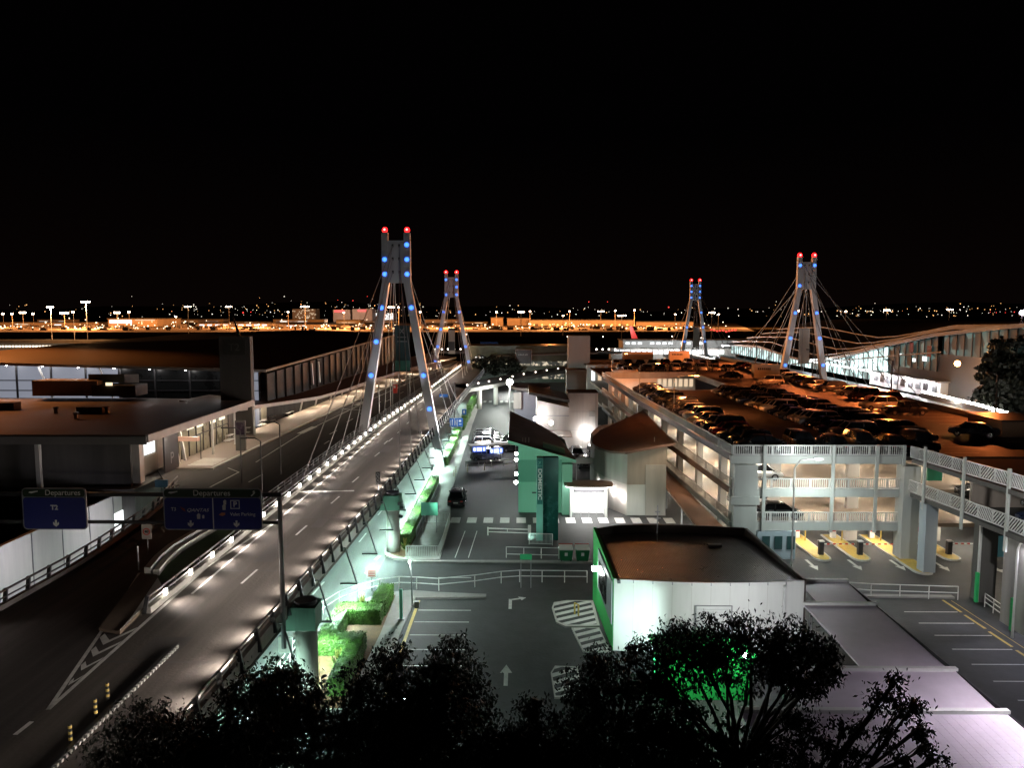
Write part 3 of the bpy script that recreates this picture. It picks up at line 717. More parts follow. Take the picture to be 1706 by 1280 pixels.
p = G(478, 1130)
postsign('notice_board', 'plain white square board on a post beside the nearest viaduct column', p.x, p.y, 1.6, 2.6, .85, M['signwhite'])
p = G(716, 890)
postsign('mint_sign', 'mint green blank sign board above the white railings', p.x, p.y, 1.9, 3.2, 1.65, M['mint'], 0, .05, 'sign', True)
t = thing('mint_post', 'tall mint green information post in the parking pavement', 'post', (-8.45, 52.5, 0))
MB().box(-8.55, -8.35, 52.45, 52.6, .14, 2.35).build('blade', M['mint'], t)
MB().box(-8.68, -8.22, 52.3, 52.75, .14, .2).build('base_plate', M['greymetal'], t)
t = postsign('green_board', 'small green board on two thin legs by the white fence', .5, 59.2, 2.35, 2.8, .95, mat('green_board_face', (.03, .4, .16), .5, 0, .05, 2), 0, .035, 'sign', True)
lamp((-8.1, 55, 3.5), 1300, (.85, 1, .92), 'POINT', .15)  # light added at the thin mast to brighten the yard
p = G(708, 995); 
t = thing('street_lamp', 'thin street lamp mast over the white bay lines', 'street lamp', (-7.6, 54.3, 0))
MB().tube([(-8.0, 55.0, .1), (-8.05, 55, 2.5), (-8.2, 55.1, 3.6)], .05, 6).build('mast', M['greymetal'], t)
MB().cbox((-7.6, 54.6, .4), .3, .25, .5).build('meter_box', M['greymetal'], t)
# traffic lights on the viaduct
t = thing('traffic_light', 'dark three aspect traffic light by the edge parapet', 'traffic light', (-13.05, 69, DECK))
MB().tube([(-13.05, 69, DECK), (-13.05, 69, DECK+1.2)], .06, 8).build('pole', M['darkmetal'], t)
MB().box(-13.25, -12.85, 68.85, 69.1, DECK+1.0, DECK+2.15).build('housing', M['black'], t)
for k in range(3): MB().disc((-13.05, 68.84, DECK+1.2+k*.35), .1, .15, 12, .05).build('lens_ring', M['greymetal'], t)
t = thing('traffic_light', 'tall dark traffic signal pole beyond the tallest looking pylon', 'traffic light', (-11.8, 130, 0))
MB().tube([(-11.9, 138, .1), (-11.9, 138, 9.2)], .09, 8).build('pole', M['darkmetal'], t)
MB().box(-12.2, -11.6, 137.6, 137.9, 5.3, 7.2).build('housing', M['black'], t)
# big blue guide signs over the lower road
def bluesign(label, px0, py0, px1, py1, Y, lines):
    a = D(px0, py1, Y); b = D(px1, py0, Y)
    t = thing('guide_sign', label, 'road sign', ((a.x+b.x)/2, Y, 0))
    mb = MB()
    for x in (a.x+.3, b.x-.3): mb.tube([(x, Y+.1, 0), (x, Y+.1, b.z)], .08, 8)
    mb.build('post', M['greymetal'], t)
    MB().box(a.x, b.x, Y-.05, Y+.03, a.z, b.z).build('panel', mat('guide_blue', (.02, .12, .42), .5, 0, .06, 2), t)
    mb = MB(); W_ = b.x-a.x; H_ = b.z-a.z
    for (u0, u1, v0, v1) in lines: mb.box(a.x+u0*W_, a.x+u1*W_, Y-.065, Y-.051, a.z+v0*H_, a.z+v1*H_)
    mb.build('symbol', M['signwhite'], t)
bluesign('blue guide sign with white lane bars over the strip hedges', 749, 697, 771, 711, 130, [(.08, .12, .15, .75), (.2, .25, .15, .85), (.38, .43, .15, .8), (.55, .6, .1, .85), (.7, .88, .55, .8), (.72, .9, .25, .35)])
bluesign('dark blue sign on the parapet beyond the tallest looking pylon', 732, 657, 746, 668, 150, [(.15, .3, .3, .7)])
bluesign('small bright blue sign by the far strip hedges', 770, 682, 777, 693, 152, [(.3, .6, .4, .8)])
bluesign('wide unlit blue sign far beyond the link road', 800, 570, 830, 577, 300, [])
# ------------------------------------------------------------------ T2 terminal on the left
t = thing('terminal_building', 'low dark roofed terminal front with lit shopfronts along the pavement', 'building', (-60, 90, 0))
t2front = t
MB().slab([(-130, 70.5, 10.5), (-35.2, 70.5, 10.5), (-35.0, 99, 10.4), (-38.5, 104, 10.0), (-52, 108, 9.7), (-130, 110, 9.6)], .45).build('roof', M['t2roof'], t)
MB().xz([(-130, 9.6), (-35.05, 9.6), (-35.05, 10.35), (-130, 10.35)], 70.3, 70.5).build('fascia', mat('fascia_panel', (.16, .15, .14), .6, 0, .1, 1), t)
MB().box(-35.2, -34.9, 70.5, 99, 9.75, 10.5).build('fascia', M['offwhite'], t)
MB().box(-130, -38, 73.0, 73.3, 0, 9.6).build('wall', M['darkconc'], t)
MB().box(-39.2, -38.9, 73.3, 104, 0, 10.05).build('wall', M['concrete'], t)
MB().box(-44, -37, 71.6, 80.6, 0, 5.0).build('base_block', M['darkconc'], t)
mb = MB()
for x in (-88, -72, -56, -46): mb.box(x-.2, x+.2, 71.2, 71.6, 0, 9.7)
mb.build('column', M['paleconc'], t)
MB().box(-38.95, -38.85, 74.4, 79.8, 7.2, 9.3).build('shop_light_panel', E_['window'], t)
MB().box(-38.95, -38.7, 74.4, 79.8, 5.3, 7.1).build('counter_front', M['cream'], t)
MB().box(-38.9, -37.3, 73.4, 74.3, 5.2, 9.6).build('shop_pier', M['offwhite'], t)
MB().cbox((-36.6, 82.5, 8.1), 2.6, .6, .45).build('blade_sign', emi('orange_sign_glow', (1, .5, .3), .55), t)
for i, y in enumerate((81.2, 82.6, 84.2)): MB().bar((-37.6, y, 5.2), (-38.3, y, 9.7), .25).build('raking_post', M['whitemetal'], t)
mb = MB(); mb.box(-38.6, -38.4, 84.5, 99, 5.3, 9.6); mb.build('shop_glass', mat('lit_shop_glass', (.28, .27, .2), .3, 0, .3, .8), t)
mb = MB()
for y in range(85, 100, 2): mb.box(-38.4, -38.3, y-.06, y+.06, 5.3, 9.7)
mb.box(-38.4, -38.3, 84.5, 99, 7.4, 7.5); mb.build('mullion', M['darkmetal'], t)
for y, z0, z1 in ((86.5, 8.4, 9.4), (89.2, 8.3, 9.4), (93, 8.2, 9.4), (96, 8.2, 9.4)): MB().box(-38.38, -38.3, y, y+1.8, z0, z1).build('lit_window', emi('shop_window_glow', (1, .95, .75), 1.3), t)
for y in (88, 95, 102): MB().tube([(-36.0, y, 5.3), (-36.0, y, 10)], .13, 8).build('canopy_post', M['whitemetal'], t)
for y in (78, 84, 90, 96): 
    MB().cbox((-36.4, y, 9.95), .5, 1.2, .1).build('soffit_light', E_['warm'], t)
    lamp((-36.2, y, 9.4), 420, (1, .86, .68), 'SPOT', .3, (-35.6, y, 5), spot=150, blend=.8)
# kerbside canopy further along
t = thing('kerb_canopy', 'long white edged canopy over the terminal pavement beyond the sign tower', 'canopy', (-36, 130, 5))
CE = [(101, -37.6, 9.2), (112, -36.0, 8.6), (125, -33.6, 8.0), (140, -32.2, 7.8), (160, -31.4, 7.7), (185, -29.2, 7.7), (215, -25.6, 7.6), (245, -20.6, 7.5)]
mb = MB()
for (a, xa, za), (b, xb, zb) in zip(CE, CE[1:]): mb.slab([(xa, a, za), (xb, b, zb), (xb-10, b, zb+1.2), (xa-8, a, za+1.0)], .2)
mb.build('roof_sheet', M['t2roof'], t)
mb = MB()
for (a, xa, za), (b, xb, zb) in zip(CE, CE[1:]): mb.slab([(xa+.15, a, za+.06), (xb+.15, b, zb+.06), (xb, b, zb+.06), (xa, a, za+.06)], .5)
mb.build('fascia', M['offwhite'], t)
mb = MB()
for (a, xa, za), (b, xb, zb) in zip(CE, CE[1:]):
    mb.add([(xa-4.8, a, 5.3), (xb-4.8, b, 5.3), (xb-4.8, b, zb+.6), (xa-4.8, a, za+.5)], [(0, 1, 2, 3)])
mb.build('glass_front', mat('terminal_glass_front', (.38, .35, .3), .35, 0, .35, .5), t)
for i, y in enumerate((106, 111, 116, 121, 127, 134, 142, 150, 160, 172, 186, 205, 225)):
    x = interp([(c[0], c[1]) for c in CE], y); z = interp([(c[0], c[2]) for c in CE], y)
    if i < 8: MB().tube([(x-3.6, y, 5.3), (x-2.9, y, z)], .13, 8).build('prop', M['whitemetal'], t)
    MB().cbox((x-3.2, y, z-.06), .7, 1.4, .1).build('soffit_light', E_['warm'], t)
    lamp((x-2.4, y, z-.5), 900, (1, .83, .62), 'SPOT', .3, (x-.6, y, 5), spot=155, blend=.8)
for y, w_ in ((124, 5), (130, 4)): 
    x = interp([(c[0], c[1]) for c in CE], y); MB().box(x-4.75, x-4.65, y, y+w_, 5.6, 7.4).build('lit_window', E_['window'], t)
# the dark canted flap and side volume above the canopy
t = thing('terminal_hall', 'large departure hall with a wide low roof and a tall gridded window wall', 'building', (-80, 150, 0))
HY = 112
RO = [(-89, HY-3, 15.1), (-36.5, HY-3, 13.75), (-33.2, 214, 16.2), (-60, 216, 16.9), (-90, 212, 16.2), (-89.5, 150, 15.7)]
mb = MB(); mb.slab([RO[0], RO[1], RO[5]], .35); mb.slab([RO[1], RO[2], RO[3], RO[4], RO[5]], .35)
mb.build('roof', M['t2roof'], t)
mb = MB(); mb.slab([(-89.2, HY-3.2, 15.12), (-36.4, HY-3.2, 13.77), (-36.4, HY-3.01, 13.77), (-89.2, HY-3.01, 15.12)], .42); mb.build('fascia', M['paleconc'], t)
mb = MB(); mb.box(-104, -87.5, HY-.5, 150, 0, 14.3); mb.build('end_wall', M['cream'], t)
mb = MB()
X0, X1 = -90, -38.5
def eave(x): return lerp(15.1, 13.75, (x+89)/52.5)-.38
wins = [(-90, -66, 'windowdim'), (-66, -59.5, 'windowdim'), (-59.5, -44, None), (-44, -38.6, 'windowdim')]
for a, b, e in wins:
    MB().add([(a, HY-.1, 5), (b, HY-.1, 5), (b, HY-.1, eave(b)), (a, HY-.1, eave(a))], [(0, 1, 2, 3)]).build('window', E_[e] if e else M['glassdark'], t)
mb = MB()
for i in range(11):
    x = -90+i*5.15; mb.box(x-.12, x+.12, HY-.3, HY-.12, 5, eave(x))
for z in (8.9, 10.4, 11.9):
    for i in range(10):
        x = -90+i*5.15; mb.box(x+.12, x+5.03, HY-.25, HY-.12, z-.07, z+.07)
mb.build('mullion', M['darkmetal'], t)
for i in range(9):
    x = -85.5+i*5.25; z = eave(x)+.02
    MB().ball((x, HY-1.6, z), .24).build('soffit_light', E_['whitelamp'], t, True)
    lamp((x, HY-1.6, z-.4), 45, (1, .93, .88), 'POINT', .2)
for x in (-80, -70, -61): MB().bar((x-.8, HY-1.0, eave(x)), (x+1.2, HY-.6, 8.5), .22).build('raking_strut', M['whitemetal'], t)
# side facade facing the road
mb = MB(); mb.add([(-37.6, HY, 0), (-34.4, 214, 0), (-34.4, 214, 15.6), (-37.6, HY, 12.8)], [(0, 1, 2, 3)]); mb.build('side_glass', mat('side_glass_dark', (.008, .008, .009), .5, 0, .3, .5, spec=.15), t)
FINM = mat('dark_fin', (.02, .019, .018), .8, 0, .2, 1, spec=.1)
for i in range(24):
    y = HY+i*4.2; x = lerp(-37.6, -34.4, (y-HY)/102)+.12; MB().box(x-.1, x+.1, y-.15, y+.15, 8.5, lerp(12.8, 15.6, (y-HY)/102)).build('fin', FINM, t)
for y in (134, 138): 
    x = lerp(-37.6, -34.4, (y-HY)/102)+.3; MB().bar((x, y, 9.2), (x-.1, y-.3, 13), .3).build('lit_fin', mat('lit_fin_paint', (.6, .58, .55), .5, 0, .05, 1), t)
MB().add([(-90, 213, 0), (-34.4, 213, 0), (-34.4, 213, 15.5), (-90, 213, 15.5)], [(0, 1, 2, 3)]).build('rear_wall', M['darkconc'], t)
# plant room on the front roof
t = thing('roof_plant', 'brown plant boxes and ducts on the terminal roof before the window wall', 'plant room', (-62, 105, 10.5))
MB().box(-67, -58, 103.5, 107, 10.5, 12.6).build('casing', M['cream'], t)
MB().box(-58.5, -52.5, 103, 106.5, 10.5, 12.0).build('casing', M['darkconc'], t)
MB().slab([(-60, 105, 13.4), (-55, 105, 13.4), (-54.2, 107.5, 13.2), (-59, 107.5, 13.2)], 1.2).build('hood', M['darkconc'], t)
MB().cbox((-56, 102.9, 12.2), .9, .1, .4).build('lamp', emi('plant_lamp_glow', (1, .8, .5), 1.5), t)
# tower sign
t = thing('sign_tower', 'tall dark slab tower with a faint T2 at its head', 'sign tower', (-37.5, 99, 0))
MB().box(-40.8, -36.6, 103, 104.2, 0, 18.7).build('slab', mat('tower_concrete', (.11, .10, .095), .8, 0, .15, .6, 0, streak=True), t)
MB().box(-40.3, -37.2, 102.9, 102.98, 16.2, 18.3).build('panel', mat('tower_panel', (.07, .065, .06), .8, 0, .15, .6), t)
text('lettering', 'T2', 1.4, mat('faint_ink', (.2, .19, .18), .7, 0, .1, 1), (-38.75, 102.88, 17.2), t)
MB().tube([(-38.2, 103.5, 18.7), (-38.9, 103.5, 21.3)], .25, 6, .08).build('mast', M['darkmetal'], t)
# pavement furniture
t = thing('information_stand', 'tall dark information stand on the terminal kerb', 'information stand', (-33.6, 90.5, DECK))
MB().box(-34.2, -33.0, 90.3, 90.6, DECK+.15, DECK+3.8).build('body', M['darkconc'], t)
MB().box(-34.1, -33.1, 90.24, 90.29, DECK+2.1, DECK+3.6).build('screen', mat('info_screen', (.05, .03, .06), .3, 0, .4, 1), t)
for i, q in enumerate([(455, 700), (335, 765)]):
    p = G(*q, DECK+.2); t = thing('pole_sign', ['small dark plate sign on a thin pole by the terminal kerb', 'thin bare pole standing on the zebra crossing'][i], 'sign', p)
    MB().tube([p, p+Vector((0, 0, 2.8))], .05, 6).build('pole', M['darkmetal'], t)
    if i == 0: MB().cbox(p+Vector((0, -.05, 2.6)), .9, .06, .55).build('plate', M['darkmetal'], t)
for i, q in enumerate([(376, 738), (392, 731), (408, 724), (432, 712), (447, 705)]):
    p = G(*q, DECK+.2); t = thing('trolley_row', 'row of nested white luggage trolleys, %s from the zebra crossing' % nth(i), 'luggage trolleys', p, 'luggage trolley rows')
    mb = MB()
    for k in range(4): mb.tube([p+Vector((0, k*.5, .1)), p+Vector((0, k*.5, .9)), p+Vector((.7, k*.5, .9))], .04, 5); mb.box(p.x-.3, p.x+.5, p.y+k*.5, p.y+k*.5+.4, p.z+.2, p.z+.28)
    mb.build('frame', M['whitemetal'], t)
for i, q in enumerate([(508, 678), (658, 655)]):
    p = G(*q, DECK+.2); t = thing('red_stand', ['red service stand under the kerb canopy', 'red topped stand beside the deck railing near the pylon'][i], 'stand', p)
    MB().cbox(p+Vector((0, 0, .9)), .9, .7, 1.8).build('body', M['red'], t); MB().cbox(p+Vector((0, -.36, 1.3)), .4, .02, .5).build('plate', M['signwhite'], t)
p = G(475, 695, DECK+.2); t = thing('bench', 'grey bench seat on the terminal pavement beyond the information stand', 'bench', p)
MB().box(p.x-.4, p.x+.4, p.y, p.y+3.5, p.z+.4, p.z+.5).build('seat', M['greymetal'], t)
MB().box(p.x-.45, p.x-.38, p.y, p.y+3.5, p.z+.5, p.z+1.1).build('backrest', M['greymetal'], t)
for k in (.3, 3.2): MB().box(p.x-.35, p.x+.35, p.y+k, p.y+k+.1, p.z, p.z+.4).build('leg', M['darkmetal'], t)
for i, (px, py0, py1) in enumerate([(853-165, 640, 705), (0, 0, 0)][:1]):
    pass
# poles of street lamps along the terminal roadway
for i, q in enumerate([(403, 805), (437, 830), (468, 790), (632, 690), (651, 678), (683, 660)]):
    p = G(*q, DECK)
    t = thing('deck_lamp_post', 'slim lamp post rising from the terminal roadway edge, %s from the big signs' % nth(i), 'lamp post', p, 'slim lamp posts along the terminal roadway')
    MB().tube([p, p+Vector((0, 0, 5.2)), p+Vector((-.5, 0, 5.5)), p+Vector((-1.2, 0, 5.5))], .06, 6).build('pole', M['whitemetal'] if i > 2 else M['darkmetal'], t)
    MB().cbox(p+Vector((-1.5, 0, 5.5)), .7, .25, .12).build('lamp_head', M['darkmetal'], t)
# forecourt wall below the left ramp
t = thing('forecourt_wall', 'long pale panelled wall of the lower forecourt below the left ramp', 'wall', (-38.3, 40, 0))
MB().box(-38.7, -38.3, 16, 75.7, 0, 4.75).build('panel_wall', M['paleconc'], t)
mb = MB()
for y in range(18, 76, 4): mb.box(-38.29, -38.25, y-.05, y+.05, .1, 4.7)
mb.build('joint_cover', M['greymetal'], t)
for y in (70, 72.6): MB().box(-38.29, -38.2, y, y+1.8, 1.4, 3).build('lit_opening', E_['window'], t)
for i, y in enumerate((28, 42, 55, 66)): lamp((-33.5, y, 4.1), 900 if i < 2 else 800, (.78, 1, .78) if i < 2 else (.95, .88, 1), 'SPOT', .3, (-38.3, y, 2), spot=150, blend=.9)
t = thing('blue_sign', 'small pale blue sign over the left ramp beyond the wide departures sign', 'sign', (-33.2, 66, DECK))
p = D(269, 806, 70); MB().tube([(p.x, 70, DECK), (p.x, 70, p.z)], .05, 6).build('pole', M['greymetal'], t); MB().cbox(p, 1.2, .1, .7).build('panel', mat('pale_blue_panel', (.1, .25, .4), .5, 0, .1, 2), t)

# ------------------------------------------------------------------ middle: the station buildings
t = thing('station_building', 'mint green lit building with a sloping dark roof beside the sign totem', 'building', (2.6, 90, 0))
WALL = [(-.15, 82.2), (5.7, 82.2), (5.7, 96), (3.4, 100.5), (-.15, 104)]
def zr(x): return 7.55-(x+.15)*.29
for a, b in zip(WALL, WALL[1:]+WALL[:1]):
    MB().add([(a[0], a[1], 3.5), (b[0], b[1], 3.5), (b[0], b[1], zr(b[0])), (a[0], a[1], zr(a[0]))], [(0, 1, 2, 3)]).build('upper_wall', M['tealwall'], t)
    MB().add([(a[0], a[1], 0), (b[0], b[1], 0), (b[0], b[1], 3.5), (a[0], a[1], 3.5)], [(0, 1, 2, 3)]).build('lower_wall', M['tealwall'], t)
MB().box(-.15, 4.6, 82.14, 82.19, 3.45, 5.9).build('dark_panel', M['teal2'], t)
MB().box(4.6, 5.7, 81.3, 82.1, 0, 5.6).build('corner_bay', M['tealwall'], t)
RP = [(-1.25, 81.4), (6.1, 81.4), (5.9, 84.5), (4.7, 96), (2.8, 100.5), (-1.35, 106)]
MB().slab([(x, y, zr(x)+.3) for x, y in RP], .22).build('roof', M['darkroof'], t)
mb = MB(); mb.slab([(-1.25, 81.34, zr(-1.25)+.32), (6.1, 81.34, zr(6.1)+.32), (6.1, 81.4, zr(6.1)+.32), (-1.25, 81.4, zr(-1.25)+.32)], .32); mb.build('fascia', M['tealwall'], t)
MB().slab([(2.6, 83.4, zr(2.6)+.75), (5, 83.4, zr(5)+.75), (5, 84.6, zr(5)+.75), (2.6, 84.6, zr(2.6)+.75)], .5).build('roof_box', M['tealwall'], t)
for k in range(3): MB().tube([(.3+k*.35, 83.4, zr(.3)+.2), (.3+k*.35, 83.4, zr(.3)+.75)], .05, 6).build('vent_pipe', M['whitemetal'], t)
for i, (px, py) in enumerate([(858, 756), (861, 766), (861, 790), (861, 804)]):
    p = D(px, py, 84+(3-i)*2.6); MB().ball((-.42, p.y, p.z), .2).build('wall_lamp', E_['whitelamp'], t, True); lamp((-.9, p.y, p.z), 90, (.9, 1, .95), 'POINT', .15)
MB().box(1.35, 1.9, 82.05, 82.1, 2.2, 2.35).build('small_sign', M['darkmetal'], t)
t = thing('sign_totem', 'tall teal totem with DOMESTIC running down its lit edge', 'sign totem', (2.6, 72, 0))
MB().box(2.25, 3.72, 72, 72.9, 0, 8.1).build('dark_body', mat('totem_dark_teal', (.015, .12, .10), .25, .2, .25, 1.2), t)
MB().xz([(1.62, 0), (2.24, 0), (2.24, 8.1), (1.62, 8.1)], 71.85, 72.9).build('lit_edge', mat('totem_mint', (.2, .56, .46), .5, 0, .06, 1), t)
mb = MB(); mb.xz([(1.68, 7.35), (2.18, 7.35), (2.18, 8.0), (1.68, 8.0)], 71.8, 71.85); mb.build('icon_panel', mat('icon_teal', (.02, .22, .2), .5, 0, .05, 1), t)
mb = MB(); mb.bar((1.8, 71.79, 7.5), (2.05, 71.79, 7.85), .12, .04); mb.bar((1.8, 71.79, 7.8), (2.0, 71.79, 7.6), .1, .04); mb.build('icon', M['mint'], t)
c = text('lettering', 'DOMESTIC', .5, mat('totem_letters', (.78, .95, .9), .4, 0, .05, 1), (0, 0, 0), t, rot=(0, 0, 0), sx=1.25, off=.014)
# turn the word to read downward on the face towards the camera
o_ = Vector(ROOTLOC[t.name]); c.data.transform(Matrix.Translation(o_))
c.data.transform(Matrix.Translation(Vector((1.93, 71.83, 5.55))-o_) @ Matrix.Rotation(R(90), 4, 'X') @ Matrix.Rotation(R(-90), 4, 'Z'))
MB().xz([(1.68, 3.6), (2.18, 3.6), (2.18, 7.3), (1.68, 7.3)], 71.835, 71.85).build('letter_strip', mat('letter_strip_teal', (.02, .2, .17), .5, 0, .08, 1), t)
lamp((1.0, 70.2, .4), 90, (.5, 1, .82), 'SPOT', .2, (1.9, 72, 5), spot=100, blend=.9)
# brown roofed building
t = thing('curved_building', 'curved pale building under a rust brown roof beside the car park', 'building', (13.5, 90, 0))
WL = [(11.6, 81.2), (15.8, 81.2), (15.9, 100), (10.4, 100), (9.0, 96), (8.6, 92), (8.8, 88.5), (9.6, 85)]
def zb(x, y): return 6.85+(x-11.6)*.19+(y-81)*.018
for i, (a, b) in enumerate(zip(WL, WL[1:]+WL[:1])):
    MB().add([(a[0], a[1], 3.4), (b[0], b[1], 3.4), (b[0], b[1], zb(*b)), (a[0], a[1], zb(*a))], [(0, 1, 2, 3)]).build('upper_wall', M['cream'] if i == 0 else M['concrete'], t)
    MB().add([(a[0], a[1], 0), (b[0], b[1], 0), (b[0], b[1], 3.4), (a[0], a[1], 3.4)], [(0, 1, 2, 3)]).build('lower_wall', M['white'] if i == 0 else M['offwhite'], t)
MB().box(13.6, 15.8, 81.1, 81.19, 0, 5.6).build('pale_panel', M['offwhite'], t)
RB = [(11.3, 80.6), (16.6, 80.6), (16.9, 104), (10.2, 95.5), (8.9, 92), (8.5, 88.5), (8.9, 85.5), (9.9, 82.5)]
MB().slab([(x, y, zb(x, y)+.3) for x, y in RB], .25).build('roof', M['brownroof'], t)
MB().tube([(14.8, 83, zb(14.8, 83)+.3), (14.8, 83, zb(14.8, 83)+.8)], .05, 6).build('vent_pipe', M['whitemetal'], t)
for q in [(1000, 792), (1006, 799), (1027, 818), (1042, 827)]:
    d = {1000: 90, 1006: 87.5, 1027: 83.6, 1042: 82}[q[0]]; p = D(*q, d); p.x -= .15
    MB().ball(p, .22).build('wall_lamp', E_['whitelamp'], t, True); lamp((p.x-.5, p.y-.3, p.z), 120, (1, .95, .9), 'POINT', .15)
# bright entrance kiosk
t = thing('entrance_kiosk', 'glaring white entrance kiosk under a rounded canopy between the two buildings', 'kiosk', (7.5, 81, 0))
mb = MB(); n = 20
pts = [(7.4+2.65*abs(math.cos(2*math.pi*i/n))**.5*(1 if math.cos(2*math.pi*i/n) > 0 else -1), 80.9+1.5*abs(math.sin(2*math.pi*i/n))**.7*(1 if math.sin(2*math.pi*i/n) > 0 else -1), 3.62) for i in range(n)]
mb.slab(pts, .16); mb.build('canopy', mat('canopy_top', (.30, .2, .15), .6, 0, .15, 1), t)
mb = MB(); mb.slab([(p[0]*.96+7.4*.04, p[1]*.96+80.9*.04, 3.44) for p in pts], .08); mb.build('ceiling_light', E_['kiosk'], t)
MB().box(5.6, 9.3, 82.2, 82.5, 0, 3.3).build('back_wall', M['white'], t)
for x in (5.5, 9.3): MB().box(x-.1, x+.1, 80.2, 82.5, 0, 3.35).build('side_wall', M['white'], t)
MB().box(5.75, 9.05, 80.28, 80.34, 2.75, 3.05).build('head_glazing', M['darkmetal'], t)
for k in range(5): MB().box(5.7+k*.85, 5.76+k*.85, 80.3, 80.36, 0, 2.75).build('door_frame', M['greymetal'], t)
mb = MB()
for x in (6.1, 6.6, 7.1, 7.6, 8.1, 8.6): mb.box(x, x+.28, 82.1, 82.18, 1.95, 2.05)
mb.box(6.9, 7.9, 82.1, 82.18, 2.25, 2.35); mb.build('notice_row', M['greymetal'], t)
lamp((7.4, 79.6, 3.0), 420, (1, .97, .94), 'AREA', aim=(7.4, 79.8, 0), size=(3, 1.6))
lamp((7.4, 80.5, 2.2), 160, (1, .97, .94), 'AREA', aim=(7.4, 82, 1.5), size=(3, 1))
# gantry behind kiosk
t = thing('clearance_gantry', 'pale beam gantry behind the bright kiosk', 'gantry', (8, 90, 0))
MB().box(5.2, 11.4, 90, 90.4, 3.9, 4.6).build('beam', M['offwhite'], t)
for x in (6.8, 8.8): MB().box(x-.05, x+.05, 90, 90.1, .1, 3.9).build('post', M['greymetal'], t)
# white lift tower
t = thing('lift_tower', 'square white lift tower with one small vent, rising over parked cars', 'tower', (10.2, 123, 0))
MB().box(7.75, 12.6, 122, 127, 0, 9.0).build('shaft', M['offwhite'], t)
mb = MB()
for z in (3, 6): mb.box(7.75, 12.6, 121.985, 121.998, z, z+.05)
mb.box(10.15, 10.19, 121.985, 121.998, .1, 8.9); mb.build('panel_joint', M['greymetal'], t)
MB().box(12.2, 12.32, 121.86, 121.98, .1, 8.9).build('downpipe', M['concrete'], t)
MB().box(7.7, 12.65, 121.95, 127.05, 9.0, 9.12).build('coping', M['darkmetal'], t)
MB().box(11.2, 12.1, 121.9, 121.98, 5.2, 6.2).build('vent', M['concrete'], t)
MB().ball((10.7, 121.4, 2.6), .4).build('wall_lamp', E_['whitelamp'], t, True)
lamp((10.7, 120.3, 2.6), 230, (1, .95, .95), 'POINT', .3)
t = thing('plant_tower', 'dark green box tower behind the white lift tower', 'tower', (9.3, 136, 0))
MB().box(8.3, 11.7, 134, 138, 0, 11.8).build('shaft', mat('tower_green_grey', (.10, .12, .11), .7, 0, .12, .8), t)
MB().box(8.25, 11.75, 133.95, 138.05, 11.8, 11.9).build('coping', M['darkmetal'], t)
t = thing('tall_tower', 'tall plain grey slab tower standing highest in the middle', 'tower', (14, 190, 0))
MB().box(12.2, 17.5, 190, 196, 0, 16.1).build('shaft', mat('tall_tower_render', (.19, .18, .17), .7, 0, .1, .6, 0, streak=True), t)
MB().box(17.5, 24, 191, 197, 0, 9.6).build('low_wing', M['concrete'], t)
for k in range(4): MB().box(16.6+k*1.5, 17.4+k*1.5, 176, 176.2, 5.5, 9.2).build('lit_window', E_['windowwarm'] if k % 2 else E_['window'], t)
MB().box(15.6, 23, 176.2, 180, 0, 9.8).build('glazed_core', M['concrete'], t)
# sheds behind
t = thing('sloped_shed', 'white walled shed with a dark monopitch roof left of the lift tower', 'shed', (5, 122, 0))
MB().xz([(2.7, 0), (7.7, 0), (7.7, 7.2), (2.7, 8.3)], 118, 128).build('wall', M['offwhite'], t)
MB().slab([(1.4, 117.3, 9.7), (7.7, 117.3, 8.4), (7.7, 129, 8.4), (1.4, 129, 9.7)], .4).build('roof', M['darkroof'], t)
MB().box(2.7, 7.7, 117.9, 117.98, 5.8, 5.95).build('joint_band', M['greymetal'], t)
MB().slab([(2.2, 113, 3.6), (7.9, 113, 3.4), (7.9, 118, 3.5), (2.2, 118, 3.7)], .15).build('porch_roof', M['offwhite'], t)
for q, d in [((903, 690), 116.5), ((918, 705), 113.5), ((892, 698), 117)]:
    p = D(*q, d); MB().ball(p, .32).build('wall_lamp', E_['whitelamp'], t, True); lamp((p.x, p.y-.7, p.z), 60, (1, .94, .95), 'POINT', .2)
lamp((6.4, 114.5, 2.9), 250, (1, .95, .93), 'AREA', aim=(6.4, 115, 0), size=(2.5, 2))
t = thing('round_roofed_shed', 'grey blue block with a flat rounded roof beyond the sloped shed', 'shed', (1, 150, 0))
MB().box(-1.0, 6, 148, 158, 0, 6.4).build('wall', mat('blue_grey_render', (.3, .3, .36), .65, 0, .08, .8), t)
MB().slab([(2.2+3.9*math.cos(2*math.pi*i/18), 152+5.5*math.sin(2*math.pi*i/18), 7.3) for i in range(18)], .5).build('roof', mat('rounded_roof', (.12, .09, .08), .6, 0, .2, 1), t)
MB().box(-1.2, .3, 147.4, 147.9, 3.2, 6.4).build('pale_panel', M['offwhite'], t)
p = D(849, 637, 160); MB().ball(p, .7).build('flood_lamp', E_['whitelamp'], t, True)
MB().tube([(p.x, p.y, 0), (p.x, p.y, p.z)], .08, 6).build('pole', M['greymetal'], t)
lamp((p.x, p.y-1.2, p.z-.6), 6500, (.95, 1, .9), 'POINT', .4)
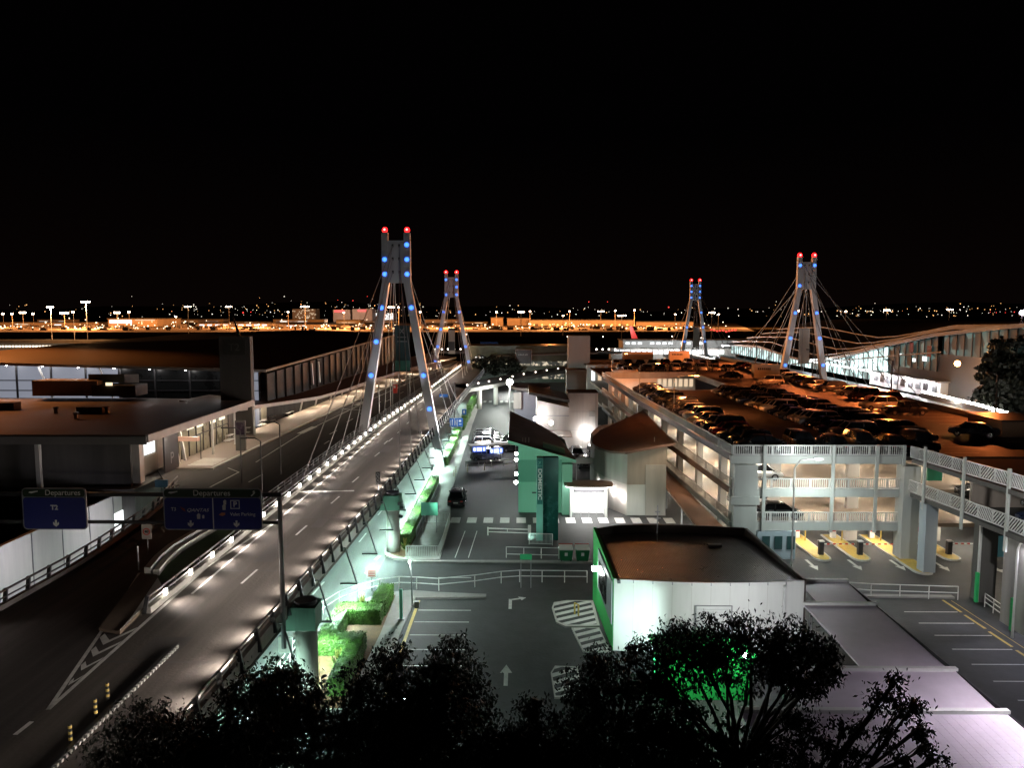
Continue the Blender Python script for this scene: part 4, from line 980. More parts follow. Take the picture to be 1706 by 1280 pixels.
# link road bridge and glazed hall behind
t = thing('link_bridge', 'curved elevated link road on round columns with small lamps along its rail', 'bridge', (-4, 180, 0))
LB = [(-11.5, 166, 5.2), (-6, 177, 5.2), (1, 196, 5.2), (9, 212, 5.2), (18, 226, 5.2)]
mb = MB()
for a, b in zip(LB, LB[1:]): mb.slab([(a[0], a[1], a[2]), (b[0], b[1], b[2]), (b[0]-5, b[1]+6, b[2]), (a[0]-5, a[1]+8, a[2])], .8)
mb.build('deck', M['concrete'], t)
mb = MB()
for a, b in zip(LB, LB[1:]):
    for dz in (.4, .75, 1.1): mb.tube([(a[0], a[1], a[2]+dz), (b[0], b[1], b[2]+dz)], .06, 5)
mb.build('rail', M['darkmetal'], t)
for i in range(11):
    k = i/10*(len(LB)-1); j = min(int(k), len(LB)-2); f = k-j
    c = Vector(LB[j]).lerp(Vector(LB[j+1]), f); MB().ball((c.x, c.y-.2, c.z+.9), .22).build('rail_lamp', emi('rail_lamp_glow', (1, .85, .75), 4), t, True)
for q in ((-9.2, 172), (-5.7, 180)): MB().cyl(q[0], q[1], 0, 4.4, .55, .55, 12).build('column', M['paleconc'], t, True)
t = thing('glazed_hall', 'wide dim greenish station hall with lit bays, across the middle distance', 'building', (0, 240, 0))
MB().box(-17, 19, 238, 252, 0, 11.5).build('wall', mat('hall_green_glass', (.06, .09, .06), .4, 0, .5, .25), t)
MB().slab([(-9, 234, 8.6), (24, 234, 9.6), (24, 250, 10.6), (-9, 250, 9.6)], .4).build('canopy_roof', mat('hall_canopy', (.17, .18, .17), .5, 0, .2, .3), t)
BUSY1 = busy('hall_bay_glow', (1, .85, .62), (.05, .06, .05), .9, 1.3)
for i in range(10):
    MB().box(-10+i*2.8, -7.4+i*2.8, 237.7, 237.9, 5.3, 6.6).build('lit_bay', BUSY1, t)
for i in range(4): MB().box(4.5+i*2.4, 6.6+i*2.4, 237.7, 237.9, 1.2, 3.9).build('lit_bay', BUSY1, t)
t = thing('billboard', 'dark billboard with faint pale lettering above the dim hall', 'billboard', (-.2, 230, 10))
MB().box(-1.3, 3.6, 231, 231.3, 6.4, 10.6).build('panel', M['darkmetal'], t)
mb = MB(); mb.box(-1.35, -1.25, 230.9, 231, 6.2, 10.7); mb.box(3.55, 3.65, 230.9, 231, 6.2, 10.7); mb.box(-1.35, 3.65, 230.9, 231, 10.6, 10.7); mb.build('frame', M['whitemetal'], t)
mb = MB()
for k, w_ in enumerate((.35, .3, .3, .22, .3, .3)): mb.box(-.5+k*.5, -.5+k*.5+w_, 230.93, 230.98, 8.9, 9.25+.1*(k % 2))
mb.build('letter_row', M['greymetal'], t)
t = thing('lit_portal', 'white lit portal frame beside the far left pylon', 'portal', (-14, 224, 5))
mb = MB(); mb.box(-13.6, -11.0, 232, 232.4, 7.6, 8.4); mb.box(-11.6, -11.0, 232, 232.4, 3, 7.6); mb.build('frame', E_['window'], t)
lamp((-13, 228, 6.5), 900, (1, .6, .3), 'POINT', .3)
lamp((-19, 228, 9.2), 3500, (1, .62, .36), 'POINT', .4)
# ------------------------------------------------------------------ near white and green building
t = thing('curved_store', 'white and green flat roofed building with a bowed front and dark roof, nearest the trees', 'building', (12, 53, 0))
n = 10
front = [(lerp(6.1, 18.35, i/n), 47.9-.55*math.sin(math.pi*i/n), lerp(4.82, 4.75, i/n)) for i in range(n+1)]
mb = MB(); mb.slab(front+[(p[0], p[1]+.18, p[2]) for p in reversed(front)], 4.8)
mb.build('front_wall', M['white'], t)
mb = MB()
for i in range(1, n): mb.box(front[i][0]-.03, front[i][0]+.03, front[i][1]-.02, front[i][1]-.005, front[i][2]-.22, front[i][2]-.02)
mb.build('scupper', M['greymetal'], t)
mb = MB()
for i in range(1, n): mb.box(front[i][0]-.008, front[i][0]+.008, front[i][1]-.003, front[i][1]+.02, .05, front[i][2]-.3)
mb.build('panel_joint', M['offwhite'], t)
MB().box(16.9, 17.05, 47.5, 47.62, .1, 4.5).build('downpipe', M['whitemetal'], t)
MB().box(9.6, 9.9, 47.2, 47.4, 1.2, 1.9).build('meter_box', M['greymetal'], t)
MB().slab([(5.62, 56.9, 5.65), (6.06, 47.95, 4.85), (6.26, 47.95, 4.85), (5.86, 56.9, 5.65)], 5.65).build('green_wall', M['greenwall'], t)
MB().slab([(5.9, 55.8, 5.4), (6.3, 47.7, 4.78), (6.5, 47.7, 4.78), (6.1, 55.8, 5.4)], .2).build('capping', M['darkmetal'], t)
MB().slab([(5.66, 53.8, 5.0), (5.96, 48.1, 4.6), (6.05, 48.1, 4.6), (5.75, 53.8, 5.0)], 2.9).build('grey_panel', mat('grey_cladding', (.27, .29, .31), .5, 0, .06, 1), t)
MB().slab([(5.64, 53.2, 4.3), (5.80, 50.0, 4.2), (5.86, 50.0, 4.2), (5.7, 53.2, 4.3)], 1.9).build('slit_window', M['glassdark'], t)
bk = [(5.9, 58.8), (7.5, 59.7), (10, 60.1), (13, 60), (17.8, 59.2)]
zz_ = lambda y: lerp(4.6, 4.3, (y-48)/12)
roof = [(front[i][0]+(.15 if i == 0 else 0), front[i][1]+.18, zz_(48)) for i in range(n+1)]+[(p[0], p[1], zz_(p[1])) for p in reversed(bk)]
MB().slab(roof, .25).build('roof', mat('store_roof', (.06, .035, .025), .34, .2, .06, 6, 0, ('X', 2.6, .45), 1.0), t)
mb = MB()
for a, b in zip(bk, bk[1:]): mb.slab([(a[0], a[1], 4.95), (b[0], b[1], 4.95), (b[0], b[1]+.2, 4.95), (a[0], a[1]+.2, 4.95)], 4.9)
mb.slab([(17.8, 59.2, 4.95), (18.35, 48.1, 4.78), (18.55, 48.1, 4.78), (18.0, 59.2, 4.95)], 4.7)
mb.build('rear_wall', mat('dark_parapet', (.10, .075, .065), .6, 0, .15, 1), t)
MB().box(11.2, 13.6, 47.25, 47.32, 0, 3.3).build('roller_frame', M['greymetal'], t)
mb = MB()
for k in range(16): mb.box(11.3, 13.5, 47.2, 47.24, .1+k*.2, .27+k*.2)
mb.build('roller_shutter', M['whitemetal'], t)
MB().box(14.2, 15.2, 56, 56.4, zz_(56.2)+.02, zz_(56.2)+.2).build('roof_hatch', M['greymetal'], t)
MB().tube([(10.6, 57.5, 3.9), (10.6, 57.5, 7.2)], .05, 6).build('roof_mast', M['greymetal'], t)
for z, x in ((6.2, .25), (6.7, .2)): MB().bar((10.6-x, 57.5, z), (10.6+x, 57.5, z), .08).build('mast_arm', M['greymetal'], t)
MB().cbox((5.45, 54.0, 3.4), .35, .5, .2).build('wall_lamp', E_['whitelamp'], t)
lamp((5.1, 53.6, 3.2), 110, (.9, 1, .92), 'POINT', .15)
lamp((7.4, 42.5, 1.2), 1900, (.75, 1, .93), 'SPOT', .3, (8.2, 47.5, 2.6), spot=110, blend=1)
lamp((13.8, 40.0, 4.2), 1300, (.95, .93, 1), 'SPOT', .3, (15, 47.5, 2.8), spot=110, blend=1)
# green kiosk behind trees
t = thing('green_kiosk', 'bright green low kiosk glimpsed between the tree branches', 'kiosk', (10.6, 42, 0))
MB().box(8.0, 13.2, 41.6, 44.2, 0, 2.5).build('body', M['greenwall'], t)
MB().box(7.8, 13.4, 41.3, 44.4, 2.5, 2.65).build('roof', M['greenwall'], t)
MB().ball((12.6, 41.0, 2.9), .16).build('lamp', E_['whitelamp'], t, True)
lamp((12.6, 40.6, 3.3), 420, (.9, 1, .9), 'POINT', .15)
lamp((9.0, 39.6, 3.1), 300, (.8, 1, .85), 'POINT', .15)
# ------------------------------------------------------------------ white awning roofs
def awning(label, x0, x1, y0, y1, z=3.15):
    t = thing('awning_roof', label, 'awning', ((x0+x1)/2, (y0+y1)/2, 0), 'stepped white awning roofs')
    MB().slab([(x0, y0, z-.25), (x1, y0, z-.25), (x1, y1, z-.05), (x0, y1, z-.05)], .08).build('sheet', M['awning'], t)
    mb = MB(); k = x0+.5
    while k < x1:
        mb.slab([(k-.015, y0, z-.243), (k+.015, y0, z-.243), (k+.015, y1, z-.043), (k-.015, y1, z-.043)], .006); k += .42
    if y0 < 30: mb.build('sheet_seam', M['awning'], t)
    MB().box(x0-.05, x1+.12, y1+.01, y1+.3, z-.2, z+.12).build('lip_beam', M['white'], t)
    MB().box(x1+.01, x1+.1, y0, y1, z-.34, z-.02).build('side_gutter', M['darkmetal'], t)
    for x in (x0+.3, x1-.3):
        MB().box(x-.06, x+.06, y1-.4, y1-.28, 0, z-.25).build('post', M['greymetal'], t)
    return t
awning('small awning roof touching the white building, farthest of the stepped row', 19.6, 23.0, 48.3, 52.2)
awning('tall lilac white awning roof, second back in the stepped row', 18.4, 23.0, 39.2, 47.9)
awning('awning roof third back in the stepped row, half behind the gum branches', 13.6, 23.0, 34.9, 38.8)
awning('ribbed awning roof nearest the camera in the stepped row', 10.5, 23.0, 24.5, 34.5)
for i, (x, y, e, c) in enumerate([(24.6, 33, 420, (.9, .86, 1)), (19, 29, 260, (.92, .9, 1)), (21.5, 42.5, 330, (.96, .85, .98)), (15, 37, 240, (.9, .95, 1)), (22, 50.5, 80, (1, .9, .96)), (24.5, 46, 140, (1, .92, .9))]):
    pass

# floods added on the round island column to brighten station front and lot
for i, (z, aim, pw) in enumerate(((4.3, (2.5, 82, 3.5), 5200), (3.6, (14, 82, 4), 2600), (4.9, (0, 62, 0), 3600))):
    f = thing('floodlight', ('added floodlight on the island column turned to the mint building', 'added floodlight on the island column turned to the far right', 'added floodlight on the island column turned down on the open lot')[i], 'floodlight', (-10.8, 67.9-.5*i, z))
    MB().cbox((-10.75, 67.9-.5*i, z), .35, .3, .25).build('housing', M['darkmetal'], f)
    lamp((-10.4, 68.1-.5*i, z), pw, ((.5, 1, .74), (1, .85, .78), (.75, 1, .9))[i], 'SPOT', .2, aim, spot=(64, 50, 120)[i], blend=.8)
# brown roofed walkway along the foot of the car park
t = thing('walkway_roof', 'brown flat walkway roof along the foot of the car park beside a glaring white strip', 'walkway roof', (16.9, 84, 0))
MB().slab([(16.0, 66.8, 2.7), (18.4, 66.8, 2.7), (17.6, 104, 2.9), (15.9+.3, 104, 2.9)], .18).build('sheet', mat('walkway_sheet', (.28, .13, .07), .7, 0, .15, .8), t)
for y in (68, 76, 84, 92, 100): MB().box(16.4, 16.55, y, y+.15, 0, 2.5).build('post', M['greymetal'], t)
lamp((16.4, 74, 2.3), 420, (1, .97, .93), 'AREA', aim=(16.2, 74, 0), size=(.4, 6))
lamp((17.6, 80, 8.1), 260, (1, .75, .5), 'AREA', aim=(17.0, 80, 2.7), size=(.3, 14))

r_ = random.Random(21)
for i in range(9):
    x = r_.uniform(-75, -42); y = r_.uniform(78, 98); z = lerp(10.5, 10.1, (y-70)/35)
    v = thing('roof_vent', 'small cowled roof vent scattered on the dark terminal front roof', 'vent', (x, y, z), 'vents on the dark terminal roof')
    MB().cyl(x, y, z-.1, z+.5, .22, .22, 10).build('pipe', M['greymetal'], v); MB().cyl(x, y, z+.5, z+.7, .4, .25, 10).build('cowl', M['greymetal'], v)

pp = D(316, 742, 79.2)
MB().box(-36.95, -36.8, 77.6, 80.8, 5.3, 9.3).build('dark_panel', M['darkmetal'], t2front)
text('lettering', 'P', 1.7, M['greymetal'], (-36.78, 79.2, 6.6), t2front, rot=(90, 0, 90))

mb = MB()
for i in range(14):
    x = -38-i*3.6; mb.slab([(x-.05, 70.7, 10.57), (x+.05, 70.7, 10.57), (x+.05, 101, 10.2 if x > -52 else 10.12), (x-.05, 101, 10.2 if x > -52 else 10.12)], .1)
mb = None
for x, y in ((-50, 88), (-63, 92)): MB().box(x-1.5, x+1.5, y-.7, y+.7, 10.0, 11.0).build('roof_unit', M['darkconc'], t2front)
# ------------------------------------------------------------------ multi storey car park
t = thing('car_park', 'open sided multi storey car park with slatted railings and cars on its orange lit roof', 'car park', (35, 120, 0))
cp = t
FL = [3.15, 6.2, 9.2]
X0, X1, Y0, Y1 = 18.9, 55.0, 67.0, 208.0
xl = lambda y: interp([(67, 18.9), (90, 17.9), (110, 17.1), (125, 16.8), (208, 15.5)], y)
ROOFM = mat('car_park_roof', (.085, .07, .062), .6, 0, .22, .5, .2)
for fi, z in enumerate(FL):
    mb = MB()
    rows = [67.2, 80, 90, 100, 110, 118, 124]
    if fi == 2:
        for a, b in zip(rows, rows[1:]): mb.slab([(xl(a)+.2, a, z), (X1, a, z), (X1, b, z), (xl(b)+.2, b, z)], .35)
        mb.slab([(35, 124, z), (X1, 124, z), (X1, 152, z), (35, 152, z)], .35)
        mb.slab([(xl(152)+.2, 152, z), (X1, 152, z), (X1, 208, z), (xl(208)+.2, 208, z)], .35)
        mb.build('roof_deck', ROOFM, t)
    else:
        for a, b in zip(rows+[], rows[1:]): mb.slab([(xl(a)+.2, a, z), (X1, a, z), (X1, b, z), (xl(b)+.2, b, z)], .35)
        mb.slab([(xl(124)+.2, 124, z), (X1, 124, z), (X1, 208, z), (xl(208)+.2, 208, z)], .35)
        mb.build('floor_slab', M['floor'], t)
mb = MB()
for y in range(69, 122, 3):
    for xa, xb in ((xl(y)+1, xl(y)+6.2), (31.2, 36.2), (36.6, 41.8), (48, 53)): strip(mb, (xa, y-.1, 9.208), (xb, y-.1, 9.208), .1)
mb.build('bay_lines', M['paint'], t)
# front spandrel beams, railings
FRM = mat('car_park_frame', (.50, .53, .51), .55, 0, .1, .8, 0, streak=True)
for fi, z in enumerate(FL):
    mb = MB(); mb.box(X0-.2, 34.0, 66.9, 67.18, z-.62, z+.12); mb.build('spandrel_beam', FRM, t)
    mb = MB()
    zb_, zt_ = z+.2, z+1.02; x = X0
    mb.box(X0, 34.0, 66.93, 67.0, zb_-.04, zb_+.05); mb.box(X0, 34.0, 66.93, 67.0, zt_-.06, zt_+.04)
    k = 0
    while x < 34.0:
        w_ = .14 if k % 9 == 0 else .055
        mb.box(x, x+w_, 66.94, 66.99, zb_+.05, zt_-.06); x += .19; k += 1
    mb.build('front_railing', M['whitemetal'], t)
    if fi == 0: continue
# main front piers and slim posts
MB().box(18.95, 21.0, 66.4, 68, 0, 8.55).build('corner_pier', FRM, t)
MB().box(18.7, 21.2, 66.3, 66.39, 5.0, 5.75).build('pier_band', FRM, t)
for x in (21.7, 28.0-.25, 31.6, 33.95): 
    MB().box(x-.13, x+.13, 66.7, 66.88, 2.4 if x < 33 else 2.2, 10.3).build('front_post', FRM, t)
for x, wd in ((35.0-.4, 1.0),):
    MB().box(33.75, 35.2, 66.2, 67.6, 0, 8.5).build('front_pier', FRM, t)
# west side: railings and columns
mb_r = MB(); mb_b = MB(); mb_s = MB()
ysd = [67, 75, 83, 91, 99, 107, 115, 124, 133, 142, 151.4]
for fi, z in enumerate(FL):
    mb = MB(); mc = MB()
    for a, b in zip(ysd, ysd[1:]):
        xa, xb = xl(a), xl(b)
        mb.slab([(xa, a, z+.1), (xa+.2, a, z+.1), (xb+.2, b, z+.1), (xb, b, z+.1)], .6)
        mc.bar((xa-.03, a, z+.22), (xb-.03, b, z+.22), .06); mc.bar((xa-.03, a, z+1.0), (xb-.03, b, z+1.0), .07)
        n = 22
        for k in range(n):
            f = k/n; mc.bar((lerp(xa, xb, f)-.03, lerp(a, b, f), z+.25), (lerp(xa, xb, f)-.03, lerp(a, b, f), z+.97), .14 if k % 11 == 0 else .06, .05)
    mb.build('side_beam', M['darkmetal'] if fi == 2 else (M['brownslab'] if fi == 1 else M['concrete']), t)
    mc.build('side_railing', FRM if fi == 2 else M['cream'], t)
for i, y in enumerate(range(71, 151, 8)):
    MB().box(xl(y)+.25, xl(y)+.85, y, y+1.0, 0, 8.85).build('side_column', M['offwhite'], t)
for ix, x in enumerate((24.5, 32, 40, 47.5)):
    for iy, y in enumerate((72.5, 84, 96, 108, 120)):
        for z0, z1 in ((0, 2.8), (3.15, 5.85), (6.2, 8.85)):
            mb = MB(); mb.box(x-.55, x+.55, y-.3, y+.3, z0, z1); mb.build('inner_column', M['offwhite'], t)
MB().box(20, X1, 123.6, 123.9, 0, 8.8).build('rear_wall', M['offwhite'], t)
MB().box(X1-.3, X1, 67, 208, 0, 9.9).build('east_parapet', M['cream'], t)
MB().box(18, 35, 151.7, 152, 3.2, 8.8).build('void_wall', M['white'], t)
mb = MB(); mb.box(17, 35, 151.6, 151.69, 8.85, 10.1); mb.box(34.8, 35, 124, 151.6, 8.85, 9.9); mb.box(16.9, 34.8, 124.05, 124.2, 8.85, 9.3); mb.build('void_parapet', M['concrete'], t)
for i in range(7): MB().box(27.5+i*1.05, 28.2+i*1.05, 151.55, 151.6, 7.2, 8.7).build('lit_panel', E_['windowwarm'], t)
# ceiling battens with real light
for fi, z in enumerate((2.78, 5.83, 8.83)):
    for x in (21.5, 27.5, 34, 42):
        for y in (70.5, 78, 88, 100, 114, 128, 142):
            if (x > 40 and y > 90) or (x > 25 and y > 120) or (y > 120 and fi == 2): continue
            MB().box(x-.06, x+.06, y-.7, y+.7, z-.06, z-.005).build('batten_light', E_['warm'], t)
            lamp((x, y, z-.12), (210 if fi else 250)*(1.9 if x < 25 else 1), (1, .89, .72), 'AREA', aim=(x, y, 0), size=(.3, 1.4))
for y in (133, 144): lamp((24, y, 8.3), 1500, (1, .93, .75), 'AREA', aim=(24, y, 0), size=(3, 3))
# yellow hatched wheel stops and bays inside
mb = MB()
for fi, z in enumerate(FL[:2]):
    for k in range(7): mb.box(28.2+k*1.5, 29.2+k*1.5, 82.5, 83.2, z+.01, z+.35)
mb.build('yellow_kerb', M['yellow'], t)
# ticket office below the front
MB().box(21.2, 24.6, 66.6, 70, 0, 2.5).build('ticket_office', mat('pale_blue_cladding', (.42, .52, .58), .5, 0, .08, 1), t)
mb = MB()
for x in (21.6, 22.7, 23.8): mb.box(x, x+.7, 66.52, 66.58, .9, 2.1)
mb.build('office_window', M['glassteal'], t)
# entry islands
def island(x, y0, y1, label, w_=.8, skew=.0):
    t = thing('entry_island', label, 'traffic island', (x, (y0+y1)/2, 0), 'yellow entry lane islands')
    pts = []
    for i in range(9):
        a = math.pi*i/8; pts.append((x+w_*math.cos(a+math.pi), y0+.0-w_*math.sin(a)*1.1+.9))
    pts += [(x+w_, y1), (x-w_, y1)]
    MB().prism(pts, 0, .16).build('kerb_edge', M['paleconc'], t)
    MB().prism([(x+(p[0]-x)*.85, p[1]+.12 if p[1] < y0+1 else p[1]-.15) for p in pts], .16, .18).build('yellow_top', M['yellow'], t)
    return t
for i, x in enumerate((27.0, 30.5, 34.2, 38.6)):
    y0 = (65.8, 65.8, 62.4, 66.0)[i]
    island(x, y0, 73.8, ('yellow topped entry island nearest the ticket office', 'second yellow topped entry island from the ticket office', 'longest yellow entry island reaching out to the slim ramp column', 'yellow entry island right of the slim ramp column')[i])
    if i != 2:
        b = thing('barrier_gate', ('boom gate on the island nearest the ticket office', 'boom gate on the second island from the ticket office', '', 'boom gate right of the slim ramp column')[i], 'boom gate', (x+.2, y0+2.4, 0))
        MB().cbox((x+.2, y0+1.6, .78), .4, .4, 1.2).build('cabinet', M['darkmetal'], b)
        MB().cbox((x+.2, y0+1.6, 1.42), .46, .46, .1).build('cap', M['whitemetal'], b)
        s = -1 if i < 2 else 1
        bm = MB().bar((x+.2, y0+1.6, 1.15), (x+.2+3.0*(1 if i else 1)*(1 if i != 0 else 1), y0+1.6, 1.15), .07).build('boom', M['whitemetal'], b)
        mm = MB()
        for k in range(5): mm.box(x+.7+k*.55, x+.95+k*.55, y0+1.55, y0+1.66, 1.1, 1.2)
        mm.build('red_band', M['red'], b)
    bl = thing('ticket_machine', ('ticket machine with red face on the nearest island', 'red and yellow ticket machine on the second island', 'ticket machine on the longest island', 'ticket machine on the island right of the column')[i], 'ticket machine', (x-.1, 72, .18))
    MB().cbox((x-.1, 72.6, .85), .45, .4, 1.3).build('body', M['signwhite'], bl); MB().cbox((x-.1, 72.38, 1.1), .35, .03, .5).build('face', M['red'], bl)
    MB().tube([(x+.35, 71.6, .18), (x+.35, 71.6, 1.2)], .06, 8).build('bollard', M['yellow'], bl)
# ------------------------------------------------------------------ ramp block on the right
t = thing('ramp_block', 'concrete ramp block with two sloping decks behind diagonal mesh railings', 'ramp', (40, 56, 0))
def dz(y): return (67-y)*.045
xe = lambda y: interp([(40, 33.0), (52, 33.9), (67, 34.2)], y)
for z in (6.2, 9.2):
    MB().slab([(xe(67)+.1, 66.1, z), (48, 66.1, z), (48, 40, z+dz(40)), (xe(40)+.1, 40, z+dz(40))], .35).build('ramp_deck', M['darkconc'], t)
    yv = [66, 63.2, 57.5, 52.0, 46.5, 41]
    me = MB(); fr = MB()
    for a, b in zip(yv, yv[1:]):
        xa, xb = xe(a)-.05, xe(b)-.05; za, zb2 = z+dz(a)+.15, z+dz(b)+.15; h = .95
        fr.bar((xa, a, za), (xb, b, zb2), .09); fr.bar((xa, a, za+h), (xb, b, zb2+h), .09)
        m_ = 3 if a < 64 else 2
        for k in range(m_+1):
            f = k/m_; fr.bar((lerp(xa, xb, f), lerp(a, b, f), lerp(za, zb2, f)), (lerp(xa, xb, f), lerp(a, b, f), lerp(za, zb2, f)+h), .08)
        for k in range(m_):        # diagonal infill leaning either way
            n = 6; L_ = (a-b)/m_
            for j in range(-3, n):
                f0 = j/n; f1 = (j+3)/n
                c0 = max(0, f0); c1 = min(1, f1)
                if c1 <= c0: continue
                h0 = h*(c0-f0)/(f1-f0); h1 = h*(c1-f0)/(f1-f0)
                if (k+(1 if z > 7 else 0)) % 2: h0, h1 = h-h0, h-h1
                A_ = (k+c0)/m_; B_ = (k+c1)/m_
                me.bar((lerp(xa, xb, A_), lerp(a, b, A_), lerp(za, zb2, A_)+h0), (lerp(xa, xb, B_), lerp(a, b, B_), lerp(za, zb2, B_)+h1), .075, .06)
    fr.build('rail_frame', M['whitemetal'], t); me.build('mesh_infill', M['whitemetal'], t)
for y, z1 in ((63.2, 6.0), (66.4, 5.9)):
    pass
for y in (63.3, 57.5, 52.0, 46.5): MB().box(xe(y)-.25, xe(y)-.12, y-.14, y+.14, 5.4, 10.6+dz(y)).build('rail_post', FRM, t)
MB().box(33.9, 34.9, 62.6, 63.7, .18, 5.95).build('slim_column', mat('blue_grey_column', (.36, .42, .46), .6, 0, .1, .8, 0, streak=True), t)
MB().box(34.9, 36.1, 56.5, 57.6, 0, 6.2).build('ramp_column', M['darkconc'], t)
MB().box(34.75, 34.88, 56.5, 56.7, 0, 6.2).build('downpipe', M['whitemetal'], t)
MB().box(34.3, 37.0, 50.4, 53.0, 0, 6.4).build('big_pier', M['concrete'], t)
for x, y in ((34.7, 56.2), (34.05, 51.0)): MB().box(x-.22, x-.02, y, y+.25, .1, 2.4).build('green_marker', mat('green_marker_paint', (.03, .5, .15), .5, 0, .05, 2), t)
MB().box(36, 48, 60, 60.3, 6.4, 8.9).build('deck_wall', M['cream'], t)
for x in (36.6, 39.6): MB().box(x, x+1.3, 67.7, 67.9, 6.9, 8.3).build('green_door', mat('green_door_paint', (.02, .22, .12), .5, 0, .08, 2), t)
MB().box(42, 44, 66.5, 66.6, .3, 2.2).build('blue_panel', mat('blue_panel_paint', (.1, .3, .4), .5, 0, .08, 2), t)
lamp((39, 60.5, 5.6), 260, (1, .85, .65), 'AREA', aim=(39, 60, 0), size=(2, 1))
lamp((38, 63, 8.7), 200, (1, .85, .65), 'AREA', aim=(38, 63, 0), size=(2, 1))
# street lamps
def street_lamp(label, x, y, h, ax, m=None, power=0, col=(1, 1, 1), base=0, lit=True, head=None, spot=150, group=None):
    t = thing('street_lamp', label, 'street lamp', (x, y, base), group)
    s = 1 if ax > 0 else -1
    MB().tube([(x, y, base), (x, y, base+h*.92), (x+ax*.3, y, base+h*.985), (x+ax, y, base+h)], .09, 8, .05).build('pole', m or M['whitemetal'], t)
    MB().xz([(x+ax-.1*s, base+h-.05), (x+ax+.75*s, base+h-.06), (x+ax+.75*s, base+h+.03), (x+ax+.3*s, base+h+.1), (x+ax-.1*s, base+h+.06)], y-.16, y+.16).build('lamp_head', M['greymetal'], t)
    if lit:
        MB().box(min(x+ax+.1*s, x+ax+.65*s), max(x+ax+.1*s, x+ax+.65*s), y-.12, y+.12, base+h-.09, base+h-.06).build('diffuser', head or E_['whitelamp'], t)
    if power: lamp((x+ax+.4*s, y, base+h-.2), power, col, 'SPOT', .2, (x+ax+.5*s, y-.01, base), spot=spot, blend=.7)
    return t
street_lamp('tall pale street lamp before the car park front, its lit head hooked right', 23.2, 63.6, 9.7, 1.6, None, 1800, (.85, 1, .95))
street_lamp('street lamp whose violet white head glares against the big concrete pier', 33.4, 50.2, 6.6, .45, None, 1300, (.85, .82, 1))
street_lamp('added unseen street lamp in the bay row behind the right hand awning roofs', 26.2, 33, 7.5, -1.8, None, 1900, (.96, .89, 1), spot=160)  # lamp added out of view to light the bays and awnings
street_lamp('added unseen street lamp at the open foot of the awning row', 24.5, 24, 7.5, -2.5, None, 420, (.95, .92, 1), spot=160)  # another out of view lamp, added for the nearest awning
street_lamp('added street lamp hidden behind the gum trees to light the lot', -3.4, 30.5, 6.0, -1.0, None, 2600, (.8, 1, .9), spot=160)  # hidden lamp added to brighten the open lot
for i, (x, y) in enumerate(((19.4, 95.5), (18.6, 118), (17.6, 146))):
    street_lamp('orange washed lamp pole along the left roof railing, %s from the front' % nth(i), x, y, 4.9, 2.4, M['beige'], 3200, (1, .30, .09), head=E_['sodium'], base=9.2, group='lamp poles on the roof deck')
street_lamp('orange washed lamp pole by the right parapet of the roof deck', 53.5, 108, 8.0, -1.5, M['beige'], 0, lit=False, base=9.2)
lamp((21.9, 95.5, 13.7), 1500, (1, .3, .07), 'POINT', .3)
street_lamp('added unseen tall cool white street lamp beside the ramp block', 29.5, 40, 12.0, -1.0, None, 0)  # added out of view so its spot brightens the ramp rails
lamp((28.3, 40, 11.7), 4600, (1, .98, .96), 'SPOT', .3, (33, 58, 7.5), spot=85, blend=.8)
lamp((25.2, 63.3, 9.3), 700, (.92, 1, .97), 'POINT', .2)
# sodium lamp posts added behind the parapet to light the deck
for i, (x, y, h, pw) in enumerate(((57.5, 92, 5.5, 6000), (57.5, 118, 5.5, 38000), (57.5, 150, 5.5, 36000), (57.5, 186, 5.5, 32000))):
    t = thing('added_sodium_lamp', 'added orange sodium lamp on a post outside the right parapet, %s from the front' % nth(i), 'street lamp', (x, y, 0), 'added sodium lamps behind the roof deck')
    MB().tube([(x, y, 0), (x, y, 9+h), (x-.8, y, 9.2+h)], .12, 8).build('pole', M['darkmetal'], t)
    MB().cbox((x-1.0, y, 9.2+h), .7, .4, .2).build('lamp_head', M['darkmetal'], t)
    lamp((x-1.0, y, 9.0+h), pw, (1, .23, .055), 'SPOT', .2, (x-14, y, 9.2), spot=150, blend=.6)
# ------------------------------------------------------------------ cars
def loft(mb, secs, cap=True):
    n = len(secs[0]); o = []
    for s in secs: o += s
    F = []
    for i in range(len(secs)-1):
        for j in range(n-1): F.append((i*n+j, i*n+j+1, (i+1)*n+j+1, (i+1)*n+j))
    if cap: F.append(tuple(range(n))[::-1]); F.append(tuple(range((len(secs)-1)*n, len(secs)*n)))
    mb.add(o, F)
def ring(y, wd, z0, z1, t=.9):
    h = []
    half = [(wd*.86, z0), (wd, z0+.12), (wd*1.0, lerp(z0, z1, .6)), (wd*.97, z1-.05), (wd*t, z1)]
    return [(x, y, z) for x, z in half]+[(-x, y, z) for x, z in reversed(half)]
CARM = {k: mat('car_paint_'+k, c, .28, .25, .05, 2, spec=.6) for k, c in dict(black=(.012, .012, .013), charcoal=(.05, .05, .055), silver=(.42, .42, .43), white=(.72, .72, .7), red=(.35, .02, .02), blue=(.02, .035, .1), tan=(.4, .3, .2)).items()}
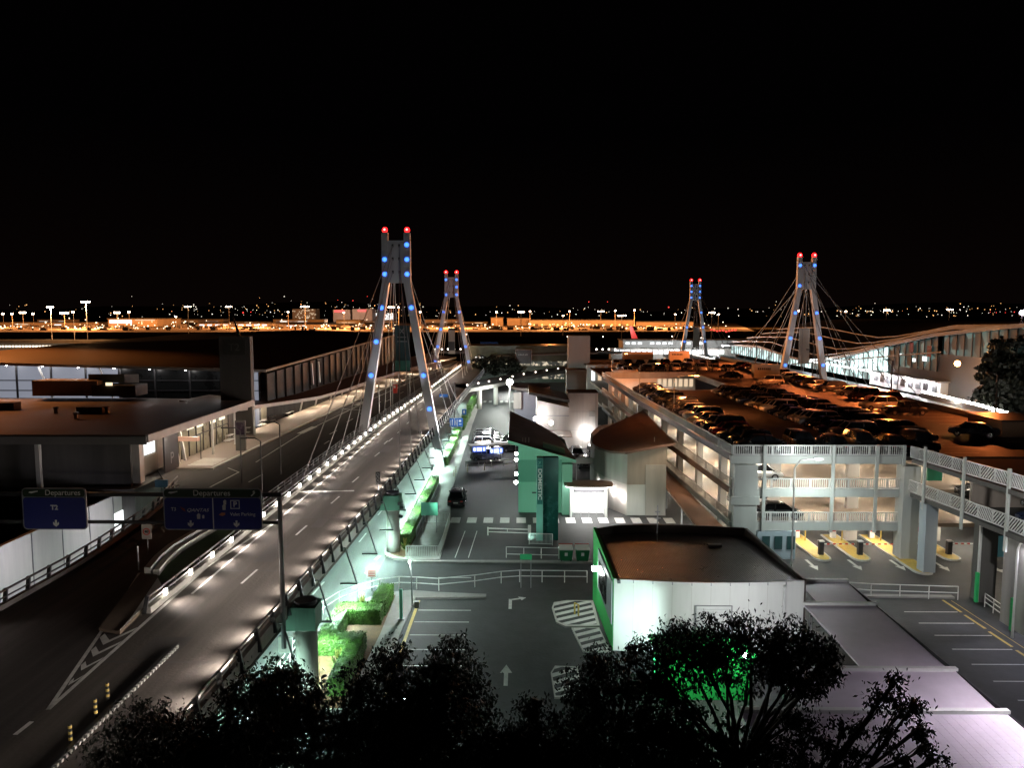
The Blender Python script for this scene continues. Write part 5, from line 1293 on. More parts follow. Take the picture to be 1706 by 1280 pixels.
def make_car(kind):
    P = dict(sedan=dict(L=4.6, W=.9, H=1.45, belt=.92, cab=(-1.75, -1.0, .55, 1.35), hood=.82, tail=.95),
             hatch=dict(L=4.2, W=.88, H=1.5, belt=.95, cab=(-1.95, -1.55, .55, 1.25), hood=.86, tail=.9),
             suv=dict(L=4.7, W=.94, H=1.75, belt=1.1, cab=(-2.2, -1.85, .55, 1.25), hood=1.02, tail=1.0),
             ute=dict(L=5.2, W=.93, H=1.75, belt=1.08, cab=(-.55, -.45, 1.0, 1.6), hood=1.02, tail=1.05))[kind]
    t = thing('parked_car', 'car', 'car', (0, 0, 0)); L = P['L']/2; W = P['W']; b = P['belt']; z0 = .26
    mb = MB(); hd = P['hood']
    secs = [ring(-L, W*.86, .42, P['tail']-.12, .9), ring(-L+.12, W*.95, .32, P['tail']-.02), ring(-L+.6, W, z0, P['tail']), ring(P['cab'][0], W, z0, b), ring(P['cab'][3]-.1, W, z0, b-.02), ring(L-.55, W*.98, z0, hd), ring(L-.15, W*.93, .3, hd-.1), ring(L, W*.8, .4, hd-.25, .9)]
    if kind == 'ute': secs = [ring(-L, W*.9, .45, 1.02), ring(-L+.1, W, .35, 1.05), ring(-.62, W, .3, 1.05)]+secs[4:]
    loft(mb, secs)
    c0, c1, c2, c3 = P['cab']; H = P['H']
    rt = [(c1-.05, W*.66, H-.06), (c1+.25, W*.7, H), (c2-.15, W*.7, H), (c2+.1, W*.66, H-.05)]
    o = []
    for (y, wd, z) in rt: o.append([(wd, y, z-.02), (wd*.8, y, z+.02), (-wd*.8, y, z+.02), (-wd, y, z-.02)])
    loft(mb, o, False)
    for sx in (-1, 1):        # pillars
        for (ya, yb) in ((c3, c2+.1), (lerp(c0, c3, .45), lerp(c1, c2, .48)), (c0, c1)):
            mb.bar((sx*W*.93, ya, b-.03), (sx*W*.68, yb, H-.05), .07, .06)
    body = mb.build('body', CARM['black'], t, True)
    body.material_slots[0].link = 'OBJECT'; body.material_slots[0].material = CARM['black']
    g = MB(); S = []
    for (yb, yt, wb, wt) in ((c0+.03, c1, W*.9, W*.66), (lerp(c0, c3, .5), lerp(c1, c2, .5), W*.9, W*.67), (c3-.05, c2+.06, W*.9, W*.64)):
        S.append([(wb, yb, b-.06), (wt, yt, H-.04), (-wt, yt, H-.04), (-wb, yb, b-.06)])
    loft(g, S); g.build('window_glass', M['carglass'], t)
    for sx in (-1, 1):
        for y in (-L+.85, L-.85):
            w_ = MB(); n = 14; r = .33; xo = sx*(W+.02); xi = sx*(W-.2)
            for q, rr in ((0, r),):
                w_.add([(xi, y+rr*math.cos(2*math.pi*j/n), r+rr*math.sin(2*math.pi*j/n)) for j in range(n)]+[(xo, y+rr*math.cos(2*math.pi*j/n), r+rr*math.sin(2*math.pi*j/n)) for j in range(n)],
                       [tuple(range(n)), tuple(range(n, 2*n))]+[(j, (j+1) % n, (j+1) % n+n, j+n) for j in range(n)])
            w_.cur = 1; xq = sx*(W+.03)
            w_.add([(xq, y+.2*math.cos(2*math.pi*j/n), r+.2*math.sin(2*math.pi*j/n)) for j in range(n)], [tuple(range(n))])
            w_.build('wheel', [M['tyre'], M['rim']], t)
        MB().box(sx*W*.62-.17, sx*W*.62+.17, L-.14, L-.03, hd-.3, hd-.16).build('headlight', M['rim'], t)
        MB().box(sx*W*.7-.14, sx*W*.7+.14, -L-.01, -L+.1, P['tail']-.3, P['tail']-.14).build('taillight', M['red'], t)
        MB().cbox((sx*(W+.06), c3-.15, b+.03), .16, .1, .12).build('mirror', M['black'], t)
    mb = MB(); mb.box(-.26, .26, -L-.02, -L+.03, .55, .67); mb.build('number_plate', M['signwhite'], t)
    return t
PROTO = {}
USED = set()
def car(kind, x, y, z, rot, colour, label, group=None):
    if kind not in PROTO: PROTO[kind] = make_car(kind); r = PROTO[kind]
    else: r = copy_tree(PROTO[kind])
    r.location = (x, y, z); r.rotation_euler = (0, 0, R(rot)); r['label'] = label
    if 'group' in r: del r['group']
    if group: r['group'] = group
    for c in r.children:
        if c.name.startswith('body'): c.material_slots[0].link = 'OBJECT'; c.material_slots[0].material = CARM[colour]
    return r
rnd = random.Random(5)
WORD = dict(sedan='sedan', hatch='hatchback', suv='tall wagon', ute='utility truck')
# ground level
car('suv', -7.2, 86.3, .006, 0, 'black', 'black car driving off alone on the dark forecourt beside the strip hedge')
cl = ['silver', 'black', 'silver', 'tan', 'silver', 'black', 'silver', 'silver', 'charcoal']
for i in range(9):
    car(rnd.choice(['sedan', 'hatch', 'suv']), -5.0-.1*i, 112+i*2.75, .006, -90, cl[i], '%s car packed in the row behind the lit blue sign, %s from it' % (cl[i], nth(i)), 'cars packed behind the lit blue sign')
for i in range(4):
    car(rnd.choice(['sedan', 'hatch']), -.9, 119+i*2.9, .006, -90, 'charcoal', 'charcoal car in the short row left of the dark roof, %s from the camera' % nth(i), 'cars left of the station roof')
for i, (x, y, k) in enumerate([(8.6, 113, 'suv'), (11.2, 114, 'suv'), (9.2, 107, 'hatch'), (11.4, 106.5, 'sedan')]):
    car(k, x, y, .006, 180, 'charcoal', ['dark van fronted car at the foot of the lift tower, left of its lamp', 'dark wagon right under the lift tower wall lamp', 'dark hatchback before the lift tower, nearer the mint building', 'dark sedan before the lift tower, nearer the curved building'][i], 'cars at the foot of the lift tower')
car('sedan', 17.2-3.0, 137, .006, 180, 'white', 'white car with red tail lamps beside the left flank of the car park')
# car park interior
car('hatch', 22.7, 71.5, FL[1], -90, 'white', 'white hatchback on the upper covered floor behind the corner pier')
car('hatch', 22.5, 73.4, FL[0], -90, 'silver', 'silver hatchback on the lower covered floor behind the corner pier')
car('sedan', 23.6, 69.0, FL[0], -90, 'black', 'black sedan against the railing of the lower covered floor')
car('suv', 39.2, 63.2, 6.35, 90, 'black', 'black wagon on the ramp deck behind the diagonal railing, by the green doors')
car('hatch', 41.2, 58.0, 6.65, 90, 'silver', 'silver car with bright roof on the ramp deck behind the diagonal railing')
car('sedan', 38.0, 53.5, 6.85, 90, 'blue', 'blue car low behind the right end of the diagonal railing')
# roof deck
def colour(): return rnd.choices(['black', 'charcoal', 'silver', 'white', 'red', 'blue', 'tan'], [4, 4, 3.2, 2.6, .8, 1, .4])[0]
def cname(c): return {'charcoal': 'charcoal', 'tan': 'tan'}.get(c, c)
for i in range(22):
    y = 70.2+i*2.72
    if 122 < y: break
    c = 'black' if i < 2 else colour(); k = rnd.choice(['sedan', 'hatch', 'suv'])
    car(k, xl(y)+3.6+rnd.uniform(-.3, .3), y, 9.2, 90+rnd.uniform(-2, 2), c, '%s %s in the roof row along the left railing, %s from the front' % (cname(c), WORD[k], nth(i)), 'roof deck cars along the left railing')
for i in range(5):
    x = 26.2+i*2.75; k = ['suv', 'hatch', 'suv', 'sedan', 'suv'][i]; c = ['black', 'black', 'charcoal', 'black', 'black'][i]
    car(k, x, 70.6, 9.2, 0 if i % 2 else 180, c, '%s %s backed to the front roof railing, %s from the left corner' % (c, WORD[k], nth(i)), 'roof deck cars at the front railing')
for i in range(16):
    y = 77+i*2.75; c = 'silver' if i in (0, 9, 12) else colour(); k = rnd.choice(['sedan', 'hatch', 'suv', 'suv'])
    car(k, 33.7+rnd.uniform(-.3, .3)-i*.12, y, 9.2, 90+rnd.uniform(-2, 2), c, '%s %s in the left middle roof row, %s from the front railing' % (cname(c), WORD[k], nth(i)), 'roof deck cars in the middle row')
for i in range(16):
    y = 75+i*2.75; c = colour() if i > 2 else 'black'; k = rnd.choice(['sedan', 'hatch', 'suv'])
    car(k, 39.2+rnd.uniform(-.3, .3)-i*.12, y, 9.2, -90+rnd.uniform(-2, 2), c, '%s %s in the right middle roof row, %s from the front railing' % (cname(c), WORD[k], nth(i)), 'roof deck cars in the middle row')
car('suv', 47.3, 100.2, 9.2, 92, 'white', 'white wagon standing side-on alone in the roof lane')
car('ute', 48.2, 95.2, 9.2, -88, 'black', 'black utility truck just before the lone white wagon on the roof')
car('sedan', 46.9, 78.5, 9.2, 60, 'charcoal', 'charcoal sedan at the right end of the roof by the dark parapet')
for i in range(14):
    y = 107+i*5.2; c = ['red', 'charcoal', 'white', 'black', 'silver', 'black', 'black', 'white', 'charcoal', 'black', 'silver', 'black', 'red', 'black'][i]; k = rnd.choice(['sedan', 'hatch', 'suv'])
    car(k, 50.6+rnd.uniform(-.5, .5), y, 9.2, 90+rnd.uniform(-8, 8), c, '%s %s along the right roof parapet, %s beyond the lone white wagon' % (c, WORD[k], nth(i)), 'roof deck cars along the right parapet')
for i in range(9):
    c = colour(); k = rnd.choice(['sedan', 'hatch', 'suv']); x = 22+i*2.9
    car(k, x, 166+rnd.uniform(-.4, .4), 9.2, rnd.choice([0, 180]), c, '%s %s in the cross row behind the roof opening, %s from the left' % (cname(c), WORD[k], nth(i)), 'roof deck cars in the far cross rows')
for i in range(9):
    c = colour(); k = rnd.choice(['sedan', 'hatch', 'suv']); x = 23+i*2.9
    car(k, x, 182+rnd.uniform(-.4, .4), 9.2, rnd.choice([0, 180]), c, '%s %s in the farthest roof cross row, %s from the left' % (cname(c), WORD[k], nth(i)), 'roof deck cars in the far cross rows')
car('ute', 21.6, 156.0, 9.2, -88, 'white', 'white utility truck side-on by the parapet of the roof opening')
car('sedan', 40.5, 146, 9.2, 70, 'black', 'black sedan on the strip beside the roof opening')
car('suv', 44.0, 134, 9.2, 75, 'silver', 'silver wagon between the roof opening and the middle rows')
# roof signs / site huts
for i, (x, y, w_, lab) in enumerate([(47.3, 146, 4.9, 'long pale board hut on the roof near the banner pylon'), (41.0, 196, 5.2, 'pale board hut at the far end of the roof near the white pier'), (31.5, 203, 8, 'wide low pale board at the far left end of the roof')]):
    t = thing('board_hut', lab, 'hut', (x, y, 9.2))
    MB().box(x-w_/2, x+w_/2, y, y+1.6, 9.4, 12.0 if i < 2 else 11.4).build('board', mat('hut_board', (.72, .64, .5), .6, 0, .08, .6), t)
    mb = MB()
    for k in range(7 if i < 2 else 0): mb.box(x-w_*.36+k*w_*.075, x-w_*.36+k*w_*.075+w_*.05, y-.03, y-.01, 10.95, 11.35)
    if i < 2: mb.build('letter_row', M['darkmetal'], t)
    for sx in (-.4, .4): MB().box(x+sx*w_-.1, x+sx*w_+.1, y+.2, y+1.4, 9.2, 9.4).build('foot', M['darkmetal'], t)
# ------------------------------------------------------------------ hedges, plants
def hedge(label, x0, x1, y0, y1, h, n, group=None, z=.14):
    t = thing('hedge', label, 'hedge', ((x0+x1)/2, (y0+y1)/2, z), group)
    r = random.Random(hash(label) % 999)
    mb = MB(); nx = max(2, int((x1-x0)/.35)); ny = max(2, int((y1-y0)/.35))
    if ny > 60: ny = 60
    def J(v): return v+r.uniform(-.05, .05)
    # rough box core
    top = [[(J(lerp(x0+.1, x1-.1, i/nx)), J(lerp(y0+.1, y1-.1, j/ny)), z+h-.06+r.uniform(-.05, .05)) for j in range(ny+1)] for i in range(nx+1)]
    P = [p for row in top for p in row]
    mb.add(P, [(i*(ny+1)+j, (i+1)*(ny+1)+j, (i+1)*(ny+1)+j+1, i*(ny+1)+j+1) for i in range(nx) for j in range(ny)])
    mb.box(x0+.08, x1-.08, y0+.08, y1-.08, z, z+h-.14)
    # leaf flakes over the faces
    A_top = (x1-x0)*(y1-y0); A_s = (y1-y0)*h; A_f = (x1-x0)*h; T = A_top+2*A_s+2*A_f
    for i in range(int(n*1.8)):
        q = r.uniform(0, T)
        if q < A_top: p = Vector((r.uniform(x0, x1), r.uniform(y0, y1), z+h+r.uniform(-.06, .05))); nr = Vector((0, 0, 1))
        elif q < A_top+2*A_s: s = r.choice((0, 1)); p = Vector(((x0, x1)[s]+r.uniform(-.05, .05), r.uniform(y0, y1), z+r.uniform(0, h))); nr = Vector((2*s-1, 0, .3))
        else: s = r.choice((0, 1)); p = Vector((r.uniform(x0, x1), (y0, y1)[s]+r.uniform(-.05, .05), z+r.uniform(0, h))); nr = Vector((0, 2*s-1, .3))
        nr = (nr+Vector((r.uniform(-1, 1), r.uniform(-1, 1), r.uniform(-1, 1)))*.5).normalized()
        u = nr.orthogonal().normalized(); u.rotate(Matrix.Rotation(r.uniform(0, 6.3), 3, nr)); v = nr.cross(u); s = r.uniform(.05, .10)
        mb.add([p-u*s*.5, p+v*s, p+u*s*.5, p-v*s*.6], [(0, 1, 2, 3)])
    mb.build('foliage', M['leaf'], t)
    return t
hedge('block of clipped hedge at the top of the zigzag, against the curved fence', -10.75, -9.65, 53.1, 56.6, 1.15, 1600)
hedge('wide clipped hedge bar below the spiky plant in the zigzag garden', -13.0, -9.75, 51.5, 53.0, 1.1, 2200)
hedge('short clipped hedge link on the fence side of the zigzag', -13.1, -12.0, 48.0, 51.4, 1.1, 1700)
hedge('lower clipped hedge bar beside the nearest viaduct column', -12.9, -10.0, 46.6, 47.9, 1.1, 1900)
hedge('clipped hedge arm running down into the gum trees', -10.95, -9.95, 41.5, 46.5, 1.05, 2200)
hedge('longest strip hedge, beside the round column on the island', -11.35, -10.25, 70, 95.5, 1.1, 6000)
for i, (a, b, x0, x1, h) in enumerate([(107.2, 125, -11.35, -10.2, 1.25), (128, 138, -11.7, -10.5, 1.2), (140, 147, -11.5, -10.3, 1.3), (150, 160, -11.6, -10.3, 1.3), (166, 186, -11.7, -10.5, 1.6)]):
    hedge('dark gapped strip hedge along the lower road, %s beyond the pylon foot' % nth(i), x0, x1, a, b, h, 2600, 'strip hedges beyond the pylon')
def spiky(label, x, y, r_, n=46, h=.9, z=.16):
    t = thing('spiky_plant', label, 'plant', (x, y, z)); r = random.Random(int(x*100))
    mb = MB()
    for i in range(n):
        a = r.uniform(0, 6.283); e = r.uniform(.25, 1.3); L_ = r.uniform(.7, 1)*h*1.2
        d = Vector((math.cos(a)*math.cos(e), math.sin(a)*math.cos(e), math.sin(e))); s = Vector((-math.sin(a), math.cos(a), 0))
        p0 = Vector((x, y, z+.05)); p1 = p0+d*L_*.6; p2 = p0+d*L_+Vector((0, 0, -.25*L_*math.cos(e)))
        mb.add([p0-s*.03, p0+s*.03, p1+s*.05, p1-s*.05, p2], [(0, 1, 2, 3), (3, 2, 4)])
    mb.build('leaves', M['leaf2'], t)
    mb = MB()
    for i in range(6):
        a = r.uniform(0, 6.28); mb.tube([(x, y, z), (x+.2*math.cos(a), y+.2*math.sin(a), z+h*1.15)], .015, 4)
    mb.build('flower_stalk', M['yellow'], t)
spiky('spiky plant ringed by the top of the hedge zigzag', -11.6, 54.2, 1, 80, 1.1)
spiky('spiky plant in the mulch pocket right of the nearest column', -11.2, 45.2, 1, 60, 1.0)
spiky('spiky plant hard against the left of the nearest column', -12.9, 44.0, 1, 70, 1.2)
spiky('small yellowish plant on the island tip by the round column', -10.6, 68.3, 1, 40, 1.0)

# ------------------------------------------------------------------ fences
def rail_fence(name, label, pts, h=1.0, rails=(.5, 1.0), step=2.0, r_=.035, m=None, mesh=0):
    t = thing(name, label, 'fence', (pts[0][0], pts[0][1], 0))
    m = m or M['whitemetal']; pts = [Vector((p[0], p[1], 0)) for p in pts]
    mb = MB()
    for z in rails: mb.tube([p+Vector((0, 0, z)) for p in pts], r_, 6)
    mb.build('rail', m, t)
    for a, b in zip(pts, pts[1:]):
        L_ = (b-a).length; n = max(1, round(L_/step))
        for k in range(n):
            p = a.lerp(b, k/n); MB().tube([p, p+Vector((0, 0, h))], r_*1.1, 6).build('post', m, t)
    MB().tube([pts[-1], pts[-1]+Vector((0, 0, h))], r_*1.1, 6).build('post', m, t)
    if mesh:
        mb = MB()
        for a, b in zip(pts, pts[1:]):
            n = int((b-a).length/mesh)
            for k in range(n):
                p = a.lerp(b, (k+.5)/n); mb.bar(p+Vector((0, 0, .1)), p+Vector((0, 0, h)), .03)
        mb.build('baluster', m, t)
    return t
rail_fence('tube_fence', 'long white two rail fence curving round the hedge garden and across the lot', [(-14.4, 38), (-14.45, 46), (-14.3, 53.6), (-13.6, 55.6), (-12.5, 57), (-11, 58.3), (-9.6, 58.9), (-8.2, 58.8), (-6.4, 58.5), (-3.6, 59.3), (-1.5, 60.2), (0, 60.5), (5.5, 60.4)], 1.0, (.52, 1.0), 2.1)
rail_fence('tube_fence', 'short looped rail fence left of the green waste bins', [(-1.2, 66.7), (3.5, 66.4)], 1.0, (.35, 1.0), 1.5)
rail_fence('tube_fence', 'white two rail fence right of the awning roofs with a stouter end post', [(23.5, 58.2), (27.2, 57.5), (33.6, 57.0)], 1.05, (.55, 1.05), 2.0)
rail_fence('tube_fence', 'short rail fence at the foot of the big concrete pier', [(34.8, 55.6), (34.6, 53.2)], 1.05, (.4, .75, 1.05), 1.2)
rail_fence('barred_fence', 'white barred barrier across the end of the hedge island', [(-10.2, 66.5), (-7.3, 66.6), (-7.2, 70), (-7.3, 77.8), (-9.9, 77.9)], 1.1, (.12, 1.1), 2.4, .035, None, .16)
rail_fence('barred_fence', 'small barred panel at the foot of the sign totem', [(.9, 70.6), (3.1, 70.4)], 1.1, (.12, 1.1), 2.2, .03, None, .12)
rail_fence('barred_fence', 'dark gate rail along the inside of the longest strip hedge', [(-10.0, 72), (-9.9, 92)], 1.1, (.2, 1.1), 2.5, .035, M['greymetal'], .5)
rail_fence('tube_fence', 'low pale rail fence before the lit blue sign', [(-7.6, 106), (-4, 106.6), (-.6, 107.8)], .95, (.4, .95), 1.6)
t = thing('barrier_gate', 'white two rail boom gate left of the sign totem', 'boom gate', (.9, 72, 0))
MB().cbox((.95, 72.2, .7), .3, .4, 1.4).build('cabinet', M['whitemetal'], t)
mb = MB(); mb.bar((.9, 72.2, 1.0), (-3.1, 72.6, 1.0), .08); mb.bar((.9, 72.2, .65), (-3.1, 72.6, .65), .06); mb.bar((-3.1, 72.6, .3), (-3.1, 72.6, 1.1), .12); mb.bar((-1.2, 72.4, .65), (-1.2, 72.4, 1), .05)
mb.build('boom', M['whitemetal'], t)
for i, (x, y) in enumerate([(-8.75, 99.9), (-8.7, 102.3), (-7.2, 103.4), (-4.9, 104.6)]):
    t = thing('bollard', 'slim pale bollard at the pavement corner near the blue signs, %s from the camera' % nth(i), 'bollard', (x, y, .1), 'pale bollards at the pavement corner')
    MB().cyl(x, y, 0, 1.05, .07, .06, 10).build('post', mat('bollard_cream', (.6, .5, .36), .6, 0, .08, 2), t)
    MB().cyl(x, y, .8, .92, .075, .075, 10).build('band', M['signwhite'], t)
# bins
for i, x in enumerate((4.1, 5.55)):
    t = thing('waste_bin', ('green wheeled bin with a red edged lid, nearer the looped rail', 'green wheeled bin with a red edged lid, against the green wall')[i], 'bin', (x, 65.9, 0))
    mb = MB(); mb.add([(x-.5, 65.5, .12), (x+.5, 65.5, .12), (x+.5, 66.3, .12), (x-.5, 66.3, .12), (x-.6, 65.35, 1.15), (x+.6, 65.35, 1.15), (x+.6, 66.4, 1.15), (x-.6, 66.4, 1.15)],
        [(0, 3, 2, 1), (4, 5, 6, 7), (0, 1, 5, 4), (1, 2, 6, 5), (2, 3, 7, 6), (3, 0, 4, 7)]); mb.build('body', mat('bin_green', (.01, .16, .06), .45, 0, .1, 2), t)
    MB().slab([(x-.62, 65.33, 1.2), (x+.62, 65.33, 1.2), (x+.6, 66.42, 1.34), (x-.6, 66.42, 1.34)], .07).build('lid', M['signwhite'], t)
    MB().box(x-.62, x+.62, 66.43, 66.5, 1.15, 1.4).build('lid_edge', M['red'], t)
    MB().cbox((x, 65.4, .75), .26, .03, .3).build('sticker', M['signwhite'], t)
    for sx in (-.4, .4): MB().tube([(x+sx-.05, 65.5, .1), (x+sx+.05, 65.5, .1)], .1, 10).build('wheel', M['tyre'], t)
# lit blue canopy signs at the packed car row
t = thing('entry_canopy', 'pale barrier canopy with two glowing blue lane signs', 'canopy', (-4, 108, 0))
a, b = (-7.2, 108.5), (-.4, 110.4)
MB().slab([(a[0], a[1], 2.75), (b[0], b[1], 2.75), (b[0]-.3, b[1]+1.2, 2.85), (a[0]-.3, a[1]+1.2, 2.85)], .18).build('roof', M['offwhite'], t)
for f in (.05, .35, .65, .97): MB().tube([(lerp(a[0], b[0], f), lerp(a[1], b[1], f)+.4, 0), (lerp(a[0], b[0], f), lerp(a[1], b[1], f)+.4, 2.6)], .06, 6).build('post', M['greymetal'], t)
for f0, f1, z0 in ((.06, .34, 1.85), (.42, .70, 1.5)):
    q = lambda f: Vector((lerp(a[0], b[0], f), lerp(a[1], b[1], f)-.05, 0))
    p0, p1 = q(f0), q(f1); s = MB(); s.add([(p0.x, p0.y, z0), (p1.x, p1.y, z0), (p1.x, p1.y, z0+.75), (p0.x, p0.y, z0+.75)], [(0, 1, 2, 3)]); g = s.build('lit_sign', E_['signglow'], t)
    s = MB()
    for u0, u1 in ((.08, .2), (.32, .68), (.8, .92)):
        c0 = p0.lerp(p1, u0); c1 = p0.lerp(p1, u1); s.add([(c0.x, c0.y-.02, z0+.14), (c1.x, c1.y-.02, z0+.14), (c1.x, c1.y-.02, z0+.6), (c0.x, c0.y-.02, z0+.6)], [(0, 1, 2, 3)])
    s.build('lit_symbol', E_['signlit'], t)
t = thing('lit_display', 'white lit display board at the pylon foot beside the lower road', 'display', (-12.1, 104.5, 0))
MB().box(-12.5, -11.9, 104.2, 104.4, .9, 3.2).build('screen', emi('display_glow', (.9, 1, .97), 1.0), t); MB().box(-12.3, -12.1, 104.3, 104.4, 0, .9).build('post', M['greymetal'], t)
lamp((-6, 121, 5.5), 4200, (.95, .98, 1), 'POINT', .4)
lamp((-4.5, 140, 6), 3500, (.95, 1, .95), 'POINT', .4)
lamp((-5, 172, 4.2), 3800, (.95, 1, .92), 'POINT', .4)
lamp((-14, 178, 4.0), 4200, (.7, 1, .88), 'POINT', .3)

# ------------------------------------------------------------------ gum trees
def gum(name, label, base, h_trunk, blobs, nleaf0, seed, limbs=True, lsz=(.11, .23), group=None, wd=.19):
    r = random.Random(seed); base = Vector(base); nleaf = int(nleaf0*1.35) if seed < 8 else nleaf0
    t = thing(name, label, 'tree', base, group)
    trunk = MB(); top = base+Vector((r.uniform(-.3, .3), r.uniform(-.3, .3), h_trunk))
    rad = .12+.018*h_trunk
    trunk.tube([base, base.lerp(top, .35)+Vector((r.uniform(-.15, .15), 0, 0)), base.lerp(top, .7), top], rad, 8, rad*.62)
    vol = sum(b[1]*b[1] for b in blobs)
    lf = MB()
    for c, br, dens in blobs:
        c = Vector(c)
        m1 = top.lerp(c, .45)+Vector((r.uniform(-.4, .4), r.uniform(-.4, .4), r.uniform(-.1, .35)))
        trunk.tube([top-Vector((0, 0, .3)), m1, c], rad*.5, 6, .035)
        for k in range(5):
            d = Vector((r.gauss(0, 1), r.gauss(0, 1), r.gauss(.2, .8))).normalized()*br*.85
            trunk.tube([m1.lerp(c, r.uniform(.4, 1)), c+d*.5+Vector((0, 0, .1)), c+d], .035, 4, .008)
        n = int(nleaf*dens*br*br/vol); per = 34; ncl = max(4, n//per)
        for k in range(ncl):
            d = Vector((r.gauss(0, 1), r.gauss(0, 1), r.gauss(0, .85))).normalized()
            cc = c+d*br*(r.uniform(.1, 1.25)**.55); cs = r.choice((.13, .18, .26))*(.6+.4*min(1, br/1.1))*(1 if seed < 8 else 2.6)
            for j in range(per):
                p = cc+Vector((r.gauss(0, cs), r.gauss(0, cs), r.gauss(0, cs*.7)))
                dn = Vector((r.uniform(-.7, .7), r.uniform(-.7, .7), -1+r.uniform(-.2, .9))).normalized()
                s = dn.cross(Vector((r.gauss(0, 1), r.gauss(0, 1), r.gauss(0, .4)))).normalized()
                L_ = r.uniform(*lsz); W_ = L_*wd
                lf.add([p, p+dn*L_*.45+s*W_, p+dn*L_, p+dn*L_*.45-s*W_], [(0, 1, 2, 3)])
    trunk.build('trunk', M['bark'], t, True)
    lf.build('crown', M['treeleaf'], t)
    return t
def bl(Y, *c): return [(D(q[0], q[1], Y+q[3]), q[2]*Y/FPX, q[4] if len(q) > 4 else 1) for q in c]
gum('gum_tree', 'dark gum tree at the bottom left, its crown over the roadway parapet', (-13.5, 25, 0), 5.5,
    bl(25, (240, 1215, 48, 0), (290, 1260, 60, -1), (350, 1225, 50, 1), (420, 1160, 48, 0), (440, 1230, 60, -1), (380, 1280, 60, 0), (240, 1290, 60, 0), (470, 1130, 36, 1), (505, 1175, 46, 0), (520, 1260, 60, 0), (190, 1265, 50, 0), (330, 1290, 60, 0), (470, 1190, 60, 1), (420, 1240, 60, 1)), 30000, 1)
gum('gum_tree', 'gum tree with twiggy gaps in its crown, between the hedge arm and the bay lines', (-6.9, 26, 0), 5,
    bl(26, (600, 1140, 38, 0), (650, 1100, 32, 1), (665, 1150, 52, 0), (610, 1200, 62, -1), (700, 1200, 60, 0), (560, 1210, 40, 1), (580, 1280, 60, 0), (680, 1280, 60, 0), (650, 1235, 60, 1)), 13500, 2)
gum('gum_tree', 'rounded dark gum tree standing before the straight white arrow', (-3.2, 27, 0), 5,
    bl(27, (750, 1095, 36, 0), (735, 1140, 52, 0), (775, 1150, 50, 1), (760, 1205, 66, -1), (700, 1230, 56, 0), (800, 1240, 50, 0), (740, 1290, 70, 0), (860, 1290, 45, 0), (820, 1275, 60, 0), (690, 1275, 60, 0)), 17000, 3)
gum('small_gum_tree', 'small gum sapling below the straight white arrow', (.6, 27, 0), 3.0,
    bl(27, (890, 1190, 28, 0), (870, 1225, 36, 0), (920, 1240, 36, 1), (880, 1280, 46, 0), (940, 1285, 46, 0), (850, 1260, 40, 0), (910, 1275, 50, 0)), 8500, 4)
gum('gum_tree', 'dense gum tree hiding the foot of the green wall', (3.5, 28, 0), 5,
    bl(28, (1000, 1105, 34, 0), (980, 1150, 48, 0), (1040, 1140, 40, 1), (1020, 1190, 62, 0), (960, 1210, 50, -1), (1080, 1220, 50, 0), (1000, 1270, 70, 0), (1080, 1290, 60, 0), (1050, 1085, 22, 0), (1120, 1200, 46, 0), (960, 1275, 60, 0), (1130, 1270, 50, 0)), 18000, 5)
gum('gum_tree', 'wide spreading gum tree with bare forked limbs before the white wall', (8.0, 27, 0), 5.2,
    bl(27, (1090, 1090, 36, 0), (1130, 1070, 40, 1), (1190, 1068, 44, 0), (1250, 1070, 44, -1), (1310, 1070, 44, 0), (1355, 1085, 36, 0), (1370, 1125, 30, 1), (1290, 1105, 40, 0), (1170, 1110, 40, 0), (1110, 1140, 30, 0), (1345, 1150, 24, 0), (1150, 1255, 44, 0), (1270, 1270, 34, 0), (1330, 1200, 26, 0), (1210, 1120, 40, 1, .45), (1250, 1145, 30, 0, .35), (1090, 1150, 40, 0, .7), (1140, 1180, 36, 0, .4), (1215, 1210, 30, 0, .3), (1300, 1240, 34, 0, .5), (1210, 1285, 50, 0, .7), (1320, 1130, 34, 0, .8), (1100, 1240, 50, 0, .8), (1380, 1110, 22, 0)), 24000, 6)
gum('gum_tree', 'light open gum branchwork over the awning roofs', (9.6, 25, 0), 4.0,
    bl(25, (1492, 1138, 17, 0), (1470, 1165, 24, 0), (1508, 1180, 22, 1), (1525, 1172, 12, 0), (1442, 1205, 20, 0, .7), (1405, 1215, 20, 0, .7), (1385, 1255, 26, 0), (1535, 1215, 20, 0), (1545, 1245, 18, 1), (1480, 1225, 26, 0, .6), (1350, 1225, 24, 0, .8), (1330, 1270, 34, 0), (1500, 1268, 22, 0, .6), (1430, 1275, 26, 0, .7), (1560, 1268, 14, 0)), 4000, 7)
gum('broad_tree', 'black broad tree at the right edge before the office wing', (84, 128, 0), 8,
    bl(128, (1690, 590, 34, 0), (1665, 625, 26, 0), (1700, 640, 46, 3), (1670, 670, 30, 0), (1700, 690, 40, 0), (1640, 650, 14, 0), (1720, 620, 40, 0), (1655, 600, 12, 0)), 15000, 8, lsz=(.5, 1.0), wd=.4)
lamp((-3, 204, 4), 6000, (.95, 1, .92), 'POINT', .4)
for i, (x, y, w_) in enumerate(((-12, 228, 1), (-7.5, 230, 1.2), (-2.8, 229, .9))):
    gum('street_tree', 'small green street tree before the dim hall, %s of three beside the lit portal' % nth(i), (x, y, 0), 3.5, [((x, y, 6.0), 2.3*w_, 1), ((x+1.3, y, 5.0), 1.6*w_, 1), ((x-1.3, y, 5.2), 1.6*w_, 1), ((x+.2, y, 7.6), 1.4*w_, 1)], 1900, 30+i, lsz=(.5, .9), wd=.4, group='street trees before the dim hall')
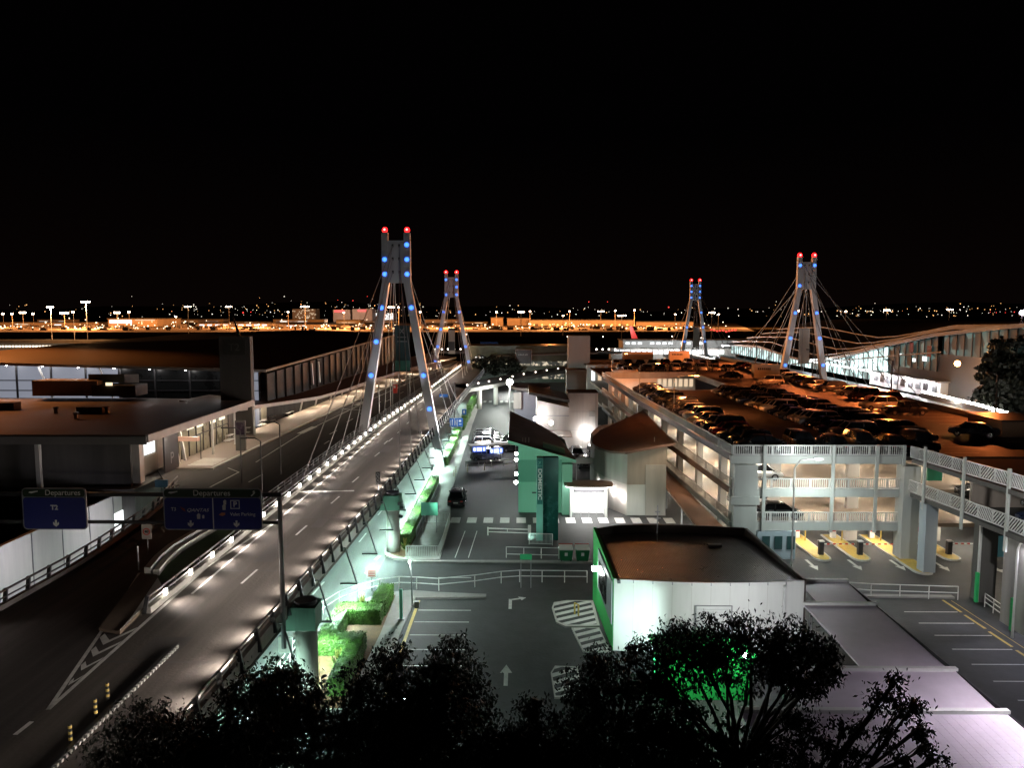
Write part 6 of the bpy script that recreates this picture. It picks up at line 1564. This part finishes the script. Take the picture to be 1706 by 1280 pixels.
mb = MB(); mb.slab([G(1120+0, 1160), G(1150, 1160), G(1152, 1200), G(1122, 1200)], .1)
t = thing('sign_post', 'dark leaning plank post rising through the small gum sapling', 'post', (1.9, 27, 0))
a = D(892, 1168, 27); MB().xz([(a.x-.12, 0), (a.x+.16, 0), (a.x+.12, a.z), (a.x-.14, a.z+.08)], 27, 27.12).build('plank', M['darkmetal'], t)
# ------------------------------------------------------------------ T3 terminal and roadway on the right
T3D = 5.3
def x3(y): return interp([(100, 61), (110, 63), (118, 64.4), (140, 67.0), (165, 66.6), (200, 66.2), (300, 66)], y)
def x4(y): return interp([(100, 70.5), (110, 73.6), (118, 75.5), (130, 77.5), (148, 79), (165, 79.5), (200, 80), (300, 80)], y)
ys3 = [100, 110, 118, 130, 140, 152, 165, 185, 205, 230, 260, 300]
mb = MB(); mb.slab([(x3(y), y, T3D) for y in ys3]+[(x4(y), y, T3D) for y in reversed(ys3)], .8); struct('right_viaduct_road', mb, mat('right_viaduct_asphalt', (.16, .155, .15), .6, 0, .15, .5))
mb = MB(); mb.slab([(56.3, y, T3D) for y in (140, 300)]+[(66, 300, T3D), (66, 140, T3D)], .8); struct('inner_viaduct_road', mb, M['road'])
mb = MB()
for q in [(1590, 664), (1625, 673), (1610, 683), (1565, 668)]:
    p = G(*q, T3D+.01); strip(mb, (p.x-.6, p.y+1, T3D+.01), (p.x+.9, p.y-1.5, T3D+.01), .8)
struct('right_deck_markings', mb, M['paint'])
def lightrow(name, label, X, ya, yb, step, side, h, size, glow, lp=None):
    t = thing(name, label, 'barrier', (X(ya), ya, T3D))
    mb = MB(); y = ya
    pts = []
    while y < yb: pts.append((X(y), y)); y += 4
    pts.append((X(yb), yb))
    for a, b in zip(pts, pts[1:]): mb.slab([(a[0]-.12, a[1], T3D+.9), (a[0]+.12, a[1], T3D+.9), (b[0]+.12, b[1], T3D+.9), (b[0]-.12, b[1], T3D+.9)], 1.6)
    mb.build('parapet', M['paleconc'], t)
    y = ya+1
    while y < yb:
        MB().cbox((X(y)+side*.2, y, T3D+h), size, size, size*.8).build('lamp', glow, t); y += step
    return t
DOT = emi('parapet_lamp_glow', (1, .95, .85), 9)
BR = emi('ramp_lamp_glow', (1, .97, .92), 22)
lightrow('lamp_parapet', 'dotted lamp parapet on the near side of the right hand viaduct', x3, 104, 292, 2.9, -1, .72, .34, DOT)
lightrow('lamp_parapet', 'brilliant curved row of lamps on the far side of the right hand ramp', x4, 106, 150, 1.7, 1, 1.05, .5, BR)
for y in (110, 122, 136): lamp((x4(y)-.8, y, T3D+1.6), 500, (1, .95, .88), 'POINT', .2)
# building
t = thing('right_terminal', 'sweeping arched dark roof over a brilliantly lit glass terminal front', 'building', (100, 180, 0))
PROF = [(100, 21.5), (125, 20.2), (152, 17.7), (172, 14.8), (195, 10.9), (212, 8.9), (222, 8.3), (235, 8.8), (262, 10.4), (290, 9.6), (310, 8.6)]
def zr3(y): return interp(PROF, y)
XF = 83.0
mb = MB(); gy = [118, 130, 141, 152, 162, 172, 184, 195, 204, 212, 222, 235, 248, 262, 276, 290, 310]
xs_ = [82.0, 100, 125, 160]
def zro(x, y):
    a = zr3(y)+(x-82)*.28; return a if a < 18.5 else 18.5+(a-18.5)*.16 if zr3(y) < 18.5 else zr3(y)+(x-82)*.02
xs_ = [82.0, 86, 92, 98, 104, 112, 120, 135]
P = [(x, y, zro(x, y)) for x in xs_ for y in gy]; n = len(gy)
mb.add(P, [(i*n+j, (i+1)*n+j, (i+1)*n+j+1, i*n+j+1) for i in range(len(xs_)-1) for j in range(n-1)])
mb.build('arched_roof', mat('arched_roof_sheet', (.025, .025, .027), .5, .2, .2, .3), t, True)
mb = MB()
for a, b in zip(gy, gy[1:]): mb.slab([(81.7, a, zr3(a)+.1), (82.3, a, zr3(a)+.1), (82.3, b, zr3(b)+.1), (81.7, b, zr3(b)+.1)], .7)
mb.build('eave_beam', mat('eave_grey', (.2, .205, .21), .5, .1, .1, .5), t)
mb = MB()
for x in (86, 92, 98, 104):
    for a, b in zip(gy[2:], gy[3:]): mb.bar((x, a, zro(x, a)+.2), (x, b, zro(x, b)+.2), .4, .3)
mb.build('roof_rib', mat('roof_rib_grey', (.2, .2, .205), .5, .2, .1, .5), t)
TBUSY = busy('terminal_glass_glow', (.35, .75, .7), (.05, .13, .12), .22, .45)
segs = [(172, 222, 'facade'), (152, 172, 'windowteal'), (118, 150, 'windowteal'), (222, 300, 'facade')]
for a, b, e in segs:
    k = 8; 
    mb = MB()
    zlow = 6.0 if a >= 172 else (10.2 if a == 152 else 13.8)
    for i in range(k):
        u = lerp(a, b, i/k); v = lerp(a, b, (i+1)/k)
        mb.add([(XF, u, zlow), (XF, v, zlow), (XF, v, zr3(v)-.55), (XF, u, zr3(u)-.55)], [(0, 1, 2, 3)])
    if e == 'facade':
        fm = mat('facade_glass_glow', (.1, .12, .12), .2, 0, .2, .5); b_ = fm.node_tree.nodes['Principled BSDF']
        nz = fm.node_tree.nodes.new('ShaderNodeTexNoise'); nz.inputs['Scale'].default_value = .22; nz.inputs['Detail'].default_value = 5
        g_ = fm.node_tree.nodes.new('ShaderNodeNewGeometry'); fm.node_tree.links.new(g_.outputs['Position'], nz.inputs['Vector'])
        mrr = fm.node_tree.nodes.new('ShaderNodeMapRange'); mrr.inputs[1].default_value = .4; mrr.inputs[2].default_value = .65; mrr.inputs[3].default_value = .25; mrr.inputs[4].default_value = 3.0 if a == 172 else 1.5
        fm.node_tree.links.new(nz.outputs['Fac'], mrr.inputs[0]); fm.node_tree.links.new(mrr.outputs[0], b_.inputs['Emission Strength'])
        b_.inputs['Emission Color'].default_value = (.72, 1, .97, 1)
        mb.build('glass_front', fm, t)
    else: mb.build('glass_front', TBUSY, t)
    y = a
    while y < b+.1:
        MB().box(XF-.25, XF-.05, y-.08, y+.08, zlow, zr3(y)-.6).build('mullion', M['darkmetal'], t); y += 2.5
for y, z, s in ((160, 11.6, .9), (155.6, 12.0, 1.2), (166, 12.6, .5)): MB().box(XF-.3, XF-.26, y, y+s*1.4, z, z+s*.8).build('bright_pane', E_['window'], t)
for y, z in ((154, 13), (161, 13.4)): MB().box(XF-.34, XF-.3, y, y+1.6, z, z+2.2).build('poster', mat('poster_red', (.3, .05, .05), .6, 0, .3, .8), t)
MB().box(81.5, 83.5, 172.5, 222, 8.0, 8.3).build('lit_canopy', E_['window'], t)
mb = MB(); mb.bar((82.6, 232, 6.2), (82.6, 150, 14.2), .3); mb.build('raking_beam', M['darkmetal'], t)
MB().box(83.2, 84.5, 118, 172, 5, 13.8).build('solid_wall', mat('terminal_side_wall', (.16, .15, .145), .7, 0, .1, .4), t)
for y in (178, 190, 202, 214): lamp((81, y, 9), 900, (.85, 1, 1), 'POINT', .4)
# single storey lit wing along the road
t = thing('lit_wing', 'low brilliantly lit white wing with square windows along the right hand road', 'building', (82, 160, T3D))
MB().box(81.6, 83.1, 148, 178, T3D, 8.3).build('wall', M['white'], t)
MB().box(80.6, 83.3, 147.5, 178.5, 8.3, 8.6).build('roof', M['offwhite'], t)
for i in range(9):
    y = 149.2+i*3.1; MB().box(81.5, 81.56, y, y+1.9, 6.3, 7.8).build('window', M['glassdark'] if i % 3 == 1 else E_['windowteal'], t)
for y in (152, 160, 168, 176): 
    MB().cbox((80.9, y, 8.22), .4, 1.6, .1).build('eave_light', E_['whitelamp'], t); lamp((80.4, y, 7.9), 1500, (1, .93, .98), 'POINT', .25)
# office block
t = thing('office_wing', 'plain grey mauve office block behind the brilliant lamp row, with one orange flare lamp', 'building', (90, 140, 0))
MB().box(84.6, 120, 136, 147.5, 0, 11.9).build('wall', mat('office_render', (.34, .29, .29), .7, 0, .08, .5, 0, streak=True), t)
MB().box(84.4, 121, 135.8, 147.7, 11.9, 12.2).build('roof', M['darkconc'], t)
MB().box(87, 130, 142, 158, 12.2, 17).build('upper_block', mat('upper_office_render', (.2, .17, .17), .7, 0, .08, .5), t)
for i in range(7): MB().box(85.5+i*2.1, 87+i*2.1, 135.9, 135.98, 6.4, 8.2).build('window', M['glassdark'], t)
for i in range(4): MB().box(89.5+i*1.6, 90.7+i*1.6, 135.85, 135.95, 12.3, 13.1).build('lit_window', E_['window'], t)
p = D(1595, 606, 134.8); MB().ball(p, .5).build('flare_lamp', E_['sodium'], t, True); lamp((p.x, p.y-.9, p.z-.3), 2600, (1, .45, .14), 'POINT', .3)
t = thing('stair_block', 'rust brown block at the right end of the roof deck, before the lamp lined ramp', 'block', (52, 80, 9.2))
MB().box(49.5, 60, 78, 84, 0, 10.8).build('wall', mat('rust_block', (.3, .17, .10), .8, 0, .15, .5), t)
MB().box(49.3, 60.2, 77.8, 84.2, 10.8, 10.95).build('coping', M['darkmetal'], t)
# right pier of T3 (white lit two storey)
t = thing('lit_pier', 'white two storey pier with two rows of brilliant windows beyond the roof deck', 'building', (65, 325, 0))
MB().box(44, 100, 325, 340, 0, 9.8).build('wall', mat('pier_render', (.3, .31, .31), .7, 0, .1, .2), t)
MB().box(43.5, 100.5, 324.5, 340.5, 9.8, 10.2).build('roof', M['darkconc'], t)
for i in range(14): 
    if i % 5 != 3: MB().box(45+i*2.6, 46.7+i*2.6, 324.8, 324.9, 8.3, 9.2).build('upper_window', E_['window'], t)
for i in range(20): MB().box(39.5+i*2.3, 41.2+i*2.3, 318, 318.2, 4.6, 6.2).build('lower_window', E_['signlit'], t)
MB().box(38, 90, 318.2, 325, 0, 6.8).build('lower_block', M['concrete'], t)
for x in (50, 65, 80): lamp((x, 312, 9), 5200, (1, .98, .95), 'POINT', .4)
t = thing('far_walkway', 'far lamp dotted walkway crossing behind the dim hall', 'walkway', (0, 290, 6))
MB().box(-34, 42, 290, 293, 6.2, 7).build('deck', M['darkconc'], t)
for i in range(30): MB().ball((-32+i*2.35, 289.6, 7.9), .38, 6, 4).build('lamp', emi('walkway_lamp_glow', (1, .93, .85), 4) if i == 0 else bpy.data.materials['walkway_lamp_glow'], t)
# ------------------------------------------------------------------ airfield
sheet('apron', [(-1500, 850), (-200, 830), (270, 880), (420, 1500), (-1900, 1500)], .05, M['apron'])
sheet('near_apron', [(-420, 330), (-130, 330), (-130, 520), (-420, 520)], .05, M['apron'])
def shed(name, label, px0, px1, pyt, Y, m, dep=60, roofm=None, base=0, wins=None):
    a = D(px0, pyt, Y); b = D(px1, pyt, Y)
    t = thing(name, label, 'building', ((a.x+b.x)/2, Y, base))
    MB().box(a.x, b.x, Y, Y+dep, base, a.z).build('wall', m, t)
    MB().box(a.x-1, b.x+1, Y-1.5, Y+dep+1, a.z, a.z+1.2).build('roof', roofm or M['darkconc'], t)
    for (u0, u1, z0, z1, e) in (wins or []):
        MB().box(lerp(a.x, b.x, u0), lerp(a.x, b.x, u1), Y-.6, Y-.1, lerp(base, a.z, z0), lerp(base, a.z, z1)).build('lit_window', E_[e], t)
    return t
OW = M['orangewall']
shed('hangar', 'big pale hangar with a white lit screen like window, left of the middle masts', 180, 262, 532, 1150, OW, 80, None, 0, [(.03, .48, .45, .9, 'window'), (.55, .95, .82, .95, 'windowwarm')])
shed('hangar', 'long low orange hangar at the far left behind the tall masts', 0, 165, 538, 1250, OW, 60, None, 0, [(.15, .3, .3, .6, 'windowwarm'), (.55, .62, .1, .4, 'window')])
shed('terminal_pier', 'far pier with a row of white shop like windows above the sign tower', 330, 460, 540, 1180, OW, 50, None, 0, [(i*.1+.02, i*.1+.08, .25, .8, 'window') for i in range(9)])
shed('freight_shed', 'orange freight shed with white lettering like windows left of the hotel towers', 458, 560, 542, 1200, OW, 60, None, 0, [(.1+i*.07, .15+i*.07, .1, .5, 'signlit') for i in range(6)])
shed('freight_shed', 'low lit freight shed right under the hotel towers', 562, 640, 545, 1200, OW, 40, None, 0, [(.1, .25, .1, .6, 'windowwarm'), (.5, .9, .1, .4, 'windowwarm')])
shed('freight_shed', 'pale square freight block just right of the far left pylon', 818, 838, 530, 1250, OW, 40)
shed('freight_shed', 'wider pale freight block second right of the far left pylon', 845, 884, 531, 1250, OW, 40)
shed('freight_shed', 'long amber freight shed wall with a row of yellow lamps', 884, 1056, 534, 1200, OW, 60, None, 0, [(i*.075+.03, i*.075+.045, .12, .3, 'yel') for i in range(13)])
shed('freight_shed', 'low amber shed just left of the farthest pylon', 1060, 1155, 537, 1200, OW, 50)
shed('freight_shed', 'dim low shed between the sign tower and the near pylon', 650, 740, 545, 1250, OW, 40, None, 0, [(.2, .4, .1, .4, 'windowwarm'), (.6, .8, .1, .5, 'windowwarm')])
a = shed('near_pier', 'orange washed pier with a chain of white lamps beyond the left terminal roof', -60, 262, 572, 345, M['apron'], 14)
for i in range(34): 
    p = D(-40+i*5.6, 577.5-i*.02, 343); MB().cbox(p, .9, .3, .7).build('lamp', emi('pier_lamp_glow', (1, .85, .65), 3) if i == 0 else bpy.data.materials['pier_lamp_glow'], a)
# hotel towers
for i, (x0, x1, yt, lab) in enumerate([(555, 583, 516, 'dark hotel tower with a long red rooftop sign, the left of two'), (587, 620, 515, 'dark hotel tower with a shorter red rooftop sign, the right of two')]):
    a = D(x0, yt, 1700); b = D(x1, yt, 1700); t = thing('hotel_tower', lab, 'tower', ((a.x+b.x)/2, 1700, 0))
    MB().box(a.x, b.x, 1700, 1740, 0, a.z).build('shaft', mat('hotel_facade', (.3, .26, .25), .7, 0, .2, .08), t)
    n = 7 if i == 0 else 5; w_ = (b.x-a.x)*(.6 if i == 0 else .42)
    for k in range(n): MB().box(a.x+3+k*w_/n+(0 if i == 0 else (b.x-a.x)*.22), a.x+3+(k+.8)*w_/n+(0 if i == 0 else (b.x-a.x)*.22), 1698, 1699.5, a.z-5.5, a.z-1.5).build('sign_letter', E_['redsign'], t)
    lamp((a.x+20, 1640, 20), 70000, (1, .7, .5), 'POINT', 2)
rr = random.Random(3)
t = thing('apartment_block', 'cluster of dim lit apartment blocks left of the hotel towers', 'building', (-440, 1800, 0))
a = D(487, 515, 1750); b = D(525, 515, 1750)
MB().box(a.x, b.x, 1750, 1790, 0, a.z).build('block', M['concrete'], t)
mb = MB()
for k in range(46): 
    x = rr.uniform(a.x, b.x); z = rr.uniform(6, a.z-2); mb.box(x, x+2, 1749, 1749.8, z, z+1.6)
mb.build('lit_window', E_['windowwarm'], t)
t = thing('apartment_block', 'brightly speckled block partly behind the near pylon leg', 'building', (-300, 1760, 0))
a = D(626, 522, 1750); b = D(655, 522, 1750)
MB().box(a.x, b.x, 1750, 1790, 0, a.z).build('block', M['concrete'], t)
mb = MB()
for k in range(60):
    x = rr.uniform(a.x, b.x); z = rr.uniform(4, a.z-1); mb.box(x, x+2.4, 1749, 1749.8, z, z+2)
mb.build('lit_window', E_['window'], t)
r2 = random.Random(77)
BZ = [busy('far_block_glow', (1, .72, .42), (.25, .12, .05), 1.3, .12), busy('far_block_white', (1, .95, .85), (.2, .14, .1), 1.4, .1)]
lows = [(0, 60), (62, 118), (262, 330), (300, 372), (380, 452), (455, 540), (560, 600), (606, 660), (662, 706), (708, 770), (770, 812), (20, 100)]
for i, (a_, b_) in enumerate(lows):
    yt = r2.uniform(532, 541); Yd = 1500+r2.uniform(-60, 160); a = D(a_, yt, Yd); b = D(b_, yt, Yd)
    t = thing('low_block', 'low lit block on the far airfield edge, %s of the row from the left' % nth(i), 'building', ((a.x+b.x)/2, Yd, 0), 'low lit blocks on the far airfield edge')
    MB().box(a.x, b.x, Yd, Yd+30, 0, a.z).build('wall', M['orangewall'], t)
    MB().box(a.x-1, b.x+1, Yd-1, Yd+31, a.z, a.z+1).build('roof', M['darkconc'], t)
    h_ = r2.uniform(.35, .7); MB().box(lerp(a.x, b.x, .06), lerp(a.x, b.x, r2.uniform(.6, .94)), Yd-.8, Yd-.2, a.z*.2, a.z*h_).build('window_band', BZ[i % 2], t)
mb = MB()
for k in range(260):
    px = r2.uniform(0, 1180); Yd = r2.uniform(900, 1180); q = G(px, 520+22*FPX/Yd); mb.box(q.x, q.x+r2.uniform(2, 9), Yd, Yd+3, .1, r2.uniform(1, 4.5))
mb.build('apron_equipment', M['darkconc'], None, label='dark clutter of vehicles and equipment across the orange lit apron', cat='equipment', kind='stuff')
# masts
MASTS = [(143, 503, 505, 3, 9000), (84, 512, 520, 2, 6500), (122, 520, 560, 1, 0), (313, 511, 640, 2, 0), (381, 511, 900, 2, 0), (508, 511, 1000, 3, 0), (480, 520, 1050, 1, 0), (573, 521, 1150, 1, 0),
         (868, 520, 700, 2, 0), (938, 526, 720, 1, 0), (949, 519, 1100, 1, 0), (883, 519, 1100, 1, 0), (827, 520, 1150, 1, 0), (1036, 526, 520, 3, 0), (1001, 519, 1200, 2, 0), (1025, 518, 1100, 1, 0), (1057, 517, 1050, 1, 0),
         (1125, 524, 900, 1, 0), (1186, 521, 620, 2, 0), (1197, 524, 900, 1, 0), (1330, 518, 700, 1, 0), (1409, 519, 700, 1, 0), (1477, 517, 560, 2, 0), (1582, 516, 480, 2, 0),
         (5, 523, 900, 1, 0), (20, 523, 1100, 1, 0), (38, 521, 1150, 2, 0), (55, 523, 900, 1, 0), (107, 522, 1000, 3, 0), (195, 521, 1050, 2, 0), (215, 520, 1150, 1, 0), (293, 528, 1000, 1, 0), (652, 512, 1000, 2, 0), (664, 512, 1020, 1, 0), (700, 520, 1100, 1, 0)]
MASTS.sort()
for i, (px, py, Y, k, pw) in enumerate(MASTS):
    p = D(px, py, Y); s = Y/500*.9
    t = thing('light_mast', 'airfield floodlight mast on the horizon, %s from the left edge' % nth(i), 'light mast', (p.x, Y, 0), 'airfield floodlight masts')
    wv = .18 if Y < 600 else .3
    MB().tube([(p.x, Y, 0), (p.x, Y, p.z)], wv*1.2, 6, wv*.8).build('pole', M['beige'], t)
    mb = MB()
    for j in range(k+1 if k > 1 else 1):
        off = (j-(k if k > 1 else 0)/2)*1.7*s; mb.cbox((p.x+off, Y-.4, p.z), (1.35 if px < 260 else 1.1)*s, .6, (.95 if px < 260 else .7)*s)
    mb.build('lamp_head', E_['mast'], t)
    if pw: lamp((p.x, Y-2, p.z-1), pw*20, (1, .5, .22), 'POINT', 1)
for x, y, pw in ((-560, 980, 1), (-380, 1060, 1), (-230, 1000, 1), (-90, 1040, 1), (40, 1020, 1), (190, 1040, 1), (-740, 1040, 1), (330, 1030, .5)):
    lamp((x, y, 24), pw*1500000, (1, .34, .09), 'POINT', 2)
lamp((-113, 130, 46), 230000, (1, .36, .09), 'SPOT', .6, (-88, 122, 15), spot=56, blend=1)
lamp((-190, 300, 34), 160000, (1, .40, .11), 'SPOT', .6, (-170, 345, 0), spot=150, blend=.7)
t = thing('floodlight_mast', 'added unseen orange floodlight mast beyond the left end of the terminal roof', 'light mast', (-113, 130, 0))  # mast added out of view for the orange wash on the terminal roofs
MB().tube([(-113, 130.6, 0), (-113, 130.6, 46.5)], .2, 8).build('pole', M['beige'], t); MB().cbox((-113, 130.4, 46.6), 1.6, .5, .4).build('lamp_head', M['darkmetal'], t)
p = D(1703, 521, 300); t = thing('floodlight_mast', 'violet white floodlight flaring at the right edge over the arched roof', 'light mast', (p.x, 300, 0))
MB().tube([(p.x, 300, 0), (p.x, 300, p.z)], .2, 8).build('pole', M['beige'], t); MB().ball(p, 1.0).build('lamp_head', emi('violet_flood_glow', (.8, .7, 1), 30), t, True)
lamp((-113, 129.6, 45.5), 130000, (1, .32, .10), 'SPOT', .6, (-82, 99, 10), spot=46, blend=1)
# aircraft tail and apron vehicles
t = thing('aircraft_tail', 'red aircraft tail fin beyond the white pier', 'aircraft', (62, 420, 0))
p = D(1058, 562, 420); MB().xz([(p.x-3.2, p.z+6), (p.x-1.6, p.z+6), (p.x+2.6, p.z-3), (p.x-1.4, p.z-3)], 420, 420.5).build('fin', M['tailred'], t)
MB().tube([(p.x-2, 420.2, p.z-4), (p.x+24, 420.2, p.z-4)], 1.9, 10).build('fuselage', M['white'], t, True)
lamp((p.x-3, 408, p.z+4), 9000, (1, .9, .8), 'POINT', .5)
t = thing('apron_vehicles', 'string of red lit apron vehicles right of the farthest pylon', 'vehicles', (130, 560, 0)); bpy.data.objects[t.name]['kind'] = 'stuff'
mb = MB()
for k in range(9):
    p = D(1185+k*5, 551+rr.uniform(-2, 2), 560); mb.cbox(p, 1.3, .5, 1.0)
mb.build('tail_lamp', E_['cityr'], t)
# hills and city lights
mb = MB(); pts = [(-5200, 3600, 0)]
for i in range(40): pts.append((-5200+i*270, 3600, 46+18*math.sin(i*.5)+9*math.sin(i*1.7)))
pts.append((5400, 3600, 0)); mb.xz([(p[0], p[2]) for p in pts], 3600, 4200); struct('hills', mb, M['dirt'])
for nm, lab, e, n, sz in (('city_lights', 'scattered white city lights along the dark horizon', 'city', 260, 2.6), ('orange_city_lights', 'scattered orange city lights along the dark horizon', 'cityo', 190, 3.0), ('red_obstacle_lights', 'sparse red obstacle lights above the horizon', 'cityr', 14, 4.4)):
    mb = MB()
    for k in range(n):
        px = rr.uniform(0, 1706) if rr.random() < .55 else rr.choice([rr.gauss(420, 110), rr.gauss(620, 60), rr.gauss(1480, 120)])
        py = rr.gauss(520, 7) if px > 700 else rr.gauss(518, 9)
        if nm == 'red_obstacle_lights': px = [612, 563, 588, 640, 1114, 981, 1012, 1660, 1675, 1690, 405, 418, 1650, 600][k]; py = [494, 500, 501, 500, 512, 503, 503, 521, 521, 520, 521, 520, 520, 541][k]
        py = min(531, max(494, py)); Y = 3400
        p = D(px, py, Y); s = sz*rr.choice([.6, .8, 1, 1.5]); mb.ball(p, s*.5, 5, 3)
    o = mb.build(nm, E_[e], None, label=lab, cat='city lights', kind='stuff')
mb = MB()
for k in range(330):
    px = rr.choice([rr.uniform(0, 760), rr.uniform(0, 760), rr.uniform(760, 1210)]); p = D(px, 550-abs(rr.gauss(0, 6)), 1000); mb.ball(p, rr.choice([.5, .7, 1.0]), 5, 3)
mb.build('apron_lights', emi('apron_light_glow', (1, .78, .5), 4), None, label='speckle of small lamps along the orange lit apron', cat='lights', kind='stuff')
mb = MB()
for k in range(26):
    p = D(rr.uniform(640, 1460), rr.uniform(556, 575), 600); mb.ball(p, .45, 5, 3)
mb.build('taxiway_lights', emi('taxiway_light_glow', (1, .95, .85), 5), None, label='sparse white taxiway lights in the dark field before the apron', cat='lights', kind='stuff')
# fix face directions of every mesh
import bmesh
done = set()
for o in list(bpy.data.objects):
    if o.type == 'MESH' and o.data.name not in done and o.name.split('.')[0] not in ('crown', 'foliage', 'leaves'):
        done.add(o.data.name); bm = bmesh.new(); bm.from_mesh(o.data); bmesh.ops.recalc_face_normals(bm, faces=bm.faces); bm.to_mesh(o.data); bm.free()
